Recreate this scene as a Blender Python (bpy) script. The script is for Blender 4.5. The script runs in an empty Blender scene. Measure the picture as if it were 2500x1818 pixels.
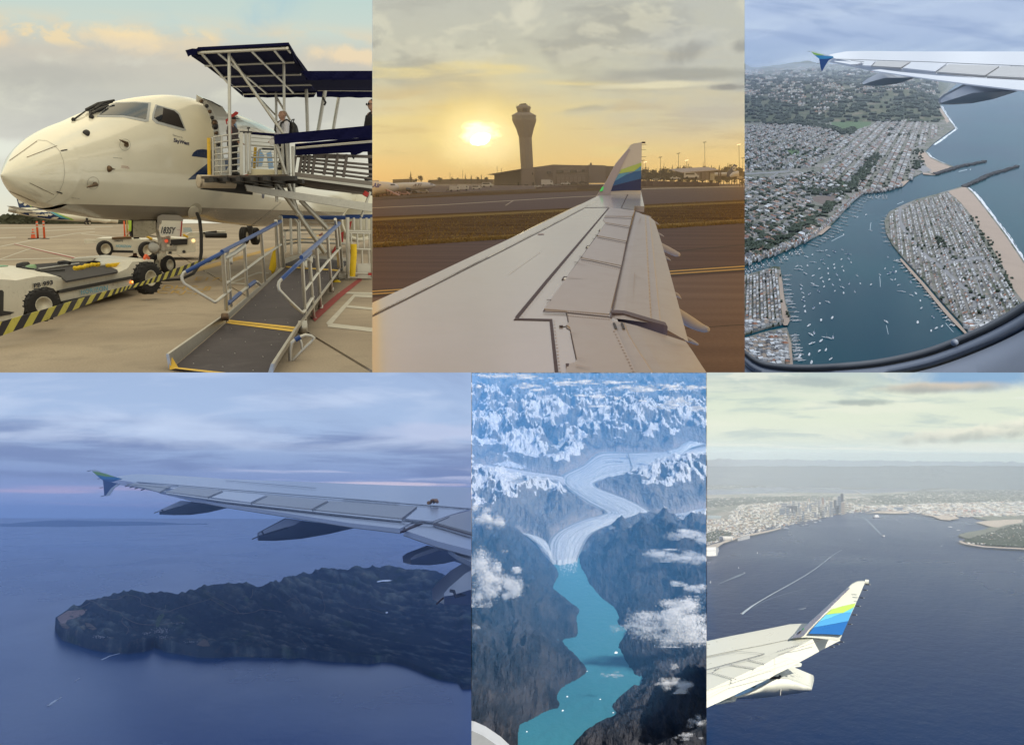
import bpy,bmesh,math,random
import numpy as np
from mathutils import Vector,Matrix
from mathutils.bvhtree import BVHTree
random.seed(11)
RNG=np.random.default_rng(11)
SC=bpy.context.scene
COL=SC.collection
rad=math.radians
# ------------------------------------------------------------------ camera
cam_data=bpy.data.cameras.new('camera')
cam_data.lens=36.0
cam_data.sensor_width=36.0
cam_data.clip_start=0.1
cam_data.clip_end=20000
cam=bpy.data.objects.new('camera',cam_data)
cam.location=(0,0,0)
cam.rotation_euler=(rad(90),0,0)
COL.objects.link(cam)
SC.camera=cam
# ------------------------------------------------------------------ sun + world
SUN_EL,SUN_AZ=40.0,42.0
sun_data=bpy.data.lights.new('sun','SUN')
sun_data.energy=4.7
sun_data.angle=rad(0.5)
sun_data.color=(1.0,0.93,0.82)
sun=bpy.data.objects.new('sun',sun_data)
ce,se=math.cos(rad(SUN_EL)),math.sin(rad(SUN_EL))
to_sun=Vector((math.sin(rad(SUN_AZ))*ce,-math.cos(rad(SUN_AZ))*ce,se))
sun.rotation_euler=to_sun.to_track_quat('Z','Y').to_euler()
sun.location=to_sun*300
COL.objects.link(sun)
world=bpy.data.worlds.new('World')
SC.world=world
world.use_nodes=True
wn=world.node_tree.nodes
wsky=wn.new('ShaderNodeTexSky')
wsky.sky_type='NISHITA'
wsky.sun_disc=False
wsky.sun_elevation=rad(SUN_EL)
wsky.sun_rotation=rad(180-SUN_AZ)
wn['Background'].inputs['Strength'].default_value=0.09
world.node_tree.links.new(wsky.outputs[0],wn['Background'].inputs[0])
SC.view_settings.view_transform='Standard'
SC.view_settings.look='None'
SC.view_settings.exposure=.25
SC.view_settings.gamma=1
SC.view_settings.use_curve_mapping=False
cy=SC.cycles
cy.use_denoising=True
cy.max_bounces=9
cy.diffuse_bounces=5
cy.glossy_bounces=3
cy.transmission_bounces=4
cy.transparent_max_bounces=40
cy.volume_bounces=2
cy.caustics_reflective=False
cy.caustics_refractive=False
cy.sample_clamp_indirect=6
# ------------------------------------------------------------------ the six places
F=2500.0
K=0.55125
class Panel:
 def __init__(s,ox,oy,w,horizon,h,scale,planes):
  s.ox,s.oy,s.w,s.h,s.scale,s.planes=ox,oy,w,h,scale,planes
  wz=w/K
  r0=s.wray(0,horizon[0]);r1=s.wray(wz,horizon[1])
  up=r1.cross(r0);up.normalize()
  if up.z<0:up=-up
  hm=s.wray(wz/2,(horizon[0]+horizon[1])/2)
  fwd=(hm-up*hm.dot(up)).normalized()
  right=fwd.cross(up).normalized()
  s.R=Matrix((right,fwd,up)).transposed()
  s.RT=s.R.transposed()
  s.M=Matrix.Translation(s.R@Vector((0,0,-h*scale)))@s.R.to_4x4()@Matrix.Scale(scale,4)  # whole place scaled about the camera, which sits at the world origin
  s.objs=[]
  s.eye=Vector((0,0,h));s.k=1.0
 def wray(s,u,v):
  return Vector(((s.ox+K*u-1250)/F,1.0,-(s.oy+K*v-909)/F))
 def ray(s,u,v):
  return s.RT@s.wray(u,v)
 def at(s,u,v,d):
  r=s.ray(u,v)
  return s.eye+r*(d*s.k/r.y)
 def g(s,u,v,z=0.0):
  r=s.ray(u,v)
  return s.eye+r*((z-s.h)/r.z)
 def pl(s,u,v,p,n):
  r=s.ray(u,v)
  return s.eye+r*((p-s.eye).dot(n)/r.dot(n))
 def ppm(s,d):
  return F/K/(d*s.k)
 def px(s,p):
  w=s.R@(Vector(p)-s.eye)
  return((w.x/w.y*F+1250-s.ox)/K,(-w.z/w.y*F+909-s.oy)/K)
def vplane(x,side):
 return Vector((1,-(x-1250)/F,0))*side
ZP,ZM=Vector((0,0,1)),Vector((0,0,-1))
P1=Panel(0,0,909,(968,968),1.55,6,[vplane(909,-1),ZP])
P2=Panel(909,0,909,(795,795),4.5,6,[vplane(909,1),vplane(1818,-1),ZP])
P3=Panel(1818,0,682,(300,300),40,1,[vplane(1818,1),ZP])
P4=Panel(0,909,1151,(640,646),5,1,[vplane(1151,-1),ZM])
P5=Panel(1151,909,574,(-500,-500),6.5,.3,[vplane(1151,1),vplane(1725,-1),ZM])
P6=Panel(1725,909,775,(378,388),1.6,1,[vplane(1725,1),ZM])
CUR=[P1]
# ------------------------------------------------------------------ node helpers
class NT:
 def __init__(s,tree):
  s.t=tree;s.n=tree.nodes;s.l=tree.links
 def node(s,typ,**kw):
  nd=s.n.new(typ)
  for k,v in kw.items():setattr(nd,k,v)
  return nd
 def put(s,sock,v):
  if hasattr(v,'is_output'):s.l.new(v,sock)
  elif isinstance(v,(tuple,list))and len(v)==3 and sock.type=='RGBA':sock.default_value=(*v,1)
  else:sock.default_value=v
 def math(s,op,a,b=0.0,c=None,clamp=False):
  nd=s.node('ShaderNodeMath',operation=op,use_clamp=clamp)
  s.put(nd.inputs[0],a);s.put(nd.inputs[1],b)
  if c is not None:s.put(nd.inputs[2],c)
  return nd.outputs[0]
 def xyz(s,x,y,z=0.0):
  nd=s.node('ShaderNodeCombineXYZ')
  for i,v in enumerate((x,y,z)):s.put(nd.inputs[i],v)
  return nd.outputs[0]
 def sep(s,v):
  nd=s.node('ShaderNodeSeparateXYZ');s.l.new(v,nd.inputs[0]);return nd.outputs
 def noise(s,vec,scale,detail=4,rough=.55,dist=0.0,lac=2.0):
  nd=s.node('ShaderNodeTexNoise')
  if vec is not None:s.l.new(vec,nd.inputs['Vector'])
  nd.inputs['Scale'].default_value=scale;nd.inputs['Detail'].default_value=detail
  nd.inputs['Roughness'].default_value=rough;nd.inputs['Distortion'].default_value=dist
  nd.inputs['Lacunarity'].default_value=lac
  return nd.outputs['Fac']
 def voro(s,vec,scale,feature='F1',rand=1.0):
  nd=s.node('ShaderNodeTexVoronoi',feature=feature)
  s.l.new(vec,nd.inputs['Vector']);nd.inputs['Scale'].default_value=scale
  nd.inputs['Randomness'].default_value=rand
  return nd
 def rng(s,v,a,b,c=0.0,d=1.0,smooth=True):
  nd=s.node('ShaderNodeMapRange',interpolation_type='SMOOTHSTEP' if smooth else 'LINEAR')
  s.put(nd.inputs[0],v)
  for i,q in enumerate((a,b,c,d)):s.put(nd.inputs[i+1],q)
  return nd.outputs[0]
 def mix(s,f,a,b,blend='MIX'):
  nd=s.node('ShaderNodeMix',data_type='RGBA',blend_type=blend)
  s.put(nd.inputs[0],f);s.put(nd.inputs[6],a);s.put(nd.inputs[7],b)
  return nd.outputs[2]
 def ramp(s,v,stops):
  nd=s.node('ShaderNodeValToRGB');s.put(nd.inputs[0],v)
  cr=nd.color_ramp
  while len(cr.elements)>1:cr.elements.remove(cr.elements[-1])
  cr.elements[0].position=stops[0][0];cr.elements[0].color=(*stops[0][1],1)
  for p,c in stops[1:]:
   e=cr.elements.new(p);e.color=(*c,1)
  return nd.outputs[0]
def lin(r,g=None,b=None):
 if g is None:r,g,b=r
 f=lambda c:(c/255/12.92)if c/255<=.04045 else((c/255+.055)/1.055)**2.4
 return(f(r),f(g),f(b))
MATS={}
def new_mat(name):
 m=bpy.data.materials.new(name);m.use_nodes=True
 t=NT(m.node_tree)
 b=m.node_tree.nodes['Principled BSDF']
 return m,t,b
def pm(name,col,rough=.5,metal=0.0,var=.12,scale=3.0,bump=0.0,bscale=None,spec=.5,coat=0.0,stain=None,stain_amt=.0,detail=5,emit=None,estr=0,alpha=1,trans=0,rvar=.04):
 if name in MATS:return MATS[name]
 m,t,b=new_mat(name)
 tc=t.node('ShaderNodeTexCoord').outputs['Object']
 n1=t.noise(tc,scale,detail,.6);n2=t.noise(tc,scale*7.3,4,.6)
 f=t.math('MULTIPLY_ADD',n1,.65,t.math('MULTIPLY',n2,.35))
 k=t.rng(f,.25,.75,1-var,1+var,smooth=False)
 c=t.mix(1.0,col,t.xyz(k,k,k),'MULTIPLY')
 if stain:
  c=t.mix(t.math('MULTIPLY',t.rng(t.noise(tc,scale*1.9,7,.68,.4),.52,.72),stain_amt),c,stain)
 t.put(b.inputs['Base Color'],c)
 t.put(b.inputs['Roughness'],t.rng(n2,.3,.7,max(0,rough-rvar),min(1,rough+rvar),smooth=False))
 b.inputs['Metallic'].default_value=metal
 b.inputs['Specular IOR Level'].default_value=spec
 if coat:b.inputs['Coat Weight'].default_value=coat;b.inputs['Coat Roughness'].default_value=.08
 if emit:b.inputs['Emission Color'].default_value=(*emit,1);b.inputs['Emission Strength'].default_value=estr
 if trans:b.inputs['Transmission Weight'].default_value=trans
 if alpha<1:b.inputs['Alpha'].default_value=alpha
 if bump:
  bn=t.node('ShaderNodeBump');bn.inputs['Strength'].default_value=bump
  bn.inputs['Distance'].default_value=.02
  t.l.new(t.noise(tc,bscale or scale*9,6,.6),bn.inputs['Height'])
  t.l.new(bn.outputs[0],b.inputs['Normal'])
 MATS[name]=m
 return m
# ------------------------------------------------------------------ object helpers
def tag(o,label=None,cat=None,group=None,kind=None):
 if label:o['label']=label
 if cat:o['category']=cat
 if group:o['group']=group
 if kind:o['kind']=kind
 return o
def nth(i):return f"{i}{'th' if 10 < i % 100 < 14 else {1: 'st', 2: 'nd', 3: 'rd'}.get(i % 10, 'th')}"
def link(o,parent=None):
 COL.objects.link(o)
 if parent is not None:o.parent=parent
 CUR[0].objs.append(o)
 return o
def thing(name,loc,label,cat,group=None,rz=0.0):
 o=bpy.data.objects.new(name,None)
 o.empty_display_size=.2
 o.location=loc;o.rotation_euler=(0,0,rz)
 link(o)
 return tag(o,label,cat,group)
def abs_loc(o):
 v=Vector((0,0,0))
 while o is not None:
  v+=o.location;o=o.parent
 return v
class MB:
 def __init__(s):
  s.v,s.f,s.mi,s.sm=[],[],[],[]
  s.cm=0;s.fx=False
 def add(s,vs,fs,smooth=False):
  b=len(s.v)
  s.v+=[tuple(p)for p in vs]
  for f in fs:
   s.f.append(tuple(i+b for i in f));s.mi.append(s.cm);s.sm.append(smooth)
  return s
 def quad(s,a,b,c,d):return s.add([a,b,c,d],[(0,1,2,3)])
 def poly(s,pts):return s.add(pts,[tuple(range(len(pts)))])
 def box(s,c,size,M=None):
  x,y,z=[q/2 for q in size]
  vs=[Vector((i*x,j*y,k*z))for i in(-1,1)for j in(-1,1)for k in(-1,1)]
  if M is not None:vs=[M@p for p in vs]
  vs=[p+Vector(c)for p in vs]
  return s.add(vs,[(0,1,3,2),(4,6,7,5),(0,4,5,1),(2,3,7,6),(0,2,6,4),(1,5,7,3)])
 def prism(s,pts,d):
  s.fx=True
  n=len(pts);d=Vector(d)
  vs=[Vector(p)for p in pts]+[Vector(p)+d for p in pts]
  fs=[tuple(range(n-1,-1,-1)),tuple(range(n,2*n))]
  fs+=[(i,(i+1)%n,n+(i+1)%n,n+i)for i in range(n)]
  return s.add(vs,fs)
 def tube(s,pts,r,n=6,cap=True):
  pts=[Vector(p)for p in pts]
  m=len(pts)
  rs=r if isinstance(r,(list,tuple))else[r]*m
  d0=(pts[1]-pts[0]).normalized()
  ref=Vector((0,0,1))if abs(d0.z)<.9 else Vector((1,0,0))
  vs,fs=[],[]
  side=d0.cross(ref).normalized()
  for i,p in enumerate(pts):
   if i==0:d=pts[1]-pts[0]
   elif i==m-1:d=pts[-1]-pts[-2]
   else:d=(pts[i+1]-p).normalized()+(p-pts[i-1]).normalized()
   if d.length<1e-9:d=d0
   d=d.normalized()
   side=side-d*side.dot(d)
   side=side.normalized()if side.length>1e-6 else d.cross(Vector((.3,.5,.8))).normalized()
   up=side.cross(d)
   for k in range(n):
    a=2*math.pi*k/n
    vs.append(p+(side*math.cos(a)+up*math.sin(a))*rs[i])
  for i in range(m-1):
   for k in range(n):
    fs.append((i*n+k,i*n+(k+1)%n,(i+1)*n+(k+1)%n,(i+1)*n+k))
  b=len(s.f)
  s.add(vs,fs,True)
  if cap:
   s.add([vs[k]for k in range(n)],[tuple(range(n-1,-1,-1))])
   s.add([vs[(m-1)*n+k]for k in range(n)],[tuple(range(n))])
  return s
 def bar(s,a,b,w,h=None):
  a,b=Vector(a),Vector(b);h=h or w
  d=(b-a).normalized()
  ref=Vector((0,0,1))if abs(d.z)<.95 else Vector((0,1,0))
  x=d.cross(ref).normalized()*w/2;y=x.normalized().cross(d)*h/2
  vs=[a-x-y,a+x-y,a+x+y,a-x+y,b-x-y,b+x-y,b+x+y,b-x+y]
  return s.add(vs,[(3,2,1,0),(4,5,6,7),(0,1,5,4),(1,2,6,5),(2,3,7,6),(3,0,4,7)])
 def lathe(s,prof,o,axis,n=16,smooth=True):
  o,axis=Vector(o),Vector(axis).normalized()
  ref=Vector((0,0,1))if abs(axis.z)<.9 else Vector((1,0,0))
  x=axis.cross(ref).normalized();y=x.cross(axis)
  vs,fs=[],[]
  for a,r in prof:
   for k in range(n):
    t=2*math.pi*k/n
    vs.append(o+axis*a+(x*math.cos(t)+y*math.sin(t))*r)
  m=len(prof)
  for i in range(m-1):
   for k in range(n):
    fs.append((i*n+k,i*n+(k+1)%n,(i+1)*n+(k+1)%n,(i+1)*n+k))
  if prof[0][1]>1e-6:fs.append(tuple(range(n-1,-1,-1)))
  if prof[-1][1]>1e-6:fs.append(tuple((m-1)*n+k for k in range(n)))
  return s.add(vs,fs,smooth)
 def grid(s,rows,smooth=True,close=False):
  n=len(rows[0]);vs=[p for r in rows for p in r];fs=[]
  for i in range(len(rows)-1):
   for k in range(n if close else n-1):
    fs.append((i*n+k,i*n+(k+1)%n,(i+1)*n+(k+1)%n,(i+1)*n+k))
  return s.add(vs,fs,smooth)
 def mesh(s,name,mats,off=None):
  me=bpy.data.meshes.new(name)
  vs=s.v if off is None else[(p[0]-off[0],p[1]-off[1],p[2]-off[2])for p in s.v]
  me.from_pydata(vs,[],s.f)
  for m in(mats if isinstance(mats,(list,tuple))else[mats]):me.materials.append(m)
  if s.f:
   me.polygons.foreach_set('material_index',s.mi)
   me.polygons.foreach_set('use_smooth',s.sm)
  me.update()
  return me
 def build(s,name,mats,parent=None,label=None,cat=None,group=None,kind=None,loc=None,fix=False):
  off=abs_loc(parent)if parent is not None else(Vector(loc)if loc is not None else None)
  me=s.mesh(name,mats,off)
  if fix or s.fx:
   bm=bmesh.new();bm.from_mesh(me);bmesh.ops.recalc_face_normals(bm,faces=bm.faces);bm.to_mesh(me);bm.free()
  o=bpy.data.objects.new(name,me)
  if parent is None and loc is not None:o.location=loc
  link(o,parent)
  return tag(o,label,cat,group,kind)
def bevel(o,w,seg=2):
 bm=bmesh.new();bm.from_mesh(o.data)
 bmesh.ops.remove_doubles(bm,verts=bm.verts,dist=1e-5)
 bmesh.ops.bevel(bm,geom=[e for e in bm.edges if e.calc_face_angle(0)>.5],offset=w,segments=seg,affect='EDGES',clamp_overlap=True)
 bm.to_mesh(o.data);bm.free()
 return o
def copy_tree(o,parent=None):
 c=o.copy()
 link(c,parent)
 for ch in list(o.children):copy_tree(ch,c)
 return c
def bvh_of(o):
 off=abs_loc(o)
 me=o.data
 return BVHTree.FromPolygons([v.co+off for v in me.vertices],[tuple(p.vertices)for p in me.polygons])
def wrap_poly(P,bvh,poly,off,thick=0.0,step=None,fallback=None,eye=None):
 bm=bmesh.new()
 vs=[bm.verts.new((u,v,0))for u,v in poly]
 bm.faces.new(vs)
 us=[p[0]for p in poly];ws=[p[1]for p in poly]
 step=step or max(4,max(max(us)-min(us),max(ws)-min(ws))/14)
 for ax,vals in((0,us),(1,ws)):
  x=min(vals)+step
  while x<max(vals)-1e-3:
   co=Vector((x,0,0))if ax==0 else Vector((0,x,0))
   no=Vector((1,0,0))if ax==0 else Vector((0,1,0))
   bmesh.ops.bisect_plane(bm,geom=bm.verts[:]+bm.edges[:]+bm.faces[:],plane_co=co,plane_no=no)
   x+=step
 bmesh.ops.triangulate(bm,faces=bm.faces)
 bm.verts.ensure_lookup_table()
 mb=MB();pts=[];nrm=[]
 eyeP=P.eye
 for vtx in bm.verts:
  r=P.ray(vtx.co.x,vtx.co.y).normalized()
  hit,n,_,_=bvh.ray_cast(eyeP,r)
  if hit is None:
   near,n,_,dd=bvh.find_nearest(eyeP+r*(fallback or 30))
   hit=near
  if n.dot(r)>0:n=-n
  pts.append(hit+n*off);nrm.append(n)
 fs=[tuple(v.index for v in f.verts)for f in bm.faces]
 mb.add(pts,fs,True)
 if thick:
  mb.add([p-n*thick for p,n in zip(pts,nrm)],[tuple(reversed(f))for f in fs],True)
  for e in bm.edges:
   if len(e.link_faces)==1:
    i,j=e.verts[0].index,e.verts[1].index
    mb.add([pts[i],pts[j],pts[j]-nrm[j]*thick,pts[i]-nrm[i]*thick],[(0,1,2,3)])
 bm.free()
 return mb
def stroke(pts,w):
 L,Rr=[],[]
 n=len(pts)
 for i,p in enumerate(pts):
  a=pts[max(i-1,0)];b=pts[min(i+1,n-1)]
  dx,dy=b[0]-a[0],b[1]-a[1];l=math.hypot(dx,dy)or 1
  ww=w[i]if isinstance(w,(list,tuple))else w
  nx,ny=-dy/l*ww/2,dx/l*ww/2
  L.append((p[0]+nx,p[1]+ny));Rr.append((p[0]-nx,p[1]-ny))
 return L+Rr[::-1]
def ell(cu,cv,ru,rv,n=20,rot=0):
 c,s_=math.cos(rot),math.sin(rot)
 return[(cu+ru*math.cos(a)*c-rv*math.sin(a)*s_,cv+ru*math.cos(a)*s_+rv*math.sin(a)*c)for a in[2*math.pi*k/n for k in range(n)]]
def text_pts(body,bold=0.0,space=1.0,shear=0.0):
 cu=bpy.data.curves.new('t','FONT');cu.body=body;cu.offset=bold;cu.space_character=space;cu.shear=shear
 cu.resolution_u=3
 o=bpy.data.objects.new('t',cu);COL.objects.link(o)
 bpy.context.view_layer.update()
 me=o.to_mesh()
 vs=[(v.co.x,v.co.y)for v in me.vertices];fs=[tuple(p.vertices)for p in me.polygons]
 o.to_mesh_clear()
 bpy.data.objects.remove(o);bpy.data.curves.remove(cu)
 return vs,fs
def lettering(P,body,tl,tr,bl,place,bold=0.01,space=1.0,shear=0.0,split=False):
 vs,fs=text_pts(body,bold,space,shear)
 xs=[p[0]for p in vs];ys=[p[1]for p in vs]
 x0,x1,y0,y1=min(xs),max(xs),min(ys),max(ys)
 out=[]
 for x,y in vs:
  a=(x-x0)/(x1-x0);b=(y1-y)/(y1-y0)
  out.append(place(tl[0]+(tr[0]-tl[0])*a+(bl[0]-tl[0])*b,tl[1]+(tr[1]-tl[1])*a+(bl[1]-tl[1])*b))
 return MB().add(out,fs)
def on_surface(P,bvh,off):
 def f(u,v):
  r=P.ray(u,v).normalized()
  hit,n,_,_=bvh.ray_cast(P.eye,r)
  if hit is None:
   hit,n,_,_=bvh.find_nearest(P.eye+r*30)
  if n.dot(r)>0:n=-n
  return hit+n*off
 return f
# ------------------------------------------------------------------ skies
KZ=F/K/1000.0
def sky_shader(name,hor,stops,layers=(),blobs=(),gain=1.0,smear=0.0):
 m=bpy.data.materials.new(name);m.use_nodes=True
 m.node_tree.nodes.clear()
 t=NT(m.node_tree)
 x,y,z=t.sep(t.node('ShaderNodeTexCoord').outputs['Object'])
 yy=t.math('MAXIMUM',y,.001)
 U=t.math('MULTIPLY',t.math('DIVIDE',x,yy),KZ);V=t.math('MULTIPLY',t.math('DIVIDE',z,yy),KZ)
 q=t.xyz(U,V,0.0)
 top=stops[-1][0]
 Vs=V
 if smear:Vs=t.math('ADD',V,t.math('MULTIPLY',t.math('SUBTRACT',t.noise(t.xyz(t.math('MULTIPLY',U,1.3),t.math('MULTIPLY',V,3.0),7.7),2.2,5,.6),.5),smear))
 c=t.ramp(t.rng(Vs,0,top,smooth=False),[(v/top,lin(k))for v,k in stops])
 for L in layers:
  sx,sy=L.get('s',(1,1))
  if L.get('persp'):
   e=t.math('ADD',t.math('MAXIMUM',V,.0),L['persp'])
   qq=t.xyz(t.math('ADD',t.math('DIVIDE',t.math('MULTIPLY',U,sx),e),L.get('seed',0)),t.math('DIVIDE',sy,e),L.get('seed',0))
  else:
   qq=t.xyz(t.math('MULTIPLY_ADD',U,sx,L.get('seed',0)),t.math('MULTIPLY_ADD',V,sy,t.math('MULTIPLY',U,L.get('tilt',0))),L.get('seed',0)*1.7)
  f=t.rng(t.noise(qq,L.get('scale',1),L.get('detail',6),L.get('rough',.55),L.get('dist',.3)),L['lo'],L['hi'])
  if 'band' in L:
   b=L['band']
   f=t.math('MULTIPLY',f,t.math('MULTIPLY',t.rng(V,b[0],b[1]),t.rng(V,b[2],b[3],1,0)))
  if 'ub' in L:
   b=L['ub']
   f=t.math('MULTIPLY',f,t.math('MULTIPLY',t.rng(U,b[0],b[1]),t.rng(U,b[2],b[3],1,0)))
  f=t.math('MULTIPLY',f,L.get('amt',1))
  c=t.mix(f,c,lin(L['c']))
 for B in blobs:
  du=t.math('DIVIDE',t.math('SUBTRACT',U,B['u']),B['ru']);dv=t.math('DIVIDE',t.math('SUBTRACT',V,B['v']),B['rv'])
  if B.get('rot'):dv=t.math('ADD',dv,t.math('MULTIPLY',du,B['rot']))
  d=t.math('SQRT',t.math('ADD',t.math('MULTIPLY',du,du),t.math('MULTIPLY',dv,dv)))
  nz=t.noise(t.xyz(t.math('MULTIPLY_ADD',U,B.get('nsx',1),B.get('seed',3)),t.math('MULTIPLY',V,B.get('nsy',1)),B.get('seed',3)),B.get('ns',8),6,.6,.3)
  d=t.math('ADD',d,t.math('MULTIPLY',t.math('SUBTRACT',nz,.5),B.get('na',1.0)))
  f=t.math('MULTIPLY',t.rng(d,B.get('in',.3),B.get('out',1.0),1,0),B.get('amt',1))
  k=B['c']if B.get('raw')else lin(B['c'])
  if B.get('c2'):
   k=t.mix(t.rng(t.math('ADD',dv,t.math('MULTIPLY',t.math('SUBTRACT',nz,.5),2.0)),-.6,.7),lin(B['c2']),k)
  c=t.mix(f,c,k)
 em=t.node('ShaderNodeEmission');t.put(em.inputs[0],c);em.inputs[1].default_value=gain*.841
 out=t.node('ShaderNodeOutputMaterial');t.l.new(em.outputs[0],out.inputs[0])
 return m
def sky_stage(P,mat,R,x0,x1,y0,roof=None,left=True,right=True,down=None,z1=None,z0=-.9,side0=None,zb=None):
 mb=MB()
 zt=(roof if roof is not None else z1)
 zb=zb if zb is not None else z0
 def pt(a,y,e):return P.RT@Vector((a*y,y,e*y))
 n=24
 xs=[x0+(x1-x0)*i/n for i in range(n+1)]
 es=[zb+(zt-zb)*i/16 for i in range(17)]
 mb.grid([[pt(a,R,e)for a in xs]for e in es])
 ys=[y0+(R-y0)*i/16 for i in range(17)]
 ys2=[(side0 or y0)+(R-(side0 or y0))*i/16 for i in range(17)]
 if left:mb.grid([[pt(x0,y,e)for y in ys2]for e in es])
 if right:mb.grid([[pt(x1,y,e)for y in ys2]for e in es])
 if roof is not None:mb.grid([[pt(a,y,roof)for y in ys]for a in xs])  # unseen roof sheet, added to light the place and block the sun lamp
 me=mb.mesh('sky',mat)
 o=bpy.data.objects.new('sky',me)
 o.matrix_world=P.R.to_4x4()
 COL.objects.link(o)
 tag(o,kind='structure')
 return o
def vol_mat(name,col,dens,aniso=0.0):
 m=bpy.data.materials.new(name);m.use_nodes=True
 m.node_tree.nodes.clear()
 v=m.node_tree.nodes.new('ShaderNodeVolumePrincipled')
 v.inputs['Color'].default_value=(*col,1);v.inputs['Density'].default_value=dens
 v.inputs['Anisotropy'].default_value=aniso
 out=m.node_tree.nodes.new('ShaderNodeOutputMaterial')
 m.node_tree.links.new(v.outputs[0],out.inputs['Volume'])
 return m
def haze_block(x0,x1,z0,z1,y0,y1,mat):
 vs=[(a*y,y,e*y)for y in(y0,y1)for e in(z0,z1)for a in(x0,x1)]
 mb=MB().add(vs,[(0,1,3,2),(4,6,7,5),(0,4,5,1),(2,3,7,6),(0,2,6,4),(1,5,7,3)])
 me=mb.mesh('haze',mat)
 bm=bmesh.new();bm.from_mesh(me);bmesh.ops.recalc_face_normals(bm,faces=bm.faces);bm.to_mesh(me);bm.free()
 o=bpy.data.objects.new('haze',me);COL.objects.link(o)
 return tag(o,kind='stuff')
def haze_layer(P,z1,y0,y1,mat,zb=-1.0,wide=1.0):
 X=y1*wide
 mb=MB().box((0,(y0+y1)/2,(zb+z1)/2),(2*X,y1-y0,z1-zb))
 me=mb.mesh('haze',mat)
 bm=bmesh.new();bm.from_mesh(me)
 bm.transform(P.M)
 for n in P.planes:
  n2=(Vector(n)-Vector((0,.0005,0))).normalized()
  r=bmesh.ops.bisect_plane(bm,geom=bm.verts[:]+bm.edges[:]+bm.faces[:],plane_co=(0,0,0),plane_no=n2,clear_inner=True)
  bmesh.ops.holes_fill(bm,edges=bm.edges[:])
 bmesh.ops.recalc_face_normals(bm,faces=bm.faces)
 bm.to_mesh(me);bm.free()
 o=bpy.data.objects.new('haze',me);COL.objects.link(o)
 return tag(o,kind='stuff')
SX=lambda px:(px-1250)/F
XA,XB,XC,XD=SX(909),SX(1818),SX(1151),SX(1725)
EPS=0.00006
# ------------------------------------------------------------------ finishing a place
def finish(P):
 bpy.context.view_layer.update()
 for o in P.objs:
  if o.parent is None:
   o.matrix_basis=P.M@o.matrix_basis
 bpy.context.view_layer.update()
 gone=[]
 for o in P.objs:
  if o.type!='MESH':continue
  me=o.data;nv=len(me.vertices)
  if nv==0:gone.append(o);continue
  co=np.empty(nv*3,np.float32);me.vertices.foreach_get('co',co);co=co.reshape(-1,3)
  mw=np.array(o.matrix_world)
  wc=co@mw[:3,:3].T+mw[:3,3]
  for pn in P.planes:
   dist=wc@np.array(pn)
   if dist.max()<=1e-5:gone.append(o);break
   if dist.min()<-1e-4:
    if o.data.users>1:o.data=o.data.copy()
    bm=bmesh.new();bm.from_mesh(o.data)
    mi=o.matrix_world.inverted()
    co_l=mi@Vector((0,0,0));no_l=(o.matrix_world.to_3x3().transposed()@pn).normalized()
    bmesh.ops.bisect_plane(bm,geom=bm.verts[:]+bm.edges[:]+bm.faces[:],plane_co=co_l,plane_no=no_l,clear_inner=True)
    bm.to_mesh(o.data);bm.free()
    me=o.data;nv=len(me.vertices)
    if nv==0:gone.append(o);break
    co=np.empty(nv*3,np.float32);me.vertices.foreach_get('co',co);co=co.reshape(-1,3)
    wc=co@mw[:3,:3].T+mw[:3,3]
 dead=set(gone)
 for o in gone:
  for ch in o.children:dead.add(ch)
 for o in dead:
  bpy.data.objects.remove(o,do_unlink=True)
 P.objs=[o for o in P.objs if o not in dead]
 for o in list(P.objs):
  try:
   if o.type=='EMPTY' and not o.children:bpy.data.objects.remove(o)
  except ReferenceError:pass
# ------------------------------------------------------------------ skies and air of the six places
sky1=sky_shader('evening_sky',968,[(0,(232,228,206)),(.12,(226,228,212)),(.30,(214,214,204)),(.50,(200,200,188)),(.66,(205,200,186)),(.78,(204,216,206)),(.99,(188,214,210)),(1.42,(302,284,240)),(3.0,(302,284,240))],layers=[dict(s=(1.1,2.6),scale=2.2,lo=.42,hi=.66,c=(190,190,184),amt=.55,band=(.25,.4,.64,.76),seed=2),dict(s=(1.0,2.2),scale=3.5,lo=.5,hi=.72,c=(228,228,210),amt=.5,band=(.3,.42,.6,.7),seed=6),dict(s=(1.0,2.0),scale=2.6,lo=.44,hi=.6,c=(230,212,180),amt=.7,band=(.62,.68,.74,.84),seed=4.3),dict(s=(1.0,1.6),scale=6,lo=.52,hi=.64,c=(248,222,172),amt=.7,band=(.66,.70,.73,.79),ub=(-.9,-.7,.1,.2),seed=1.3),dict(s=(1.2,1.5),scale=2.2,lo=.45,hi=.75,c=(172,204,214),amt=.8,band=(.66,.8,2.2,2.6),ub=(-.25,.3,3,4),seed=9)],blobs=[dict(u=-.76,v=.70,ru=.22,rv=.055,rot=.35,c=(248,218,172),na=1.4,ns=7,amt=.8,seed=2),dict(u=-.18,v=.715,ru=.22,rv=.06,c=(250,226,178),c2=(232,216,186),na=1.6,ns=10,amt=.85,seed=4),dict(u=.72,v=.69,ru=.22,rv=.05,c=(246,222,182),na=1.5,ns=9,amt=.75,seed=5),dict(u=-.5,v=.56,ru=.5,rv=.07,rot=-.2,c=(184,184,176),na=1.1,ns=4,amt=.6,seed=7),dict(u=-.75,v=.27,ru=.3,rv=.06,c=(236,240,226),na=1.0,ns=5,amt=.7,seed=8)],gain=1.0)
sky_stage(P1,sky1,2200,-.75,XA-EPS,37,roof=.5,z0=0,side0=45)
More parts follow.
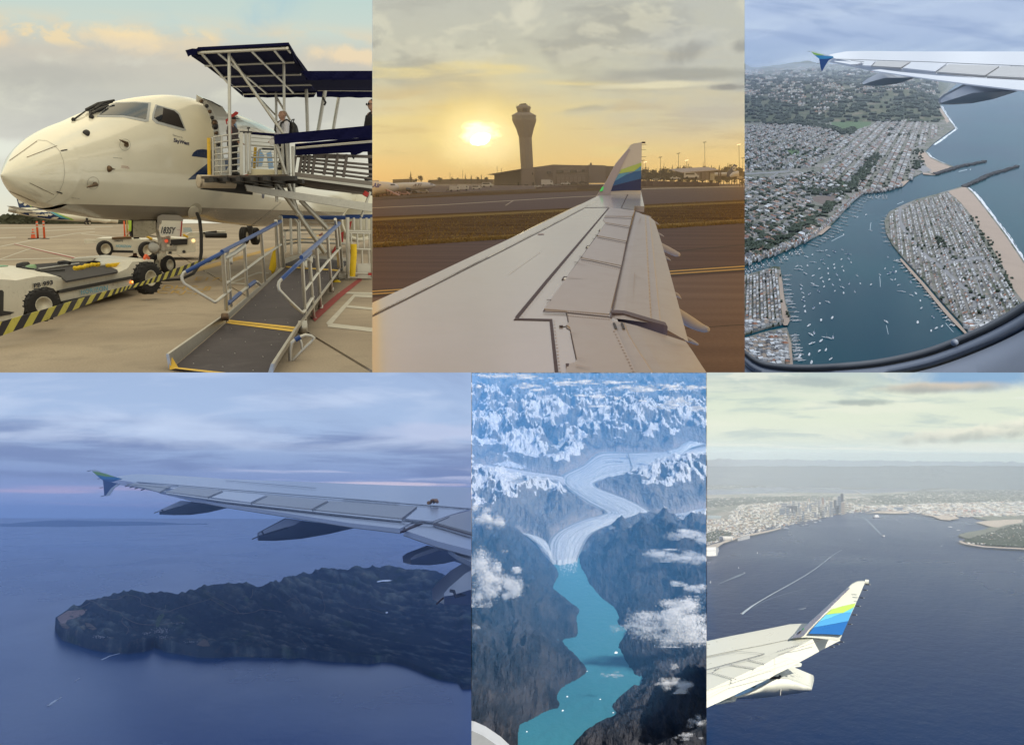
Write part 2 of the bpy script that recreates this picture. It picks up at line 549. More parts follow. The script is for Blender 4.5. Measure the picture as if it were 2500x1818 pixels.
sky2=sky_shader('sunset_sky',795,[(0,(236,192,120)),(.05,(238,200,128)),(.14,(230,204,144)),(.28,(216,205,164)),(.42,(202,201,176)),(.6,(188,189,174)),(.8,(182,185,176)),(1.22,(210,206,214)),(3,(210,206,214))],layers=[dict(s=(.8,2.4),scale=2.4,lo=.44,hi=.62,c=(152,154,149),amt=.6,band=(.28,.42,1.5,2),seed=3),dict(s=(.5,4.0),scale=2.0,lo=.5,hi=.68,c=(232,214,150),amt=.75,band=(.05,.14,.48,.62),seed=8.2),dict(s=(.6,5.0),scale=3.0,lo=.5,hi=.64,c=(196,170,122),amt=.5,band=(.08,.14,.34,.44),seed=5.1),dict(s=(1.0,2.0),scale=5,lo=.52,hi=.64,c=(214,212,190),amt=.5,band=(.4,.55,.9,1.1),seed=5),dict(s=(1.0,1.5),scale=1.4,lo=.3,hi=.7,c=(176,182,184),amt=.7,band=(.1,.3,3,4),ub=(-.05,.5,3,4),seed=1)],blobs=[dict(u=-.34,v=.24,ru=.55,rv=.30,c=(240,212,136),na=.6,ns=4,amt=.6,seed=1,**{'in':.0,'out':1.1}),dict(u=-.34,v=.21,ru=.30,rv=.17,c=(255,226,130),na=.7,ns=6,amt=.85,seed=2,**{'in':.1,'out':1.1}),dict(u=.55,v=.44,ru=.5,rv=.035,c=(150,154,150),na=1.0,ns=5,amt=.75,seed=3),dict(u=.42,v=.395,ru=.36,rv=.02,rot=-.5,c=(228,222,190),na=.8,ns=6,amt=.8,seed=4),dict(u=.55,v=.53,ru=.11,rv=.06,rot=-.5,c=(142,146,146),na=1.5,ns=9,amt=.7,seed=5),dict(u=.78,v=.55,ru=.07,rv=.04,c=(138,142,142),na=1.5,ns=10,amt=.7,seed=6),dict(u=.72,v=.385,ru=.1,rv=.018,c=(128,132,134),na=1.4,ns=12,amt=.8,seed=9),dict(u=-.15,v=.69,ru=.09,rv=.08,c=(214,212,192),na=1.8,ns=10,amt=.7,seed=7),dict(u=.12,v=.29,ru=.16,rv=.028,rot=-.5,c=(158,160,152),c2=(206,200,172),na=1.3,ns=9,amt=.7,seed=8),dict(u=-.34,v=.18,ru=.26,rv=.17,c=(1.35,1.12,.62),raw=1,na=.5,ns=5,amt=.75,seed=21,**{'in':.0,'out':1.0}),dict(u=-.345,v=.20,ru=.095,rv=.065,c=(2.6,2.2,1.0),raw=1,na=1.5,ns=11,nsx=1,nsy=2.6,seed=12,**{'in':.3,'out':.95}),dict(u=-.34,v=.172,ru=.052,rv=.03,rot=-.3,c=(16,13.4,8),raw=1,na=.6,ns=14,seed=13,**{'in':.5,'out':.95})],gain=1.15)
sky_stage(P2,sky2,6600,XA+EPS,XB-EPS,32,roof=.5,z0=0,side0=36)
sky3=sky_shader('overcast_sky',300,[(0,(150,172,204)),(.05,(158,180,212)),(.12,(168,188,220)),(.2,(182,200,228)),(.31,(168,188,222)),(.74,(334,344,352)),(3,(334,344,352))],layers=[dict(s=(.6,3.6),scale=2.6,lo=.42,hi=.66,c=(200,216,236),amt=.8,seed=4,tilt=-.5),dict(s=(.7,4.0),scale=3.4,lo=.45,hi=.68,c=(140,162,202),amt=.65,seed=8,tilt=.6)],gain=1.0)
sky_stage(P3,sky3,8000,XB+EPS,.85,32,roof=.5,z0=0,side0=36)
sky4=sky_shader('dusk_sky',643,[(0,(130,158,212)),(.03,(132,158,212)),(.06,(138,160,212)),(.1,(146,164,212)),(.16,(134,154,200)),(.25,(150,172,212)),(.42,(170,193,228)),(.66,(162,185,222)),(1.2,(166,184,222)),(3,(196,206,232))],layers=[dict(s=(.5,5.2),scale=2.6,lo=.42,hi=.62,c=(118,136,180),amt=.75,band=(.12,.19,.34,.46),seed=2),dict(s=(.6,3.4),scale=2.4,lo=.46,hi=.70,c=(196,212,240),amt=.75,band=(.26,.34,1.5,2),seed=5,tilt=-.3),dict(s=(.5,2.4),scale=2.0,lo=.44,hi=.72,c=(134,154,194),amt=.8,band=(.3,.5,2.5,3),ub=(-.3,.6,3,4),seed=9,tilt=.5),dict(s=(.35,9),scale=2.2,lo=.52,hi=.66,c=(204,180,212),amt=.45,band=(.03,.06,.11,.14),seed=1),dict(s=(.35,8),scale=2.6,lo=.5,hi=.62,c=(192,200,230),amt=.7,band=(.1,.13,.2,.26),ub=(-.2,.2,2,3),seed=3)],blobs=[dict(u=-.2,v=.36,ru=.5,rv=.09,rot=.3,c=(206,222,248),na=1.0,ns=3,nsy=2.5,amt=.6,seed=3),dict(u=.85,v=.38,ru=.35,rv=.06,c=(196,206,234),na=1.2,ns=4,nsy=2.5,amt=.7,seed=4),dict(u=.65,v=.15,ru=.45,rv=.012,c=(226,212,226),na=.8,ns=5,amt=.8,seed=6),dict(u=1.0,v=.112,ru=.12,rv=.006,c=(226,172,176),na=.6,ns=5,amt=.8,seed=6),dict(u=-.78,v=.105,ru=.34,rv=.012,c=(206,184,212),na=.8,ns=5,amt=.5,seed=7),dict(u=.6,v=.85,ru=.3,rv=.14,c=(2.6,2.7,3.2),raw=1,na=.8,ns=4,seed=9,amt=.9)],gain=1.0)
sky_stage(P4,sky4,6000,-.75,XC-EPS,6,roof=-EPS,z0=-.6)
sky5=sky_shader('far_haze_sky',-500,[(0,(120,176,232)),(1,(150,196,238))],gain=1.0)
sky_stage(P5,sky5,19.6,XC,XD-EPS,4,left=False,right=False,z1=-EPS,z0=-.4)
sky6=sky_shader('bright_cloudy_sky',383,[(0,(196,216,212)),(.04,(206,222,216)),(.09,(224,232,216)),(.16,(228,236,216)),(.26,(222,232,214)),(.34,(200,212,204)),(.4,(190,208,212)),(1.2,(180,204,220))],layers=[dict(s=(.7,4.2),scale=2.2,lo=.44,hi=.64,c=(236,240,222),amt=.8,band=(.05,.1,.33,.42),seed=3),dict(s=(.8,5.5),scale=3.2,lo=.5,hi=.66,c=(182,200,200),amt=.6,band=(.06,.1,.3,.4),seed=6,tilt=.1),dict(s=(.5,12),scale=2.4,lo=.5,hi=.62,c=(236,240,226),amt=.7,band=(.015,.03,.06,.09),seed=8),dict(s=(.8,3),scale=4,lo=.52,hi=.62,c=(238,240,224),amt=.6,band=(.28,.33,.5,.6),seed=1)],blobs=[dict(u=.46,v=.34,ru=.5,rv=.08,c=(122,168,212),na=1.0,ns=4,amt=.85,seed=3),dict(u=.30,v=.295,ru=.34,rv=.032,rot=-.15,c=(216,204,186),c2=(176,180,176),na=.9,ns=7,amt=.95,seed=4),dict(u=-.02,v=.235,ru=.16,rv=.02,c=(164,176,174),na=1.2,ns=10,amt=.75,seed=5),dict(u=-.2,v=.325,ru=.22,rv=.03,rot=.5,c=(166,180,182),na=1.2,ns=8,amt=.6,seed=6),dict(u=.42,v=.105,ru=.42,rv=.04,rot=-.9,c=(246,244,224),c2=(190,196,186),na=1.5,ns=12,amt=.95,seed=7),dict(u=.62,v=.14,ru=.16,rv=.04,c=(248,246,228),c2=(200,206,194),na=1.5,ns=12,amt=.95,seed=8),dict(u=.66,v=.25,ru=.12,rv=.012,rot=-.3,c=(236,240,230),na=1.1,ns=10,amt=.8,seed=9)],gain=1.0)
sky_stage(P6,sky6,75,XD+EPS,.85,10,left=False,right=False,z1=-EPS,z0=-.4)
# PLACE ONE: a regional jet at its stand, boarding ramp and tugs
CUR[0]=P1
P=P1
c2=lambda x,y:(816.3+x/2.5247,181.4+y/2.5247)
c3=lambda x,y:(x/2.457,834.5+y/2.457)
c4=lambda x,y:(725.6+x/1.9387,798.2+y/1.9387)
c5=lambda x,y:(344.7+x/4.033,943.3+y/4.033)
probe=pm('probe_bronze',(.16,.1,.06),.4,.6)
jet_white=pm('jet_white_paint',(.86,.81,.69),.16,var=.025,scale=.8,spec=.5,coat=.6,rvar=.03)
jet_grey=pm('jet_belly_grey',(.30,.265,.225),.22,var=.06,scale=1.2,coat=.4)
cream_white=pm('cream_vehicle_paint',(.72,.67,.57),.38,var=.06,scale=4,stain=(.22,.17,.12),stain_amt=.35)
rubber=pm('tyre_rubber',(.022,.019,.019),.85,var=.3,scale=9,bump=.4)
rim_white=pm('wheel_rim_cream',(.68,.62,.5),.4,var=.15,scale=14,stain=(.2,.15,.1),stain_amt=.5)
dark_metal=pm('dark_metal',(.05,.045,.045),.5,.4,var=.2)
black_plastic=pm('black_trim',(.016,.014,.016),.55,var=.3)
alu=pm('brushed_aluminium',(.52,.49,.44),.36,.75,var=.1,scale=8,stain=(.25,.22,.19),stain_amt=.4)
alu_pale=pm('pale_aluminium_tube',(.56,.53,.48),.36,.55,var=.08,scale=8)
blue_sleeve=pm('blue_rail_sleeve',(.012,.055,.23),.45,var=.12)
navy_cloth=pm('navy_canvas',(.006,.0065,.038),.95,spec=.1,var=.25,scale=1.4,bump=.5,bscale=3)
navy_paint=pm('navy_paint',(.012,.035,.13),.25,var=.05,coat=.4)
sky_paint=pm('light_blue_paint',(.16,.33,.56),.3,var=.08)
horizon_blue=pm('lettering_light_blue',(.2,.46,.6),.5,var=.1)
black_letter=pm('lettering_black',(.02,.018,.03),.6,var=.2)
yellow_paint=pm('yellow_paint',(.72,.44,.035),.6,var=.12,stain=(.3,.2,.06),stain_amt=.4)
yellow_cloth=pm('yellow_sleeve_cloth',(.78,.52,.02),.8,var=.15,scale=9,bump=.6)
yellow_line=pm('faded_yellow_marking',(.47,.29,.075),.85,var=.25,scale=5,stain=(.33,.27,.2),stain_amt=.8)
white_line=pm('faded_white_marking',(.54,.5,.43),.85,var=.2,scale=5,stain=(.34,.29,.23),stain_amt=.7)
red_line=pm('red_marking',(.33,.05,.045),.85,var=.2,scale=5,stain=(.33,.2,.16),stain_amt=.5)
red_plastic=pm('red_plastic',(.42,.02,.015),.5)
orange_plastic=pm('orange_plastic',(.75,.11,.025),.5,var=.08)
grip=pm('ramp_grip_surface',(.062,.05,.056),.9,var=.3,scale=2.4,bump=.5,bscale=60,stain=(.11,.095,.095),stain_amt=.5)
deck_mat=pm('black_rubber_deck',(.035,.03,.033),.85,var=.3,scale=4,bump=.4)
glass_dark=pm('cockpit_glass',(.035,.04,.05),.04,var=.2,spec=.9,coat=1)
cabin_dark=pm('cabin_dark',(.018,.012,.012),.6,var=.5,scale=4)
frame_grey=pm('window_frame_grey',(.45,.46,.48),.4)
concrete=None
def make_concrete():
 m,t,b=new_mat('apron_concrete')
 tc=t.node('ShaderNodeTexCoord').outputs['Object']
 big=t.noise(tc,.16,6,.6,.5);mid=t.noise(tc,1.4,6,.65);fine=t.noise(tc,38,3,.7)
 c=t.mix(t.rng(big,.35,.68),(.29,.225,.165),(.42,.335,.245))
 c=t.mix(t.math('MULTIPLY',t.rng(mid,.48,.70),.6),c,(.25,.2,.15))
 k=t.rng(fine,.25,.75,.78,1.2,smooth=False)
 c=t.mix(1.0,c,t.xyz(k,k,k),'MULTIPLY')
 x,y,z=t.sep(tc)
 spots=t.rng(t.noise(t.xyz(t.math('MULTIPLY',x,2.2),t.math('MULTIPLY',y,.9),0),1.6,3,.5),.73,.78)
 c=t.mix(t.math('MULTIPLY',spots,.6),c,(.09,.075,.06))
 t.put(b.inputs['Base Color'],c);b.inputs['Roughness'].default_value=.85
 bn=t.node('ShaderNodeBump');bn.inputs['Strength'].default_value=.25;bn.inputs['Distance'].default_value=.01
 t.l.new(fine,bn.inputs['Height']);t.l.new(bn.outputs[0],b.inputs['Normal'])
 return m
concrete=make_concrete()
joint_dark=pm('joint_filler',(.06,.05,.045),.95)
# --- ground ---------------------------------------------------------------------------
MB().quad((-700,2,-.06),(420,2,-.06),(420,372,-.06),(-700,372,-.06)).build('ground',joint_dark,kind='structure')
ground1=P.objs[-1]
ja,jb=P.g(790,1130),P.g(1640,1640)
jd=(jb-ja).normalized();jn=Vector((-jd.y,jd.x,0))
if jn.x<0:jn=-jn
def slab(pts):
 MB().prism([Vector((p[0],p[1],-.05))for p in pts],(0,0,.05)).build('concrete_slab',concrete,ground1)
o1=ja-jd*300;o2=jb+jd*60;gap=.022
slab([o1-jn*gap,o1-jn*700,o2-jn*700,o2-jn*gap])
w_=9.0
slab([o1+jn*gap,o2+jn*gap,o2+jn*w_,o1+jn*w_])
slab([o1+jn*(w_+.05),o2+jn*(w_+.05),o2+jn*600,o1+jn*600])
def mark(name,pts,mat,z=.004):
 return MB().poly([P.g(u,v,z)for u,v in pts]).build(name,mat,kind='structure',fix=False)
mark('painted_line',stroke([(868,1196),(1000,1160),(1250,1087),(1420,1040)],[18,16,9,5]),yellow_line)
for pts,w in((stroke([(0,1092),(120,1068),(330,1034),(420,1026)],[3,3,2,2]),0),(stroke([(0,1150),(270,1143)],3),0),(stroke([(265,1143),(320,1157)],4),0),(stroke([(0,1148),(140,1098)],3),0),(stroke([(1020,1253),(1145,1207),(1190,1209)],[7,6,5]),0),(stroke([(1020,1253),(1140,1260)],5),0),(stroke([(200,1022),(420,1012)],2),0),(stroke([(360,1035),(560,1055)],2),0),(stroke([(0,1054),(70,1051)],3),0),(stroke([(0,1010),(500,1003)],2),0),(stroke([(1500,1296),(1700,1300)],8),0),(stroke([(1452,1438),(1570,1308),(1700,1314)],[22,13,13]),0),(stroke([(1452,1438),(1700,1466)],17),0),(stroke([(1536,1356),(1700,1372)],10),0)):
 mark('painted_line',pts,white_line,.004+.0006*len(P.objs)%.003)
mark('painted_line',stroke([(62,1078),(200,1111),(333,1140)],[3,5,6]),white_line,.009)
mark('painted_line',stroke([(62,1080),(200,1114),(333,1143)],[2,3,4]),red_line,.012)
mark('painted_line',stroke([(1385,1412),(1500,1310),(1600,1234)],[30,22,15]),red_line,.009)
for body,tl,tr,bl in(('DHC-8',(728,1262),(940,1268),(716,1281)),('CRJ-7',(700,1284),(905,1290),(684,1302)),('E175',(870,1226),(1010,1230),(860,1241))):
 o=lettering(P,body,tl,tr,bl,lambda u,v:P.g(u,v,.006),bold=.0).build('painted_lettering',yellow_line,kind='structure')
# --- the jet ---------------------------------------------------------------------------
stn=[(8,776,6,24.6),(40,775,38,24.8),(75,773,72,25.05),(110,770,104,25.4),(150,765,138,25.9),(200,757,168,26.5),(265,748,194,27.2),(350,738,216,27.9),(450,725,244,28.5),(550,711,264,29.0),(650,702,275,29.5),(760,697,275,30.2),(870,715,259,32.0),(1010,748,242,34.1),(1150,784,219,37.7),(1300,812,192,43.0),(1500,840,160,51.6),(1760,850,130,63.5)]
def spl(pts,n):
 out=[]
 m=len(pts)
 for i in range(m-1):
  p0=pts[max(i-1,0)];p1=pts[i];p2=pts[i+1];p3=pts[min(i+2,m-1)]
  for k in range(n):
   t=k/n
   out.append(tuple(.5*((2*b)+(c-a)*t+(2*a-5*b+4*c-d)*t*t+(3*b-a-3*c+d)*t**3)for a,b,c,d in zip(p0,p1,p2,p3)))
 out.append(tuple(pts[-1]))
 return out
def belly_v(u):return 903+max(0,u-190)*.031
jet=thing('regional_jet',P.g(738,1206),'white regional jet at its stand seen from the nose, boarding stairs at its door','aircraft')
up_rows,lo_rows=[],[]
for cu,cv,r,d in spl(stn,5):
 sb=(belly_v(cu)-cv)/r
 tb=math.asin(min(1,max(-1,sb)))
 if cu<200:tb=math.pi/2
 up_rows.append([P.at(cu+r*math.cos(a),cv+r*math.sin(a),d)for a in[tb-(math.pi+2*tb)*k/72 for k in range(73)]])
 lo_rows.append([P.at(cu+r*math.cos(a),cv+r*math.sin(a),d)for a in[tb+(math.pi-2*tb)*k/24 for k in range(25)]])
mbj=MB().grid(up_rows);mbj.add([P.at(2,776,24.55)]+up_rows[0],[(0,i+1,i+2)for i in range(72)],True)
fus=mbj.build('fuselage',jet_white,jet,fix=1)
MB().grid(lo_rows[26:]).build('belly',jet_grey,jet,fix=1)
whole=MB().grid(up_rows);whole.grid(lo_rows)
jbvh=BVHTree.FromPolygons([Vector(v)for v in whole.v],whole.f)
S_=lambda off:on_surface(P,jbvh,off)
def decal(name,poly,mat,off=.006,thick=0.0,step=None,parent=jet):
 return wrap_poly(P,jbvh,poly,off,thick,step,30).build(name,mat,parent)
decal('windshield_frame',[(428,519),(468,478),(512,455),(600,452),(668,456),(658,538),(645,541),(545,520)],frame_grey,.012,.03)
decal('windshield',[(440,512),(474,481),(516,460),(600,457),(656,461),(646,529),(545,512)],glass_dark,.02)
decal('side_window_frame',[(688,464),(775,487),(795,504),(823,578),(810,580),(690,547),(673,530),(675,503)],frame_grey,.012,.03)
decal('side_window',[(694,471),(771,493),(789,509),(815,571),(700,539),(682,524),(685,500)],cabin_dark,.02)
decal('sliding_pane',[(694,471),(722,479),(716,530),(700,536),(682,523),(685,500)],glass_dark,.03)
for pts,w in((ell(30,776,62,128,1),0),):pass
seam=pm('panel_seam',(.32,.3,.27),.6)
decal('radome_seam',stroke([(166,621),(205,624),(240,643),(265,672),(281,715),(286,765),(279,810),(262,850),(238,878),(206,896)],1.2),seam,.006)
for a,b in(((42,713),(165,625)),((118,698),(252,646)),((130,810),(238,862)),((42,846),(160,897))):
 decal('lightning_strip',stroke([a,((a[0]+b[0])/2,(a[1]+b[1])/2),b],2.2),probe,.01)
for a,b in(((268,669),(297,664)),((250,848),(275,856))):decal('drain_mast',stroke([a,b],5),dark_metal,.012)
for c,rr,tip,base in(((553,642),25,(514,630),(560,645)),((412,811),27,(362,821),(418,813))):
 decal('probe_plate',stroke(ell(c[0],c[1],rr*.95,rr,22)+ell(c[0],c[1],rr*.95,rr,22)[:1],1.4),seam,.006)
 f0=S_(.02);f1=S_(.14)
 mp=MB().tube([f0(base[0],base[1]),f1(base[0]-14,base[1]-3),f1(*tip)],[.05,.045,.012],8)
 mp.box(f0(base[0]-3,base[1]),(.11,.04,.07));mp.build('pitot_probe',probe,jet)
MB().lathe([(0,.09),(.05,.085),(.12,.03)],S_(0)(385,592),Vector((-.5,-.8,.3)),12).build('ice_detector',dark_metal,jet)
mp=MB().lathe([(0,.08),(.04,.08),(.08,.05),(.09,0)],S_(0)(484,748),Vector((-.4,-.9,0)),14);mp.tube([S_(.06)(484,748),S_(.05)(502,749)],[.03,.008]);mp.build('angle_vane',probe,jet)
lettering(P,'Operated By',(764,594),(809,607),(763,603),S_(.008),bold=0).build('lettering',pm('lettering_grey',(.25,.24,.24),.5),jet)
lettering(P,'SkyWest',(769,612),(839,628),(767,634),S_(.008),bold=.03).build('lettering',pm('lettering_navy',(.02,.02,.09),.4),jet)
for i in range(3):lettering(P,'DO NOT PAINT AREA',(537,733+i*4.2),(568+i*3,737+i*4.2),(537,736+i*4.2),S_(.008),bold=0).build('lettering',red_line,jet)
for a,b in(((500,697),(540,701)),((316,874),(352,878))):lettering(P,'HOIST POINT INSIDE',a,b,(a[0],a[1]+3),S_(.008),bold=0).build('lettering',black_letter,jet)
decal('painted_emblem',[(848,692),(856,676),(872,664),(895,661),(950,667),(950,708),(905,699)],navy_paint)
decal('painted_emblem',[(831,796),(880,754),(950,700),(950,790),(905,792)],navy_paint)
decal('painted_emblem',[(995,590),(1018,548),(1045,545),(1056,600),(1052,655),(1030,660),(1022,626),(998,636)],sky_paint)
decal('painted_emblem',[(995,690),(1018,664),(1010,740),(990,770),(985,740)],navy_paint)
decal('painted_emblem',[(1034,700),(1062,676),(1062,735),(1030,765),(1016,765)],navy_paint)
decal('painted_emblem',[(1120,690),(1150,660),(1170,690),(1160,735),(1110,740)],sky_paint)
decal('painted_emblem',[(1180,680),(1200,668),(1212,745),(1190,748)],sky_paint)
decal('painted_emblem',[(1160,855),(1172,855),(1168,880),(1160,876)],navy_paint)
decal('access_panel',ell(868,928,26,30,14),pm('panel_beige',(.6,.55,.45),.4),.006)
decal('body_seam',stroke([(1110,1000),(1170,960),(1245,895)],1.6),seam,.006)
fw=S_(.07);fw2=S_(.1)
mw=MB()
mw.tube([S_(.02)(326,534),fw(388,500)],[.025,.018]);mw.tube([fw(385,500),fw2(440,478),fw2(508,461)],[.045,.05,.03],6)
mw.tube([S_(.02)(405,521),fw(398,504)],.03);mw.tube([fw(398,506),fw(440,484),fw(500,464)],[.03,.03,.02]);mw.tube([fw(407,514),fw(448,494),fw(480,478)],[.03,.05,.02]);mw.tube([fw(420,495),fw2(462,472)],.04)
mw.lathe([(-.05,.06),(.05,.06)],S_(.02)(405,521),(0,-1,0),10);mw.lathe([(-.05,.05),(.05,.05)],S_(.02)(326,534),(0,-1,0),10)
mw.build('wiper',black_plastic,jet)
dd=28.75
mdoor=MB()
outer=[(870,420),(905,440),(938,476),(962,535),(978,610),(992,700),(1000,790)]
inner=[(868,449),(900,462),(925,500),(943,560),(955,640),(965,720),(972,792)]
mdoor.grid([[P.at(u,v,dd)for u,v in outer],[P.at(u,v,dd-.35)for u,v in inner]],True)
mdoor.grid([[P.at(u,v,dd)for u,v in outer],[P.at(u+2,v,dd+.5)for u,v in outer]],True)
mdoor.grid([[P.at(u,v,dd-.35)for u,v in inner],[P.at(u-2,v,dd+.2)for u,v in inner]],True)
door=mdoor.build('door',cream_white,jet)
mskin=MB().grid([[P.at(u,v,dd+.05)for u,v in outer[:6]],[P.at(u,v,dd+.9)for u,v in((884,424),(985,472),(1004,500),(1012,545),(1012,610),(1010,700))]],True)
mskin.build('door_skin',jet_white,door)
for i,(u,v)in enumerate(((893,449),(916,470),(930,495),(940,522),(950,545),(953,560),(960,590),(968,640))):
 MB().lathe([(0,.09 if i in(4,5)else .055),(.06,.04),(.07,0)],P.at(u,v,dd-.3),(-.3,-1,0),9).build('door_latch',dark_metal if i%2 else probe,door)
MB().tube([P.at(900,437,28.7),P.at(940,452,28.8),P.at(976,472,29)],.015).build('door_stay',dark_metal,door)
def wheel(c,ax,R,W,parent,rimr=.55,tyre=rubber,rim=rim_white,tread=0,bolts=8):
 ax=Vector(ax).normalized()
 m=MB()
 m.lathe([(-W*.42,R*rimr),(-W*.5,R*.75),(-W*.47,R*.9),(-W*.36,R*.98),(-W*.2,R),(-W*.19,R*.97),(-W*.12,R*.97),(-W*.11,R),(W*.11,R),(W*.12,R*.97),(W*.19,R*.97),(W*.2,R),(W*.36,R*.98),(W*.47,R*.9),(W*.5,R*.75),(W*.42,R*rimr)],c,ax,28)
 if tread:
  ref=Vector((0,0,1));x=ax.cross(ref).normalized();y=x.cross(ax)
  for k in range(tread):
   a=2*math.pi*k/tread
   for sd in(-1,1):
    e=x*math.cos(a+sd*.06)+y*math.sin(a+sd*.06)
    m.bar(Vector(c)+e*R*.99+ax*W*.06*sd,Vector(c)+e*R*.97+ax*W*.46*sd,R*.13,R*.09)
 t=m.build('tyre',tyre,parent)
 m=MB().lathe([(W*.44,R*(rimr+.02)),(W*.47,R*rimr),(W*.44,R*rimr*.93),(W*.2,R*rimr*.82),(W*.14,R*rimr*.5),(W*.3,R*rimr*.36),(W*.34,R*rimr*.3),(W*.34,0)],c,ax,24)
 r=m.build('rim',rim,parent)
 m=MB()
 ref=Vector((0,0,1));x=ax.cross(ref).normalized();y=x.cross(ax)
 for k in range(bolts):
  a=2*math.pi*k/bolts
  m.lathe([(0,R*.05),(W*.06,R*.04),(W*.06,0)],Vector(c)+ax*W*.18+(x*math.cos(a)+y*math.sin(a))*R*rimr*.62,ax,6)
 m.build('wheel_bolts',dark_metal,r,kind='stuff')
 MB().lathe([(W*.3,R*rimr*.2),(W*.42,R*rimr*.17),(W*.42,0)],c,ax,10).build('hub',dark_metal,r)
 return t
def wheel_px(u,v,ry,d,ratio,wid,parent,name='wheel',flip=1,**k):
 c=P.at(u,v,d);R=ry/P.ppm(d)
 ax=Vector((math.sqrt(1-ratio*ratio)*flip,-ratio,0))
 w=MB()
 e=bpy.data.objects.new(name,None);e.location=c-abs_loc(parent);link(e,parent)
 wheel(c,ax,R,R*wid,e,**k)
 return e
gear=bpy.data.objects.new('nose_gear',None);link(gear,jet)
gd=29.6
def gear_part(name,mb,mat):return mb.build(name,mat,gear)
gb=lambda u,v,d=gd:P.at(u,v,d)
def flat(pts,d,th=.05):
 return MB().prism([P.at(u,v,d)for u,v in pts],(0,th,0))
gear_part('gear_door',flat([(588,978),(690,978),(690,1030),(640,1052),(590,1050)],gd-.4,.04),pm('bay_beige',(.42,.37,.28),.5,var=.25,scale=5,stain=(.1,.08,.06),stain_amt=.8))
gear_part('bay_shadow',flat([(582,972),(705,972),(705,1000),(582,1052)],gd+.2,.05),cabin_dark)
gear_part('gear_door',flat([(716,976),(808,979),(801,1046),(707,1044)],gd-.6,.05),jet_white)
gear_part('door_fairing',flat([(698,958),(716,950),(790,953),(812,966),(810,980),(712,976),(700,1020),(694,1020)],gd-.5,.5),jet_grey)
gear_part('red_edge',flat([(803,980),(809,980),(803,1047),(797,1047)],gd-.65,.03),red_plastic)
lettering(P,'183SY',(717,1004),(779,1006),(712,1034),lambda u,v:P.at(u,v,gd-.62),bold=.02,shear=.1).build('lettering',black_letter,gear)
lettering(P,'CAUTION TOW LIMIT',(783,1016),(797,1016),(783,1020),lambda u,v:P.at(u,v,gd-.62),bold=0).build('lettering',red_line,gear)
mg=MB()
mg.tube([gb(685,985),gb(708,1065)],.05,8);mg.tube([gb(640,1040),gb(705,1050)],.02);mg.tube([gb(722,1050),gb(722,1110)],.1,10);mg.tube([gb(700,1100),gb(782,1104)],[.07,.05],10)
mg.tube([gb(704,1062),gb(750,1074)],.06,8);mg.box(gb(725,1068),(.3,.12,.14));mg.box(gb(745,1062),(.12,.12,.2));mg.tube([gb(760,1095),gb(782,1100)],.07,8)
gear_part('strut',mg,pm('gear_white',(.62,.58,.5),.4,var=.25,scale=9,stain=(.16,.12,.09),stain_amt=.8))
gear_part('oleo',MB().lathe([(0,.11),(.1,.13),(.22,.13),(.26,.09),(.5,.09)],gb(717,1112),(0,0,-1),14),rim_white)
gear_part('landing_light',MB().lathe([(0,.05),(.06,.16),(.1,.17),(.11,.12)],gb(690,1096),(-.5,-1,0),16),alu)
gear_part('beacon_lamp',MB().lathe([(0,.05),(.06,.05),(.09,0)],gb(737,1067,gd-.2),(0,-1,0),10),pm('lit_red_lamp',(.8,.1,.05),.4,emit=(1,.15,.06),estr=.4))
wheel_px(744,1172,39,gd,.62,.62,gear)
wheel_px(694,1168,39,gd+.35,.62,.62,gear)
mh=MB()
for du in(0,5):mh.tube([P.at(870+du,944,29.3),P.at(882+du,975,29.0),P.at(889+du,1040,28.6),P.at(889+du,1120,28.2),P.at(882+du,1170,27.6),P.at(852+du,1212,26.3),P.at(800+du,1236,25.8),P.at(740+du,1240,25.8),P.at(690,1238,26.2)],.032,7)
mh.build('power_cable',black_plastic,label='black ground power cable hanging from the jet nose down to the apron',cat='cable')
decal('connector_plate',ell(853,936,22,28,14,.5),jet_white,.05,.03)
mgr=bpy.data.objects.new('main_gear',None);link(mgr,jet)
for u in(1082,1130):wheel_px(u,1043+(u>1100)*3,37,44.0+(u>1100),.35,.75,mgr,rimr=.4)
MB().tube([P.at(1106,985,44.5),P.at(1106,1045,44.5)],.12,8).build('strut',dark_metal,mgr)
eng_c=P.at(1592,980,47)
ppm47=P.ppm(47)
me_=MB().lathe([(0,84/ppm47),(-.12,86/ppm47),(-.2,80/ppm47),(-.1,72/ppm47),(.5,66/ppm47)],eng_c,(0,1,0),32)
me_.lathe([(0,84/ppm47),(.6,92/ppm47),(2.0,92/ppm47),(3.5,60/ppm47)],eng_c,(0,1,0),32)
en=me_.build('engine',jet_white,jet)
MB().lathe([(.45,66/ppm47),(.5,0)],eng_c,(0,1,0),24).build('fan',cabin_dark,en)
MB().lathe([(.2,0),(.45,16/ppm47)],eng_c,(0,1,0),12).build('spinner',dark_metal,en)
MB().prism([P.at(u,v,47.5)for u,v in((1312,912),(1335,882),(1420,872),(1720,850),(1720,905),(1430,948),(1350,945))],(0,6,-.1)).build('wing_root',jet_white,jet)
MB().tube([P.at(1540,850,46.5),P.at(1720,838,46.5)],.14,10).build('leading_edge',alu,jet)
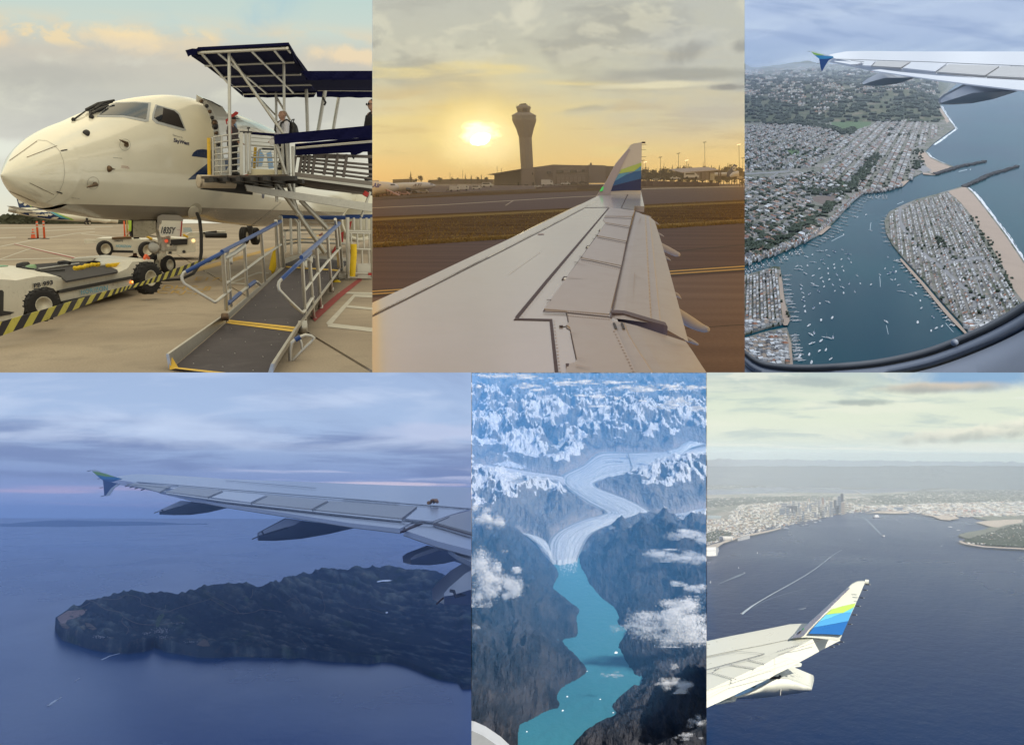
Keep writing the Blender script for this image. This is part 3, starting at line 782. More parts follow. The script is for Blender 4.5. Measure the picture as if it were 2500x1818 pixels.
# --- pushback tractor ------------------------------------------------------------------
A_,B_=P.g(*c3(455,1408/1.0)),P.g(*c3(1600,1134))
A_=P.g(185,1408);B_=P.g(649,1296)
sd_=(B_-A_).normalized();sn_=Vector((-sd_.y,sd_.x,0))
if sn_.y<0:sn_=-sn_
def sp(x,y,off=0.0):
 u,v=c3(x,y)
 return P.pl(u,v,A_-sn_*off,sn_)
trac=thing('pushback_tractor',A_,'low cream pushback tractor PB 993 parked beneath the jet nose','tow tractor')
near_z=sp(720,1025).z
WD=P.g(*c3(250,845),near_z)-sp(640,962)
arch_f=[(250,1385),(268,1290),(300,1200),(350,1130),(420,1085),(500,1068),(580,1088),(640,1150),(662,1220),(690,1285)]
side=[(0,1447),(160,1412)]+arch_f+[(1490,1085),(1488,930),(1520,872),(1562,822),(1662,812),(1672,775),(1440,800),(1388,868),(1270,925),(720,1025),(640,960),(430,952),(180,1000),(-60,985),(-60,1452)]
body=MB().prism([sp(x,y)for x,y in side],WD*.95).build('body',cream_white,trac)
zt=lambda x,y,dz=0:P.g(*c3(x,y),near_z+dz)
MB().prism([zt(x,y,.012)for x,y in((300,838),(740,806),(1000,800),(1400,832),(1385,868),(1180,852),(560,955),(440,944))],(0,0,.02)).build('deck',deck_mat,trac)
MB().prism([zt(x,y,.035)for x,y in((560,957),(1170,852),(1278,902),(1282,918),(1265,926),(722,1024),(662,968))],(0,0,.03)).build('deck_mat',deck_mat,trac)
MB().prism([zt(x,y,.04)for x,y in((415,878),(860,817),(865,823),(430,886))],(0,0,.02)).build('deck_rail',alu,trac)
MB().prism([zt(x,y,.04)for x,y in((1080,838),(1210,818),(1212,826),(1085,846))],(0,0,.02)).build('deck_rail',alu,trac)
fb=P.pl(*c3(740,810),zt(740,810),Vector((0,1,0)))
MB().prism([P.at(*c3(x,y),fb.y)for x,y in((738,812),(790,764),(1060,744),(1092,760),(1088,806))],(0,.9,0)).build('far_cowl',cream_white,trac)
MB().lathe([(0,.035),(-.02,.03)],P.at(*c3(1035,778),fb.y-.005),(0,1,0),10).build('cowl_port',dark_metal,trac)
hz=near_z+.1
hp=lambda x,y:P.g(*c3(x,y),hz)
mh=MB();
T=[hp(-60,838),hp(100,845),hp(450,910),hp(180,962),hp(-60,935)]
Bt=[zt(180,1003,.01),zt(432,962,.01),zt(-60,985,.01)]
mh.poly(T);mh.poly([T[4],T[3],Bt[0],Bt[2]]);mh.poly([T[3],T[2],Bt[1],Bt[0]])
mh.build('hood',cream_white,trac)
mm=MB().prism([hp(x,y)+Vector((0,0,.006))for x,y in((-10,842),(60,842),(90,850),(-10,856))],(0,0,.01)).build('sticker',pm('green_sticker',(.2,.42,.28),.6),trac)
def onside(name,pts,mat,off=.02,th=.03):
 return MB().prism([sp(x,y,off)for x,y in pts],sn_*th).build(name,mat,trac)
onside('rub_strip',[(640,1112),(668,1105),(1488,945),(1488,975),(672,1138),(648,1138)],black_plastic,.04,.05)
onside('rub_strip',[(684,1232),(710,1222),(1488,1060),(1488,1088),(710,1258),(686,1262)],black_plastic,.04,.05)
onside('indicator_lamp',[(1428,1006),(1466,1000),(1466,1028),(1428,1034)],pm('orange_lamp_lens',(.8,.2,.03),.3,emit=(1,.25,.03),estr=.8),.03,.03)
onside('lamp_glow',[(1438,1010),(1454,1008),(1454,1022),(1438,1024)],pm('lit_amber_lamp',(1,.5,.1),.3,emit=(1,.6,.15),estr=2.5),.035,.01)
onside('bumper',[(-60,1105),(25,1105),(42,1125),(38,1345),(0,1356),(-60,1360)],black_plastic,.06,.1)
onside('footwell',[(-60,1345),(30,1330),(160,1345),(110,1372),(-60,1400)],deck_mat,.012,.02)
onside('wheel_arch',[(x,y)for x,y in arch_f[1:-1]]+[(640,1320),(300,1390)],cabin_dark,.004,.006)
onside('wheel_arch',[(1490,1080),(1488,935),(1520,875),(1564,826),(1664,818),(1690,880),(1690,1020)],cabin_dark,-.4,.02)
onside('fender_lip',[(1668,776),(1674,776),(1676,862),(1668,862)],cream_white,.01,.5)
lettering(P,'HORIZON',c3(876,1105),c3(1172,1053),c3(882,1158),lambda u,v:P.pl(u,v,A_-sn_*.026,sn_),bold=.025,space=1.08,shear=.1).build('lettering',horizon_blue,trac)
lettering(P,'PB 993',c3(366,1034),c3(574,994),c3(370,1086),lambda u,v:P.pl(u,v,A_-sn_*.026,sn_),bold=.05,space=1.1).build('lettering',black_letter,trac)
wheel_px(185,1349,66,15.6,.88,.75,trac,rimr=.5,tread=18)
wheel_px(652,1231,66,21.0,.66,.7,trac,rimr=.48,tread=18)
ms=MB()
p_=[zt(x,y,.1)for x,y in spl([(810,872),(850,866),(900,858),(960,838),(1040,830),(1080,830)],6)]
ms.tube([q+Vector((0,0,.012*math.sin(i*2.2)))for i,q in enumerate(p_)],[.03+.015*(i%2)for i in range(len(p_))],6)
ms.build('bungee_cord',yellow_cloth,loc=p_[0],label='yellow bungee cord lying twisted on the tractor deck',cat='cord')
q0,q1=zt(1150,842,.1),zt(1380,818,.1)
ms=MB().tube([q0+(q1-q0)*(i/90)+Vector((0,.04*math.cos(i*1.1),.04*math.sin(i*1.1)))for i in range(91)],.012,5)
ms.tube([q1,zt(1350,800,.16),zt(1365,815,.12)],.03);ms.build('coiled_hose',yellow_cloth,loc=q0,label='yellow coiled air hose stretched along the rear of the tractor deck',cat='hose')
ml=MB().lathe([(0,.07),(.12,.1),(.22,.1),(.24,.05)],zt(190,852,.1),(1,-.3,0),12);ml.tube([zt(250,862,.1),zt(330,880,.08),zt(430,890,.06)],.03);ml.build('work_lamp',black_plastic,trac)
MB().lathe([(0,.05),(.1,.08),(.18,.08),(.2,0)],zt(285,868,.08),(1,-.4,0),12).build('work_lamp',pm('green_lamp',(.25,.4,.22),.4),trac)
mt_=MB().tube([zt(380,880,.1),zt(440,905,.1),zt(520,900,.08),zt(700,885,.06)],.018);mt_.tube([zt(640,806,.1),zt(700,800,.12),zt(760,812,.1)],.04);mt_.tube([zt(950,806,.1),zt(1020,796,.14),zt(1080,806,.1)],.03);mt_.build('loose_cable',black_plastic,loc=zt(380,880,.1),label='black cables lying loose across the tractor deck',cat='cable')
gl=MB().tube([sp(1570,778,-.1)+Vector((0,0,.03)),sp(1590,762,-.1)+Vector((0,0,.05)),sp(1620,775,-.1)+Vector((0,0,.03))],[.03,.05,.03]);gl.build('work_glove',orange_plastic,loc=sp(1590,778,-.1),label='orange work glove on the rear fender of the pushback tractor',cat='glove')
# --- striped cable boom ------------------------------------------------------------------
bp=[(-60,1479,62,13.6),(0,1458,62,13.8),(100,1425,56,14.2),(200,1394,50,14.7),(300,1361,43,15.7),(400,1326,34,17.3),(500,1294,24,18.6),(570,1273,15,19.6),(640,1253,16,20.0),(700,1234,26,20.6),(780,1205,32,22.0),(860,1176,28,24.0),(930,1150,22,26.0),(1010,1122,15,28.5)]
cl=spl(bp,10)
boom=thing('striped_cable_cover',P.g(-40,1520),'yellow and black striped strap running along the apron in front of the tractor','cable cover')
hz_y=pm('hazard_yellow',(.56,.50,.10),.7,var=.15,stain=(.2,.16,.06),stain_amt=.5)
hz_k=pm('hazard_black',(.03,.026,.034),.75,var=.25)
def bpt(t,side):
 i=min(int(t),len(cl)-2);f=t-i
 u,v,w,d=[a+(b-a)*f for a,b in zip(cl[i],cl[i+1])]
 return P.at(u,v+side*w/2,d)
t_=0.0;ki=0
while t_<len(cl)-4:
 w_px=cl[int(t_)][2]
 st=max(1.3,3.6*(w_px/50))
 if int(t_)>70:st=2.0
 sl=st*.9
 m_=MB()
 a,b=t_,min(t_+st,len(cl)-2.2)
 L_=[]
 for q in range(4):
  tt=a+(b-a)*q/3
  L_.append((bpt(min(tt+sl*.5,len(cl)-2),-1),bpt(max(tt-sl*.5,0),1)))
 m_.grid([[x[0]for x in L_],[x[1]for x in L_]],False)
 m_.grid([[x[0]+Vector((0,.08,0))for x in L_],[x[1]+Vector((0,.08,0))for x in L_]],False)
 m_.grid([[x[0]for x in L_],[x[0]+Vector((0,.08,0))for x in L_]],False)
 m_.build('stripe',hz_y if ki%2 else hz_k,boom)
 t_=b;ki+=1
# --- second tug (belt loader behind the gear) ------------------------------------------------
tug=thing('belt_loader',P.g(560,1140),'cream belt loader tug behind the nose gear with its beam pointing right','belt loader')
td=40.9
t5=lambda x,y,d=td:P.at(*c5(x,y),d)
arc=[(330,690),(345,600),(375,530),(430,490),(490,482),(550,500),(590,560),(600,660)]
arc2=[(1085,715),(1100,600),(1150,530),(1220,512),(1300,540),(1345,660)]
sidep=[(325,690)]+arc+[(600,710),(985,715)]+arc2+[(1350,745),(1780,742),(1780,470),(1390,480),(1385,470),(970,475),(960,445),(325,455)]
MB().prism([t5(x,y)for x,y in sidep],(0,3.2,0)).build('body',cream_white,tug)
MB().prism([t5(x,y)for x,y in((1770,745),(2105,692),(2105,448),(1965,462),(1650,440),(1620,480),(1770,490))],(0,3,0)).build('rear_body',cream_white,tug)
MB().prism([t5(x,y,td-.06)for x,y in((1640,475),(1960,460),(1955,562),(1640,582))],(0,.1,0)).build('dark_panel',black_plastic,tug)
MB().prism([t5(x,y,td-.05)for x,y in((605,662),(985,672),(985,712),(605,702))],(0,.1,0)).build('side_step',black_plastic,tug)
MB().prism([t5(x,y,td+.3)for x,y in((110,470),(325,475),(325,540),(112,548))],(0,.4,0)).build('belt_end',cream_white,tug)
MB().prism([t5(x,y,td+.3)for x,y in((1900,400),(2010,350),(2640,318),(2640,420),(1960,450))],(0,1.2,0)).build('beam',cream_white,tug)
MB().tube([P.at(908,1042,td),P.at(912,1042,td),P.at(1000,1043,td),P.at(1005,1043,td)],[.08,.1,.1,.08],12).build('roller',black_plastic,tug)
MB().prism([P.at(u,v,td+.2)for u,v in((900,1028),(960,1022),(960,1038),(900,1036))],(0,.5,0)).build('roller_guard',dark_metal,tug)
MB().prism([t5(x,y,td+.2)for x,y in((1885,262),(2020,260),(2050,338),(1880,345))],(0,.1,0)).build('notice_board',pm('pale_blue_board',(.42,.5,.55),.6),tug)
MB().lathe([(0,.05),(.03,.07),(.05,0)],t5(2065,495,td-.02),(0,-1,0),10).build('headlamp',pm('lit_headlamp',(1,.7,.3),.3,emit=(1,.75,.35),estr=.9),tug)
MB().lathe([(0,.05),(.02,.06),(.02,.04),(.01,0)],t5(1895,690,td-.03),(0,-1,0),12).build('tow_eye',dark_metal,tug)
for x0 in(1415,1645):MB().prism([t5(x,y,td-.02)for x,y in((x0-25,685),(x0+30,685),(x0+30,728),(x0-25,728))],(0,.05,0)).build('reflector',black_plastic,tug)
for x0,y0,x1,y1,mm in((610,450,960,435,probe),(1230,420,1330,470,yellow_paint),(1880,385,1970,435,yellow_paint)):
 MB().tube([t5(x0,y0,td-.05),t5(x1,y1,td-.05)],.05).build('guide_rail',mm,tug)
lettering(P,'CHARLATTE',c5(655,478),c5(806,480),c5(655,512),lambda u,v:P.at(u,v,td-.012),bold=.03).build('lettering',black_letter,tug)
lettering(P,'HORIZON',c5(682,566),c5(956,574),c5(678,612),lambda u,v:P.at(u,v,td-.012),bold=.03,shear=.1).build('lettering',horizon_blue,tug)
wheel_px(464,1102,34,td-.2,.86,.6,tug,rimr=.6);wheel_px(650,1108,36,td-.25,.86,.6,tug,rimr=.6)
# --- boarding ramp (front) ------------------------------------------------------------------
def pz(c,z):return P.g(c[0],c[1],z)
RL0,RR0=pz(c4(75,1612),.02),pz(c4(870,1700),.02)
RL1,RR1=pz(c4(540,1218),.16),pz(c4(1128,1290),.16)
RL2,RR2=pz(c4(1045,745),.32),pz(c4(1497,778),.32)
LL=pz(c4(1035,690),.32);
ramp=thing('boarding_ramp',RL0,'aluminium boarding ramp with dark grip floor and blue handrails leading up from the apron','boarding ramp')
def slabq(name,pts,th,mat,par=None):
 return MB().prism([p-Vector((0,0,th))for p in pts],(0,0,th)).build(name,mat,par or ramp)
slabq('ramp_floor',[RL0,RR0,RR1,RL1],.05,grip)
slabq('ramp_floor',[RL1+Vector((0,.02,.0)),RR1+Vector((0,.02,0)),RR2,RL2],.05,grip)
slabq('landing_floor',[RL2+Vector((0,.03,0)),RR2+Vector((0,.03,0)),pz(c4(1590,690),.32),pz(c4(1180,655),.32),pz(c4(1030,700),.32)],.05,grip)
up=Vector((0,0,.005))
def band(a,b,c,d,nm='yellow_edge'):MB().quad(a+up,b+up,c+up,d+up).build(nm,yellow_paint,ramp)
band(pz(c4(560,1200),.165),pz(c4(1135,1262),.165),pz(c4(1128,1278),.162),pz(c4(552,1213),.162))
band(pz(c4(545,1216),.16),pz(c4(1126,1284),.16),pz(c4(1112,1304),.155),pz(c4(530,1228),.155))
band(pz(c4(1052,738),.325),pz(c4(1500,769),.325),pz(c4(1496,781),.322),pz(c4(1046,750),.322))
band(pz(c4(95,1606),.03),pz(c4(880,1690),.03),pz(c4(870,1712),.03),pz(c4(70,1616),.03))
mbolt=MB()
def lerp(a,b,t):return a+(b-a)*t
for(a,b,c,d,n,m_)in((RL0,RR0,RR1,RL1,3,4),(RL1,RR1,RR2,RL2,3,7)):
 for i in range(n):
  for j in range(m_):
   q=lerp(lerp(a,b,(i+.5)/n),lerp(d,c,(i+.5)/n),(j+.4)/m_)
   mbolt.lathe([(0,.008),(.008,.005)],q,(0,0,1),5)
mbolt.build('bolt_heads',alu_pale,ramp,kind='stuff')
def kerb(name,a,b,h0,h1,out,th=.03,top=0):
 o_=Vector(out)
 return MB().add([a,b,b+Vector((0,0,h1))+o_*h1,a+Vector((0,0,h0))+o_*h0]+[q+Vector((-th if out[0]<=0 else th,0,0))for q in(a,b,b+Vector((0,0,h1))+o_*h1,a+Vector((0,0,h0))+o_*h0)],[(0,1,2,3),(7,6,5,4),(0,4,5,1),(1,5,6,2),(2,6,7,3),(3,7,4,0)]).build(name,alu,ramp)
kerb('side_kerb',RL0+Vector((-.01,0,0)),RL1+Vector((-.01,0,0)),.15,.10,(-.12,0,0))
kerb('side_kerb',RL1+Vector((-.01,.05,0)),RL2+Vector((-.01,0,0)),.075,.05,(-.1,0,0))
kerb('side_kerb',RR0+Vector((.01,0,0)),RR1+Vector((.01,0,0)),.14,.12,(.35,0,0))
kerb('side_kerb',RR1+Vector((.01,.05,0)),RR2+Vector((.01,0,0)),.05,.05,(.2,0,0))
MB().poly([RL0+Vector((-.03,-.05,-.01)),RL0+Vector((.06,-.02,.0)),RL0+Vector((.0,.1,.1)),RL0+Vector((-.03,.05,.11))]).build('yellow_corner',yellow_paint,ramp)
MB().poly([RL1+Vector((-.02,-1.2,.055)),RL1+Vector((-.02,.15,.03)),RL1+Vector((-.03,.15,.12)),RL1+Vector((-.03,-.7,.13))]).build('painted_kerb_reflection',probe,ramp)  # bronze sheet stands in for a reflection on the kerb
def inv_interp(pairs):
 pairs=sorted(pairs)
 def f(x):
  if x<=pairs[0][0]:a,b=pairs[0],pairs[1]
  elif x>=pairs[-1][0]:a,b=pairs[-2],pairs[-1]
  else:
   k=max(i for i in range(len(pairs))if pairs[i][0]<=x);a,b=pairs[k],pairs[k+1]
  t=(x-a[0])/(b[0]-a[0])
  return 1/(1/a[1]+(1/b[1]-1/a[1])*t)
 return f
dL=inv_interp([(540,RL1.y),(1045,RL2.y)])
dR=inv_interp([(1135,RR1.y),(1497,RR2.y)])
def dLc(x):return dL(max(x,470))
def dRc(x):return dR(max(min(x,1530),1120))
def rail(name,pts,df,r,mat,par,n=8,dz=0.0):
 return MB().tube([P.at(*c4(x,y),df(x)+dz)for x,y in pts],[r*df(x)/18 for x,y in pts],n).build(name,mat,par)
RT_=.026
for name,pts,mat,r in(('handrail',[(190,785),(345,703),(500,622),(550,596)],blue_sleeve,.034),('handrail',[(498,612),(700,512),(850,435),(1000,355)],blue_sleeve,.034),('rail_loop',[(205,777),(172,793),(155,822),(157,858),(176,888),(300,965),(425,1040),(438,1046),(455,1038),(515,988),(572,938)],alu_pale,RT_),('mid_rail',[(535,885),(706,765),(850,655),(1005,552)],alu_pale,.022),('rail_brace',[(520,668),(600,630),(690,562)],alu,.04),('lower_bar',[(548,1060),(655,970)],blue_sleeve,.036),('lower_bar',[(655,968),(720,915)],alu_pale,RT_),('lower_bar',[(720,915),(780,872)],blue_sleeve,.036),('lower_bar',[(780,872),(800,874),(825,897)],alu_pale,RT_),('rail_post',[(508,622),(522,880),(538,1112)],alu_pale,.036),('rail_post',[(550,618),(562,860),(578,1082)],alu_pale,.026),('rail_post',[(690,540),(704,780),(716,996)],alu_pale,.028),('rail_post',[(835,450),(850,660),(865,866)],alu_pale,.028),('rail_post',[(962,345),(972,550),(984,752)],alu_pale,.03),('rail_post',[(1002,312),(1012,520),(1026,738)],alu_pale,.035)):
 rail(name,pts,dLc,r,mat,ramp)
for name,pts,mat,r in(('handrail',[(1010,850),(1130,736),(1258,622)],blue_sleeve,.036),('handrail',[(1180,662),(1330,535),(1505,370)],blue_sleeve,.036),('rail_loop',[(1016,845),(990,872),(983,905),(990,940),(1090,1046),(1178,1130),(1192,1136),(1206,1122),(1280,1000)],alu_pale,RT_*1.1),('mid_rail',[(1212,945),(1320,800),(1420,680),(1520,570)],alu_pale,.022),('rail_post',[(1188,690),(1203,960),(1218,1242)],alu_pale,.03),('rail_post',[(1250,650),(1268,930),(1288,1212)],alu_pale,.032),('rail_post',[(1310,580),(1328,830),(1346,1095)],alu_pale,.03),('rail_post',[(1405,480),(1422,700),(1440,940)],alu_pale,.028),('rail_post',[(1500,385),(1516,570),(1532,772)],alu_pale,.028),('rail_post',[(1472,335),(1488,530),(1506,750)],alu_pale,.028)):
 rail(name,pts,dRc,r,mat,ramp)
for(x,y),df in(((1203,720),dRc),((1252,680),dRc),((562,690),dLc),((1346,1095),dRc),((1440,940),dRc),((1288,1205),dRc)):
 MB().lathe([(-.05,.045),(.05,.045)],P.at(*c4(x,y),df(x)-.01),(0,0,1),8).build('rail_clamp',alu,ramp)
dF=lambda x:11.4
for name,pts,mat,r in(('front_loop',[(1088,1720),(1086,1560),(1086,1450),(1100,1395),(1128,1370)],alu_pale,.034),('front_loop',[(1128,1370),(1172,1345)],blue_sleeve,.044),('front_loop',[(1172,1345),(1215,1328),(1262,1335),(1290,1352),(1272,1382),(1190,1460),(1105,1546)],alu_pale,.03),('front_loop',[(1168,1362),(1182,1400),(1188,1455)],alu_pale,.022)):
 rail(name,pts,dF,r,mat,ramp)
MB().lathe([(-.05,.09),(.05,.09)],P.at(*c4(1192,1262),13.7),(1,-.3,0),12).build('hinge',alu,ramp)
MB().lathe([(-.04,.05),(.04,.05)],P.at(*c4(526,1172),13.5),(1,-.3,0),10).build('hinge',probe,ramp)
d2=lambda x:RL2.y+2.2
d2b=lambda x:RL2.y+1.0
for name,pts,mat,r,df in(('handrail',[(1000,312),(1165,319)],blue_sleeve,.04,d2b),('handrail',[(1170,317),(1360,320),(1558,320)],blue_sleeve,.045,d2),('handrail',[(1562,313),(1690,313),(1820,311)],blue_sleeve,.05,d2b),('rail_post',[(1088,320),(1096,640)],alu_pale,.03,d2b),('rail_post',[(1163,320),(1170,632)],alu_pale,.03,d2),('rail_post',[(1118,322),(1150,370),(1158,630)],alu_pale,.022,d2b),('mid_rail',[(1010,432),(1165,428),(1300,424),(1500,428)],alu_pale,.025,d2),('mid_rail',[(1015,552),(1165,530),(1560,545)],alu_pale,.026,d2),('mid_rail',[(1040,520),(1165,504),(1470,506)],alu_pale,.02,d2),('mid_rail',[(1165,360),(1500,366)],alu_pale,.008,d2),('mid_rail',[(1165,395),(1500,398)],alu_pale,.008,d2),('mid_rail',[(1165,462),(1500,466)],alu_pale,.008,d2),('rail_post',[(1360,322),(1366,430)],alu_pale,.02,d2),('rail_post',[(1040,440),(1046,620)],alu_pale,.02,d2b)):
 rail(name,pts,df,r*.75,mat,ramp)
flat2=lambda pts,d,th:MB().prism([P.at(*c4(x,y),d)for x,y in pts],(0,th,0))
flat2([(1028,672),(1180,632),(1182,660),(1032,720)],RL2.y+1.0,.05).build('toe_board',alu,ramp)
flat2([(1180,632),(1340,650),(1580,668),(1580,694),(1180,660)],RL2.y+2.2,.05).build('toe_board',alu,ramp)
gate=thing('rail_gate',P.at(*c4(1680,850),RL2.y-.8),'aluminium barred gate at the right edge with a yellow sleeve hanging on it','gate')
dG=RL2.y-.8
def gbar(name,a,b,r):MB().tube([P.at(*c4(*a),dG),P.at(*c4(*b),dG)],r,7).build(name,alu_pale,gate)
for x in(1578,1790):gbar('post',(x,318),(x+4,842),.05)
for y in(436,452,590,800,836):gbar('rail',(1580,y),(1795,y+3),.03)
for x in(1632,1690,1740):gbar('bar',(x,322),(x+2,438),.03)
for x in(1608,1660,1715,1765):gbar('bar',(x,452),(x+4,590),.026)
for x in(1640,1700,1760):gbar('bar',(x,592),(x+3,715),.026)
flat2([(1660,716),(1800,712),(1800,840),(1665,838)],dG,.04).build('lower_panel',alu,gate)
flat2([(1757,795),(1784,795),(1784,816),(1757,816)],dG-.06,.04).build('reflector',red_plastic,gate)
def sleeve(name,pts,d,label):
 m=MB()
 q=spl(pts,7)
 m.tube([P.at(*c4(x,y),d)for x,y,w in q],[w/1.9387/P.ppm(d)/2*(1+.07*(i%2))for i,(x,y,w)in enumerate(q)],9)
 return m.build(name,yellow_cloth,loc=P.at(*c4(*pts[-1][:2]),d),label=label,cat='sleeve')
sleeve('cable_sleeve',[(962,590,40),(958,640,56),(945,700,60),(928,770,52),(922,780,40)],RL2.y+.3,'crumpled yellow cloth sleeve hanging at the left rear corner of the ramp')
sleeve('cable_sleeve',[(1628,548,54),(1630,640,52),(1622,740,52),(1618,826,50)],dG-.25,'long straight yellow cloth sleeve hanging on the barred gate')
m=MB().tube([P.at(*c4(x,y),RL2.y-1.5)for x,y in spl([(1462,925),(1470,880),(1500,885),(1490,920),(1458,938)],5)],.07,7)
m.build('yellow_rope',yellow_cloth,loc=P.at(*c4(1470,935),RL2.y-1.5),label='small knot of yellow rope beneath the ramp edge by the red ground line',cat='rope')
mu=MB();mu.bar(P.at(*c4(1400,850),RL2.y-.2),P.at(*c4(1660,845),RL2.y-.2),.12,.2);mu.bar(P.at(*c4(1500,815),RL2.y-.4),P.at(*c4(1590,830),RL2.y-.4),.1,.12);mu.tube([P.at(*c4(1510,850),RL2.y-.6),P.at(*c4(1470,900),RL2.y-.6)],.05);mu.build('hitch',alu,ramp)
for pts,mat in(([(1440,620),(1475,560),(1478,600),(1455,630)],red_plastic),([(1330,470),(1362,448),(1365,470),(1340,480)],red_plastic),([(1520,450),(1545,440),(1540,530),(1518,535)],red_plastic),([(990,485),(1035,480),(1028,505),(1005,515)],red_plastic),([(1590,360),(1616,350),(1600,420),(1588,415)],red_plastic),([(1320,590),(1355,562),(1368,580),(1352,625),(1318,640)],jet_white)):
 flat2(pts,RL2.y+2.6,.05).build('stair_fitting',mat,ramp)
# --- the covered platform at the door ---------------------------------------------------------
DP=26.6
q2=lambda x,y,d=DP:P.at(*c2(x,y),d)
plat=thing('boarding_platform',P.g(1222,1060),'covered boarding platform with navy canvas roof on aluminium posts at the jet door','boarding platform')
zc=q2(160,98).z
cp=lambda x,y:P.g(*c2(x,y),zc)
roof=[(150,100),(1168,48),(1480,572),(650,577)]
MB().prism([cp(x,y)for x,y in roof],(0,0,.06)).build('canopy_roof',navy_cloth,plat)
mv=MB();a,b=cp(650,577),cp(1480,572)
mv.grid([[lerp(a,b,i/12)for i in range(13)],[P.at(*c2(670+(1450-670)*i/12,633+4*math.sin(i*1.9)),lerp(a,b,i/12).y)for i in range(13)]])
mv.build('valance',navy_cloth,plat)
e0,e1=cp(1168,48),cp(1480,572)
mv=MB()
ups=[(1172,44),(1225,130),(1300,225),(1378,332),(1440,440)];lows=[(1190,95),(1228,210),(1290,300),(1330,380),(1450,560)]
dsk=[lerp(e0,e1,t).y for t in(0,.2,.4,.6,.9)]
mv.grid([[P.at(*c2(*p),d)for p,d in zip(ups,dsk)],[P.at(*c2(*p),d-.1)for p,d in zip(lows,dsk)]]);mv.build('side_skirt',navy_cloth,plat)
mv=MB();mv.grid([[q2(10,106,DP-.2),q2(90,86),q2(170,90),q2(240,92)],[q2(26,140,DP-.1),q2(70,120),q2(150,112),q2(200,112)],[q2(42,180,DP-.1),q2(70,162),q2(120,158),cp(190,190)]]);mv.build('side_skirt',navy_cloth,plat)
mv=MB();mv.grid([[cp(80,160),cp(250,275),cp(450,430),cp(650,577)],[P.at(*c2(76,172),cp(80,160).y),P.at(*c2(250,288),cp(250,275).y),P.at(*c2(450,442),cp(450,430).y),P.at(*c2(662,628),cp(650,577).y)]],False);mv.build('side_skirt',navy_cloth,plat)
MB().prism([cp(x,y)for x,y in((80,162),(160,98),(655,577))],(0,0,.06)).build('canopy_roof',navy_cloth,plat)
dn=Vector((0,0,-.06))
for a,b,r in(((155,104),(1168,54),.06),((230,252),(1225,213),.045),((398,377),(1302,351),.045),((540,486),(1442,467),.045),((655,572),(1470,565),.04),((190,110),(492,452),.055),((370,105),(920,568),.05),((745,80),(1218,560),.05),((1000,70),(1115,212),.05),((1150,50),(1182,100),.05)):
 MB().tube([cp(*a)+dn,cp(*b)+dn],r*.66,7).build('canopy_tube',alu_pale,plat)
zp=P.at(*c2(700,1505),DP).z
pp=lambda x,y:P.g(*c2(x,y),zp)
farp=cp(1025,570).y
def postp(name,a,b,d0,d1,r,mat=alu_pale):MB().tube([P.at(*c2(*a),d0),P.at(*c2(*b),d1)],r*.72,8).build(name,mat,plat)
postp('post',(500,85),(512,1540),DP-.1,DP-.1,.055)
postp('post',(1112,208),(1120,1060),DP+1.5,DP+1.5,.05)
postp('post',(1026,572),(1032,1240),farp,farp,.06,alu);postp('post',(1360,440),(1382,1100),farp-1,farp-1,.075,alu);postp('post',(1596,435),(1480,1100),DP+4,DP+4,.075);postp('post',(1742,540),(1650,1080),farp,farp,.075,alu)
postp('post',(1018,1150),(1034,1800),DP-.2,DP-.2,.055);postp('post',(1214,1180),(1225,1720),DP-.2,DP-.2,.055);postp('post',(1140,1140),(1160,1500),DP,DP,.05);postp('post',(1162,1140),(1172,1500),DP+.1,DP+.1,.05);postp('post',(1098,1150),(1106,1520),DP,DP,.05)
postp('brace',(512,178),(1108,1040),DP-.05,DP-.05,.055);postp('brace',(838,640),(1028,840),farp,farp,.04,alu);postp('brace',(1036,640),(1185,890),farp,farp,.05,alu)
postp('brace',(1030,1160),(1195,1680),DP-.3,DP-.3,.06,alu);
deckp=[pp(185,1522),pp(700,1500),pp(1118,1508)]
MB().prism([q2(190,1515,DP-.1),q2(500,1512,DP-.1),q2(700,1500,DP-.1),q2(700,1520,DP-.1),q2(505,1545,DP-.1),q2(190,1545,DP-.1)],(0,.15,0)).build('platform_edge',alu_pale,plat)
MB().prism([q2(700,1497),q2(730,1430),q2(1100,1445),q2(1118,1495),q2(1118,1525),q2(700,1522)],(0,.2,0)).build('platform_fascia',pm('cream_deck_edge',(.75,.66,.45),.5,var=.1),plat)
und=pm('platform_underside',(.10,.075,.062),.7,var=.35,scale=3)
MB().prism([P.g(*c2(x,y),zp-.12)for x,y in((190,1540),(1150,1522),(1400,1612),(1240,1640),(770,1655))],(0,0,.06)).build('platform_underside',und,plat)
for x0,y0,x1,y1 in((300,1545,780,1640),(450,1543,900,1632),(600,1540,1050,1625),(760,1535,1180,1618),(900,1530,1290,1610),(240,1560,1250,1535),(420,1590,1330,1570),(640,1622,1390,1600)):
 MB().bar(P.g(*c2(x0,y0),zp-.16),P.g(*c2(x1,y1),zp-.16),.09,.1).build('floor_joist',dark_metal,plat)
mpipe=MB().lathe([(0,.16),(.9,.16)],q2(158,1570,DP-.2),(.95,.3,0),18);mpipe.lathe([(.0,.115),(.05,.115),(.05,.16),(-.01,.16),(-.01,.115)],q2(158,1570,DP-.2),(.95,.3,0),18)
mpipe.build('bumper_pipe',pm('beige_pipe',(.55,.46,.36),.5),plat)
MB().bar(q2(190,1590,DP+.1),q2(760,1655,DP+.4),.12,.3).build('underframe_beam',dark_metal,plat)
for x,y in((248,1531),(512,1533),(697,1515)):MB().box(q2(x,y,DP-.2),(.09,.05,.08)).build('marker_lamp',red_plastic,plat)
def qr(name,a,b,r,d=DP-.05,mat=alu_pale,par=plat):MB().tube([q2(*a,d),q2(*b,d)],r*.75,6).build(name,mat,par)
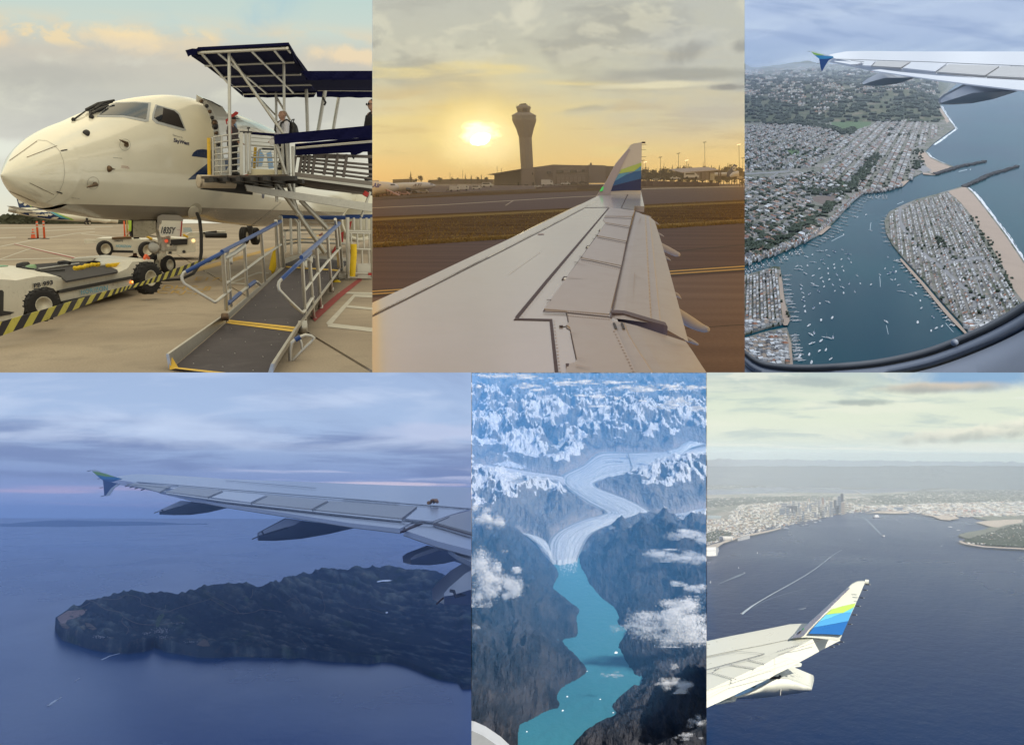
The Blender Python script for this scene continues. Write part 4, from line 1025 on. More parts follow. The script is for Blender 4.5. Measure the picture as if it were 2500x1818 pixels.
qr('yellow_post',(273,1085),(280,1505),.065,DP-.1,yellow_paint);qr('yellow_post',(795,1190),(780,1425),.055,DP+.5,yellow_paint)
for x0,x1,y0 in((315,320,1075),(418,414,1060),(632,635,1025)):qr('gate_post',(x0,y0),(x1,1500),.05 if x0!=418 else .03)
MB().prism([q2(x,y,DP-.1)for x,y in((618,1022),(655,1020),(658,1495),(622,1495))],(0,.06,0)).build('gate_stile',alu_pale,plat)
for i in range(7):qr('gate_rail',(325,1075+i*66),(622,1032+i*70),.028)
for x in(690,732):qr('gate_post',(x,1030),(x+4,1480),.045)
qr('handrail',(740,1030),(1010,1052),.05,DP+.2,navy_cloth)
for i,y in enumerate((1080,1122,1165,1235,1268,1300,1358,1386,1405)):
 qr('side_rail',(735,y),(1100,y+(30 if i<3 else 6 if i>4 else 15)*(1 if i!=6 else-.6)),(.03 if i in(2,5,6)else .012),DP+.3)
qr('hoop',(818,1410),(835,1215),.03,DP+.6);qr('hoop',(835,1215),(870,1205),.03,DP+.6);qr('hoop',(870,1207),(1060,1215),.035,DP+.6,black_plastic)
mt2=MB().tube([q2(700,975),q2(736,972)],.02);mt2.tube([q2(716,974),q2(716,1030)],.015);mt2.box(q2(690,1022),(.3,.1,.05));mt2.build('latch',dark_metal,plat)
gang=thing('covered_gangway',P.g(1640,1120),'covered gangway running off to the right with navy side sheets and railings','gangway')
DG2=DP+1.2
def sheet(name,top,bot,mat,d0,d1,par=gang,wav=.05):
 n=26;m=MB();rows=[]
 for k in range(5):
  row=[]
  for i in range(n+1):
   t=i/n
   x=top[0][0]+(top[1][0]-top[0][0])*t;yt=top[0][1]+(top[1][1]-top[0][1])*t
   xb=bot[0][0]+(bot[1][0]-bot[0][0])*t;yb=bot[0][1]+(bot[1][1]-bot[0][1])*t
   f=k/4
   w=wav*math.sin(t*19+k*.9)*f+wav*.6*math.sin(t*47+2*k)
   row.append(P.at(*c2(x+(xb-x)*f,yt+(yb-yt)*f+(3*math.sin(t*23)if k==4 else 0)),d0+(d1-d0)*f+w))
  rows.append(row)
 m.grid(rows)
 return m.build(name,mat,par)
sheet('roof_skirt',((1300,337),(2240,335)),((1385,440),(2240,440)),navy_cloth,DG2+.2,DG2)
zc2=P.at(*c2(1400,440),DG2).z
MB().prism([P.g(*c2(x,y),zc2+.02)for x,y in((1360,436),(2240,436),(2240,560),(1480,555))],(0,0,.05)).build('roof_sheet',navy_cloth,gang)
sheet('far_skirt',((1475,545),(2240,552)),((1482,628),(2240,640)),navy_cloth,DG2+6,DG2+6)
MB().tube([P.at(*c2(1490,545),DG2+5.5),P.at(*c2(2240,551),DG2+5.5)],.05).build('canopy_tube',alu,gang)
for x in(1705,1925):MB().tube([P.at(*c2(x,440),DG2+.5),P.at(*c2(x+36,545),DG2+5.4)],.06).build('canopy_tube',alu,gang)
sheet('side_sheet',((1000,1047),(2240,930)),((1008,1156),(2240,1068)),navy_cloth,DP-.4,DP-.5)
MB().prism([P.at(*c2(x,y),DP)for x,y in((1240,1150),(2240,1060),(2240,1230),(1880,1246),(1240,1280))],(0,.06,0)).build('side_sheet',navy_cloth,gang)
MB().tube([P.at(*c2(1245,1200),DP-.1),P.at(*c2(2240,1112),DP-.1)],.035).build('canopy_tube',alu,gang)
mcl=MB();mcl.tube([P.at(*c2(x,y),DP-.1)for x,y in((1890,1270),(1880,1300),(1895,1320),(1900,1290))],.02);mcl.tube([P.at(*c2(x,y),DG2)for x,y in((1545,630),(1580,690),(1565,720))],.03);mcl.build('loose_strap',black_plastic,gang)
MB().prism([P.at(*c2(x,y),DP)for x,y in((1860,1240),(2010,1236),(1960,1262),(1900,1278),(1870,1268))],(0,.1,0)).build('bag_strap',navy_cloth,gang)
brown_grey=pm('gangway_grey',(.17,.14,.125),.6,var=.2,scale=3)
MB().prism([P.at(*c2(x,y),DP-.1)for x,y in((1240,1468),(2240,1588),(2240,1672),(1232,1532))],(0,.15,0)).build('gangway_kerb',pm('gangway_kerb_grey',(.22,.185,.16),.5,var=.15),gang)
MB().prism([P.at(*c2(x,y),DP-.16)for x,y in((1232,1516),(2240,1636),(2240,1670),(1232,1536))],(0,.1,0)).build('gangway_rim',alu_pale,gang)
MB().prism([P.at(*c2(x,y),DP+.1)for x,y in((1232,1536),(2240,1666),(2240,1720),(1560,1640),(1400,1612))],(0,1.5,0)).build('gangway_underside',und,gang)
for i,(a,b)in enumerate((((1258,1290),(1800,1310)),((1300,1318),(2240,1400)),((1300,1352),(2240,1448)),((1440,1275),(2240,1300)),((1300,1400),(2240,1512)),((1300,1440),(2240,1560)))):
 MB().tube([P.at(*c2(*a),DP+.3),P.at(*c2(*b),DP+.3)],.035 if i!=3 else .045,6).build('gangway_rail',brown_grey,gang)
for a,b in(((1465,1272),(1422,1540)),((1718,1262),(1668,1572)),((1820,1268),(1778,1525)),((1312,1288),(1280,1512)),((1602,1270),(1560,1498)),((1360,1275),(1330,1475)),((1400,1275),(1382,1480)),((1245,1285),(1215,1490))):
 MB().bar(P.at(*c2(*a),DP+.25),P.at(*c2(*b),DP+.25),.07).build('gangway_post',brown_grey,gang)
MB().prism([P.at(u,v,DP-.5)for u,v in((1085,818),(1300,850),(1720,912),(1720,950),(1300,882),(1095,846))],(0,.3,0)).build('lift_beam',alu,gang)
for a,b,r,m_ in(((1228,815),(1335,962),.07,alu),((1262,772),(1322,955),.06,alu),((1330,885),(1450,1012),.06,alu),((1330,960),(1440,1120),.06,alu),((1640,850),(1600,960),.035,alu_pale)):
 MB().tube([P.at(*a,DP-.2),P.at(*b,DP-.2)],r,7).build('lift_strut',m_,gang)
MB().tube([P.at(1625,850,DP-.25),P.at(1615,868,DP-.25)],.07).build('strut_end',red_plastic,gang)
# --- people ------------------------------------------------------------------------------------
def bake_remesh(name,mb,vox,mat,parent,smooth=2):
 me=mb.mesh(name,mat,abs_loc(parent))
 o=bpy.data.objects.new(name,me);COL.objects.link(o)
 r=o.modifiers.new('r','REMESH');r.mode='VOXEL';r.voxel_size=vox;r.use_smooth_shade=True
 if smooth:
  s=o.modifiers.new('s','SMOOTH');s.iterations=smooth;s.factor=.5
 dg=bpy.context.evaluated_depsgraph_get()
 me2=bpy.data.meshes.new_from_object(o.evaluated_get(dg))
 me2.materials.clear();me2.materials.append(mat)
 bpy.data.objects.remove(o);bpy.data.meshes.remove(me)
 o=bpy.data.objects.new(name,me2);link(o,parent)
 return o
def ball(mb,c,r,n=12):
 c=Vector(c)
 rx,ry,rz=r if isinstance(r,(tuple,list))else(r,r,r)
 rows=[]
 for i in range(n//2+1):
  a=math.pi*i/(n//2)
  rows.append([c+Vector((rx*math.sin(a)*math.cos(b),ry*math.sin(a)*math.sin(b),rz*math.cos(a)))for b in[2*math.pi*k/n for k in range(n)]])
 return mb.grid(rows,True,close=True)
skin_m=pm('skin',(.42,.24,.17),.55,var=.08)
def person(name,base,H,face,label,arms,legs,top,bottom,shoes,hair=None,bald=False,shorts=False,glasses=False,cap=None,lean=0.0,group=None):
 t=thing(name,base,label,'person',group)
 fx=Vector((math.cos(face),math.sin(face),0));sx=Vector((-math.sin(face),math.cos(face),0));zz=Vector((0,0,1))
 def B(f,s,z):return Vector(base)+(fx*(f+lean*max(0,z-.5))+sx*s+zz*z)*H
 m=MB()
 hd=B(.012,0,.935)
 ball(m,hd,(.058*H,.058*H,.068*H));ball(m,B(.025,0,.905),.042*H);ball(m,B(.072,0,.925),.014*H);ball(m,B(.01,.06,.93),.016*H);ball(m,B(.01,-.06,.93),.016*H)
 m.tube([B(0,0,.89),B(-.005,0,.84),B(-.01,0,.80)],[.034*H,.034*H,.05*H],10)
 m.tube([B(-.01,0,.83),B(0,0,.74),B(.005,0,.62),B(0,0,.53),B(0,0,.48)],[.06*H,.09*H,.08*H,.085*H,.06*H],12)
 for s,(el,ha)in zip((1,-1),arms):
  sh=B(-.005,.105*s,.805)
  m.tube([B(0,.04*s,.81),sh],[.05*H,.042*H],10)
  m.tube([sh,B(*el)],[.036*H,.028*H],10);m.tube([B(*el),B(*ha)],[.028*H,.019*H],10)
  d=(B(*ha)-B(*el)).normalized();pc=B(*ha)+d*.03*H
  ball(m,pc,.022*H,8)
  for k in range(4):
   o_=(sx*(k-1.5)*.010+fx*.002)*H
   L=(.048,.055,.052,.042)[k]*H
   m.tube([pc+o_,pc+o_*1.2+d*L*.6,pc+o_*1.2+d*L*.9+fx*.012*H],[.0065*H,.006*H,.005*H],6)
  m.tube([pc,pc+fx*.022*H+d*.015*H,pc+fx*.028*H+d*.03*H],[.009*H,.007*H,.006*H],6)
 for s,(kn,an)in zip((1,-1),legs):
  m.tube([B(0,.05*s,.5),B(*kn)],[.055*H,.036*H],10)
  k_,a_=B(*kn),B(*an)
  m.tube([k_,lerp(k_,a_,.3)-fx*.008*H,a_],[.034*H,.036*H,.02*H],10)
  m.tube([a_,a_+fx*.09*H-zz*.02*H],[.026*H,.02*H],8)
 bake_remesh('body',m,.011*H,skin_m,t)
 c=MB()
 c.tube([B(-.01,0,.845),B(0,0,.76),B(.005,0,.64),B(0,0,.52)],[.05*H,.105*H,.098*H,.1*H],12)
 for s in(1,-1):ball(c,B(-.012,.085*s,.79),.058*H);ball(c,B(.0,.055*s,.68),.07*H)
 for s,(el,ha)in zip((1,-1),arms):
  sh=B(-.005,.105*s,.805)
  c.tube([sh,B(*el)],[.05*H,.04*H],10)
  ball(c,B(*el),.04*H,8)
  c.tube([B(*el),lerp(B(*el),B(*ha),.93)],[.039*H,.029*H],10)
 bake_remesh('shirt',c,.013*H,top,t)
 c=MB();c.tube([B(0,0,.56),B(0,0,.49)],[.1*H,.1*H],12)
 for s,(kn,an)in zip((1,-1),legs):
  k_,a_=B(*kn),B(*an)
  if shorts:c.tube([B(0,.048*s,.52),lerp(B(0,.05*s,.5),k_,.85)],[.075*H,.062*H],10)
  else:
   c.tube([B(0,.048*s,.52),k_,a_],[.072*H,.05*H,.042*H],10);ball(c,k_,.05*H,8)
 bake_remesh('shorts' if shorts else 'trousers',c,.013*H,bottom,t)
 for s,(kn,an)in zip((1,-1),legs):
  a_=B(*an);c=MB();c.tube([a_-fx*.03*H-zz*.018*H,a_+fx*.03*H-zz*.012*H,a_+fx*.1*H-zz*.026*H],[.03*H,.033*H,.022*H],9)
  c.build('shoe',shoes,t)
 if hair is not None:
  c=MB();ball(c,B(-.006,0,.95),(.064*H,.064*H,.062*H));ball(c,B(-.03,0,.92),.05*H)
  bake_remesh('hair',c,.012*H,hair,t)
 if cap is not None:
  c=MB();ball(c,B(.006,0,.958),(.066*H,.066*H,.05*H));c.prism([B(.05,-.05,.955),B(.13,-.03,.945),B(.13,.03,.945),B(.05,.05,.955)],(0,0,.008*H));c.build('cap',cap,t)
 if glasses:
  c=MB()
  for s in(1,-1):
   c.lathe([(0,.016*H),(.004*H,.016*H),(.004*H,.013*H),(0,.013*H)],B(.075,.026*s,.938),fx,10);c.tube([B(.075,.042*s,.94),B(.0,.062*s,.935)],.003*H,5)
  c.tube([B(.08,-.012,.94),B(.08,.012,.94)],.003*H,5);c.build('glasses',black_plastic,t)
 return t,B
stand=(((0,.055,.28),(0,.06,.04)),((0,-.055,.28),(0,-.06,.04)))
shirt_w=pm('white_shirt',(.62,.6,.66),.8,var=.08,scale=6,bump=.3)
dark_c=pm('dark_clothing',(.016,.014,.02),.85,var=.3,scale=5,bump=.3)
hair_d=pm('dark_hair',(.018,.013,.01),.7,var=.3,scale=30)
hair_g=pm('cropped_grey_hair',(.3,.18,.12),.6,var=.15,scale=30)
d_b=DP+1.0
fb_=P.at(*c2(1120,1500),d_b);hb_=P.at(*c2(1105,785),d_b)
Hb=(hb_-fb_).z/.998
tB,BB=person('person',fb_,Hb,rad(205),'person with cropped hair in white shirt carrying a black backpack on the platform',(((.03,.15,.63),(.17,.12,.56)),((.03,-.15,.63),(.14,-.12,.55))),(((.03,.05,.28),(-.02,.06,.04)),((.0,-.05,.28),(.06,-.055,.04))),shirt_w,dark_c,black_plastic,hair=None,bald=True)
c_=MB();ball(c_,BB(-.01,0,.95),(.06*Hb,.06*Hb,.056*Hb));bake_remesh('hair',c_,.012*Hb,hair_g,tB)
bp_m=pm('backpack_nylon',(.014,.012,.013),.45,var=.4,scale=8,bump=.4)
pk=MB()
def BPp(f,s,z):return BB(f,s,z)
for zz_ in(0,):pass
pk.tube([BB(-.15,0,.83),BB(-.17,0,.76),BB(-.18,0,.66),BB(-.165,0,.575)],[.05*Hb,.085*Hb,.1*Hb,.085*Hb],12)
for s in(-1,1):ball(pk,BB(-.15,.05*s,.68),(.06*Hb,.06*Hb,.1*Hb));ball(pk,BB(-.2,.02*s,.62),.05*Hb)
back=thing('backpack',BB(-.16,0,.55),'black backpack with top loop worn by the person in the white shirt','backpack')
bake_remesh('pack',pk,.014*Hb,bp_m,back)
MB().tube([BB(-.17,-.03,.835),BB(-.19,-.03,.88),BB(-.19,.03,.88),BB(-.17,.03,.835)],.01*Hb).build('carry_loop',bp_m,back)
for s in(1,-1):MB().tube([BB(-.11,.07*s,.82),BB(-.02,.09*s,.86),BB(.08,.085*s,.8),BB(.1,.08*s,.7),BB(-.05,.11*s,.6)],.016*Hb).build('shoulder_strap',bp_m,back)
for i in range(3):MB().tube([BB(-.245,-.02+.02*i,.69),BB(-.25,-.02+.02*i,.66)],.004*Hb).build('zip_pull',alu_pale,back)
MB().prism([P.at(*c2(x,y),d_b-.8)for x,y in((946,1106),(1000,1098),(1006,1160),(960,1168))],(0,.02,0)).build('paper_sheet',pm('paper',(.7,.66,.66),.8),loc=P.at(*c2(980,1165),d_b-.8),label='white paper held in front of the backpack wearer at the navy sheet',cat='paper')
fc_=P.at(*c2(2125,1560),DP+.9);hc_=P.at(*c2(2105,655),DP+.9);Hc=(hc_-fc_).z
person('person',fc_,Hc,rad(200),'person in dark clothes with glasses at the right edge of the gangway',(((.02,.16,.64),(.1,.17,.56)),((.02,-.15,.63),(.1,-.13,.52))),stand,dark_c,dark_c,black_plastic,hair=hair_d,glasses=True)
fa_=P.at(*c2(556,1500),28.0);ha_=P.at(*c2(556,842),28.0);Ha=(ha_-fa_).z
person('person',fa_,Ha,rad(-20),'person in black cap and grey top standing in the open jet doorway',(((.02,.14,.64),(.12,.1,.56)),((.02,-.14,.64),(.12,-.1,.56))),stand,pm('grey_top',(.09,.07,.075),.8),dark_c,black_plastic,hair=None,cap=black_plastic)
mr_=MB().prism([P.at(*c2(x,y),27.6)for x,y in((460,884),(560,798),(575,788),(606,800),(600,820),(520,860),(478,905),(484,930),(474,935))],(0,.08,0));mr_.build('red_door_strap',red_plastic,loc=P.at(*c2(480,935),27.6),label='red warning strap at the open jet doorway above the black cap',cat='strap')
MB().prism([P.at(*c2(x,y),27.7)for x,y in((512,965),(528,960),(534,1035),(514,1035))],(0,.05,0)).build('red_tag',red_plastic,loc=P.at(*c2(520,1035),27.7),label='red tag hanging in the doorway beside the gate',cat='tag')
fd_=P.g(596,1147);Hd=.97/.55*1.0*1.0
Hd=115/P.ppm(fd_.y)/.53
person('person',fd_+Vector((.05,0,0)),Hd,rad(175),'person in black shorts and dark trainers standing behind the nose gear',(((.02,.14,.64),(.08,.12,.52)),((.02,-.14,.64),(.08,-.12,.52))),(((.05,.05,.28),(-.02,.05,.04)),((-.02,-.045,.28),(.05,-.05,.04))),pm('lime_vest',(.35,.5,.05),.8),dark_c,pm('trainer_grey',(.07,.065,.075),.7),hair=hair_d,shorts=True)
# --- background of the apron -----------------------------------------------------------------------
bgd=P.g(390,995).y
fj=thing('parked_airliner',P.g(390,995),'navy tailed airliner parked in the distance under the jet nose','aircraft')
bj=lambda u,v,d=bgd:P.at(u,v,d)
m=MB();
cl_=spl([(42,929,8),(90,935,16),(150,940,22),(220,950,24),(300,958,21),(400,966,18),(520,975,16)],5)
m.grid([[bj(u+w*math.cos(a)*.25,v+w*math.sin(a),bgd-w/P.ppm(bgd)*math.cos(a))for a in[2*math.pi*k/14 for k in range(14)]]for u,v,w in cl_],True,close=True)
m.build('fuselage',jet_white,fj,fix=1)
fbvh=BVHTree.FromPolygons([Vector(v)for v in m.v],m.f)
def fdecal(name,poly,mat):wrap_poly(P,fbvh,poly,.06,0,None,bgd).build(name,mat,fj)
fdecal('painted_band',[(78,912),(150,916),(200,930),(262,962),(302,972),(240,972),(150,960),(92,945)],navy_paint)
fdecal('painted_band',[(205,930),(222,934),(300,966),(312,973),(302,973),(262,962)],pm('teal_paint',(.1,.38,.5),.3))
fdecal('painted_band',[(222,934),(236,937),(318,968),(330,975),(314,974)],pm('lime_paint',(.4,.62,.1),.3))
MB().prism([bj(u,v,bgd-.3)for u,v in((72,876),(110,884),(182,906),(150,925),(84,920))],(0,.6,0)).build('tail_fin',navy_paint,fj)
for pts in([(80,884),(98,886),(104,893),(98,900),(88,902),(82,896)],[(106,902),(118,898),(122,904),(112,912),(104,908)]):
 MB().prism([bj(u,v,bgd-.4)for u,v in pts],(0,.05,0)).build('tail_emblem',jet_white,fj)
MB().prism([bj(u,v,bgd-.4)for u,v in((132,912),(142,904),(146,908),(138,917))],(0,.05,0)).build('tail_emblem',pm('lime_paint',(.4,.62,.1),.3),fj)
MB().prism([bj(u,v,bgd-3)for u,v in((28,912),(60,913),(146,934),(140,938),(60,926))],(0,1,0)).build('tailplane',jet_grey,fj)
MB().tube([bj(38,928,bgd-.5),bj(70,934,bgd-.5)],[9/P.ppm(bgd),11/P.ppm(bgd)],10).build('tail_cone',alu,fj)
m=MB();m.grid([[bj(u,v,bgd-1.6)for u,v in((213,926),(226,929),(226,948),(212,946),(213,926))],[bj(u,v,bgd-1.6)for u,v in((215,929),(224,931),(224,945),(214,943),(215,929))]],False);m.build('door_outline',alu_pale,fj)
wg=bpy.data.objects.new('main_gear',None);link(wg,fj)
for u in(382,396):wheel_px(u,987,9,bgd-2,.8,.6,wg,rimr=.55)
MB().tube([bj(385,965,bgd-2),bj(385,985,bgd-2)],.3).build('strut',dark_metal,wg)
MB().tube([bj(405,968,bgd-3),bj(430,968,bgd-3),bj(470,976,bgd-3),bj(490,978,bgd-3)],[.9,.9,.8,.3],12).build('engine',jet_white,fj)
for i,(u,v)in enumerate(((168,1058),(197,1056))):
 dd_=P.g(u,v).y;s_=1/P.ppm(dd_)
 dl=thing('delineator_post',P.g(u,v),('orange delineator post standing between the cone and another post','orange delineator post on the right of the pair by the cone')[i],'marker post','orange delineator posts on the apron')
 MB().lathe([(0,4.2*s_),(66*s_,4*s_),(70*s_,3*s_)],P.g(u,v),(0,0,1),10).build('post',orange_plastic,dl)
 for k in(46,58):MB().lathe([(0,4.4*s_),(5*s_,4.4*s_)],P.g(u,v)+Vector((0,0,k*s_)),(0,0,1),10).build('reflective_band',white_line,dl)
dd_=P.g(148,1057).y;s_=1/P.ppm(dd_)
cn=thing('traffic_cone',P.g(148,1057),'orange traffic cone with two white bands beside the delineator posts','traffic cone')
MB().lathe([(0,11*s_),(2*s_,10*s_),(18*s_,7*s_),(39*s_,2*s_),(40*s_,0)],P.g(148,1057),(0,0,1),14).build('cone',orange_plastic,cn)
for k,r in((17,7.6),(27,5.3)):MB().lathe([(0,r*s_),(5*s_,(r-1.1)*s_)],P.g(148,1057)+Vector((0,0,k*s_)),(0,0,1),14).build('white_band',white_line,cn)
MB().box(P.g(172,1058)+Vector((0,0,.03)),(76*s_,.6,.06)).build('rubber_base',rubber,cn)
for u,v,h_,mat,lab,gname in((553,1048,64,orange_plastic,'orange marker post behind the second tug, left of the ochre one','marker_post'),(565,1048,66,pm('ochre_post',(.4,.25,.05),.6),'thin ochre marker post behind the second tug','marker_post')):
 s_=1/P.ppm(P.g(u,v).y);mp_=MB().lathe([(0,3.2*s_),(h_*s_,3*s_)],P.g(u,v),(0,0,1),8);mp_.lathe([(0,6*s_),(3*s_,6*s_),(3*s_,3*s_)],P.g(u,v),(0,0,1),8);mp_.build(gname,mat,loc=P.g(u,v),label=lab,cat='marker post')
s_=1/P.ppm(P.g(75,992).y);sg=thing('runway_sign',P.g(75,992),'small red airfield sign with white digits and yellow end far left','sign')
MB().box(P.g(72,992)+Vector((0,0,4*s_)),(30*s_,.3,8*s_)).build('panel',red_plastic,sg);MB().box(P.g(90,992)+Vector((0,0,4*s_)),(5*s_,.3,8*s_)).build('end_panel',yellow_paint,sg)
lettering(P,'34R-16L',(59,985),(85,985),(59,991),lambda u,v:P.at(u,v,P.g(75,992).y-.3),bold=.02).build('lettering',white_line,sg)
grass1=pm('dry_grass_verge',(.30,.22,.09),.9,var=.3,scale=.2)
MB().quad(P.g(-300,978.8,.01),P.g(1900,978.8,.01),P.g(1900,985,.01),P.g(-300,988,.01)).build('grass_verge',grass1,kind='structure')
def leaf_tree(base,H,W,kind,label,mats,name='tree',cat='tree',group=None,n=260,seed=0):
 r=random.Random(seed)
 t=thing(name,base,label,cat,group)
 m=MB().tube([Vector(base),Vector(base)+Vector((r.uniform(-.02,.02)*H,0,H*.45)),Vector(base)+Vector((r.uniform(-.03,.03)*H,0,H*.9))],[H*.022,H*.016,H*.004],6)
 for k in range(5):
  z=H*r.uniform(.3,.7);a=r.uniform(0,6.3)
  m.tube([Vector(base)+Vector((0,0,z)),Vector(base)+Vector((math.cos(a)*W*.3,math.sin(a)*W*.3,z+H*.14))],[H*.01,H*.003],5)
 m.build('trunk',mats[0],t)
 c=MB()
 if kind=='conifer':lobes=None
 else:lobes=[(r.uniform(-.28,.28)*W,r.uniform(-.28,.28)*W,H*r.uniform(.4,.82),r.uniform(.18,.3)*W)for _ in range(9)]
 for i in range(n):
  if lobes is None:
   z=r.uniform(.12,1.0);rr=W*.5*(1-z)**.8*(.55+.45*math.sin(z*40))*math.sqrt(r.random())+.02*W;a=r.uniform(0,6.3)
   p=Vector(base)+Vector((math.cos(a)*rr,math.sin(a)*rr,z*H));s=W*.13*(1.2-z)
  else:
   lx,ly,lz,lr=r.choice(lobes);d=Vector((r.gauss(0,1),r.gauss(0,1),r.gauss(0,.8))).normalized()*lr*r.random()**.35
   p=Vector(base)+Vector((lx,ly,lz))+d;s=W*r.uniform(.05,.12)
  u_=Vector((r.gauss(0,1),r.gauss(0,1),r.gauss(0,1))).normalized();w_=u_.cross(Vector((r.gauss(0,1),r.gauss(0,1),r.gauss(0,1)))).normalized()
  c.add([p-u_*s,p+w_*s*.7,p+u_*s,p-w_*s*.7],[(0,1,2,3)])
 c.build('crown',mats[1],t)
 return t
bark=pm('bark',(.06,.045,.035),.9,var=.3)
leaf_far=pm('far_foliage',(.075,.078,.05),.9,var=.35,scale=1)
rt=random.Random(5)
td_=320
for i in range(16):
 u=-8+i*13.5+rt.uniform(-3,3);hp_=rt.uniform(18,42)if i%3 else 40
 b_=P.g(u,979);b_=P.at(u,0,td_+rt.uniform(-10,10));b_.z=0
 leaf_tree(b_,hp_/P.ppm(td_)+.6,rt.uniform(20,30)/P.ppm(td_),'conifer' if i%3==0 else 'round',f'dark tree, {nth(i + 1)} from the left in the far row beyond the airfield',(bark,leaf_far),group='trees beyond the airfield',n=150,seed=i)
mb_=MB();rb_=random.Random(8)
for i in range(2800):
 u=rb_.uniform(-60,680);p=P.at(u,0,td_+rb_.uniform(-6,6));p.z=rb_.uniform(0,17/P.ppm(td_)+1.2)*rb_.random()**.3*(1 if u<230 else .6)
 s=rb_.uniform(.5,1.2);mb_.add([p+Vector((-s,0,0)),p+Vector((0,rb_.uniform(-.4,.4),-s*.7)),p+Vector((s,0,0)),p+Vector((0,rb_.uniform(-.4,.4),s*.7))],[(0,1,2,3)])
mb_.build('undergrowth',leaf_far,kind='stuff',label='dark undergrowth below the far tree row',cat='undergrowth')
# PLACE TWO: wing at sunset, taxiways, control tower
CUR[0]=P2
P=P2
w1=lambda x,y:(x/2.2731,689.3+y/2.2731)
w2=lambda x,y:(890.7+x/2.991,580.5+y/2.991)
w3=lambda x,y:(527.9+x/2.0231,834.5+y/2.0231)
w4=lambda x,y:(564.2+x/3.787,435.4+y/3.787)
def asphalt(name,a,b,spot=.0):
 m,t,bs=new_mat(name)
 tc=t.node('ShaderNodeTexCoord').outputs['Object']
 x,y,z=t.sep(tc)
 st=t.noise(t.xyz(t.math('MULTIPLY',x,.06),t.math('MULTIPLY',y,1.2),0),.5,5,.6)
 c=t.mix(t.rng(st,.35,.65),a,b)
 fn=t.noise(tc,9,3,.7)
 k=t.rng(fn,.25,.75,.8,1.2,smooth=False)
 t.put(bs.inputs['Base Color'],t.mix(1.0,c,t.xyz(k,k,k),'MULTIPLY'));bs.inputs['Roughness'].default_value=.8
 bs.inputs['Specular IOR Level'].default_value=.25
 return m
tar=asphalt('taxiway_asphalt',(.070,.040,.040),(.10,.060,.057))
tar2=asphalt('taxiway_concrete',(.125,.083,.076),(.16,.11,.098))
def grass_mat(name,a,b,c_):
 m,t,bs=new_mat(name)
 tc=t.node('ShaderNodeTexCoord').outputs['Object']
 x,y,z=t.sep(tc)
 q=t.xyz(t.math('MULTIPLY',x,.25),y,0)
 n=t.noise(q,.35,6,.65)
 k=t.mix(t.rng(n,.35,.62),a,b)
 k=t.mix(t.rng(t.noise(q,2.2,4,.7),.52,.72),k,c_)
 t.put(bs.inputs['Base Color'],k);bs.inputs['Roughness'].default_value=1;bs.inputs['Specular IOR Level'].default_value=0
 return m
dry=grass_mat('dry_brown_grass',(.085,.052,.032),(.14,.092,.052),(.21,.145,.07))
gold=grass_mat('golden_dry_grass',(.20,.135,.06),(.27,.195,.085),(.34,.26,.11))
MB().quad((-900,3,0),(900,3,0),(900,1092,0),(-900,1092,0)).build('ground',tar,kind='structure')
def gpoly(name,pts,mat,z,kind='structure'):return MB().poly([P.g(u,v,z)for u,v in pts]).build(name,mat,kind=kind)
def yl(u,off=0):return 1297-.0675*u+off
gpoly('taxiway',[(-300,yl(-300,22)),(1900,yl(1900,22)),(2600,2200),(-900,2200)],tar2,.004)
gpoly('grass_strip',[(-200,1108),(0,1097),(500,1065),(1250,1010),(1850,970),(1850,875),(900,920),(-200,968)],dry,.012)
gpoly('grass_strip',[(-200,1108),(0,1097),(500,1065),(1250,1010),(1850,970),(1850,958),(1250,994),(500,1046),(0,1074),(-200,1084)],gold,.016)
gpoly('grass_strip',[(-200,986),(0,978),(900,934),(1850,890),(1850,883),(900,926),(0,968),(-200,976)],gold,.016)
gpoly('grass_strip',[(-200,893),(0,886),(900,849),(1200,838),(1850,815),(1850,812),(1200,828),(900,832),(0,862),(-200,868)],dry,.012)
pale=pm('pale_line',(.4,.33,.25),.8,var=.2)
ylw=pm('taxi_yellow_line',(.45,.28,.08),.8,var=.2)
blk=pm('taxi_black_border',(.02,.014,.014),.8)
for off,w,m,z in((0,26,blk,.008),(-7,5.5,ylw,.012),(5,5.5,ylw,.012)):
 gpoly('painted_line',stroke([(-200,yl(-200,off)),(500,yl(500,off)),(1100,yl(1100,off)),(1900,yl(1900,off))],w),m,z)
gpoly('painted_line',stroke([(-100,925),(300,908),(560,892),(900,872),(1000,868)],2.2),pale,.008)
gpoly('painted_line',stroke([(590,910),(625,888)],3),pale,.009)
for v0,v1 in((1130,1060),(1470,1420)):gpoly('pavement_joint',stroke([(1150,v0),(1900,v1)],2.4),blk,.008)
gpoly('concrete_verge',stroke([(1195,836),(1500,829),(1900,818)],4),pale,.014)
r_=random.Random(4);mgz=MB()
for i in range(9000):
 u=r_.uniform(-60,1700);t_=r_.random()
 if t_<.6:v=(1097-u*.066)-r_.uniform(-2,14)*r_.random()
 else:v=1097-u*.066-r_.uniform(0,110)
 p=P.g(u,v,.01);s=r_.uniform(.04,.12);hh=r_.uniform(.06,.22);a=r_.uniform(0,3.14)
 d=Vector((math.cos(a)*s,math.sin(a)*s,0));l=Vector((r_.uniform(-.06,.06),r_.uniform(-.06,.06),hh))
 mgz.add([p-d,p+d,p+l],[(0,1,2)])
mgz.build('grass',gold,kind='stuff',label='dry golden grass tufts along the edge of the taxiway strip',cat='grass')
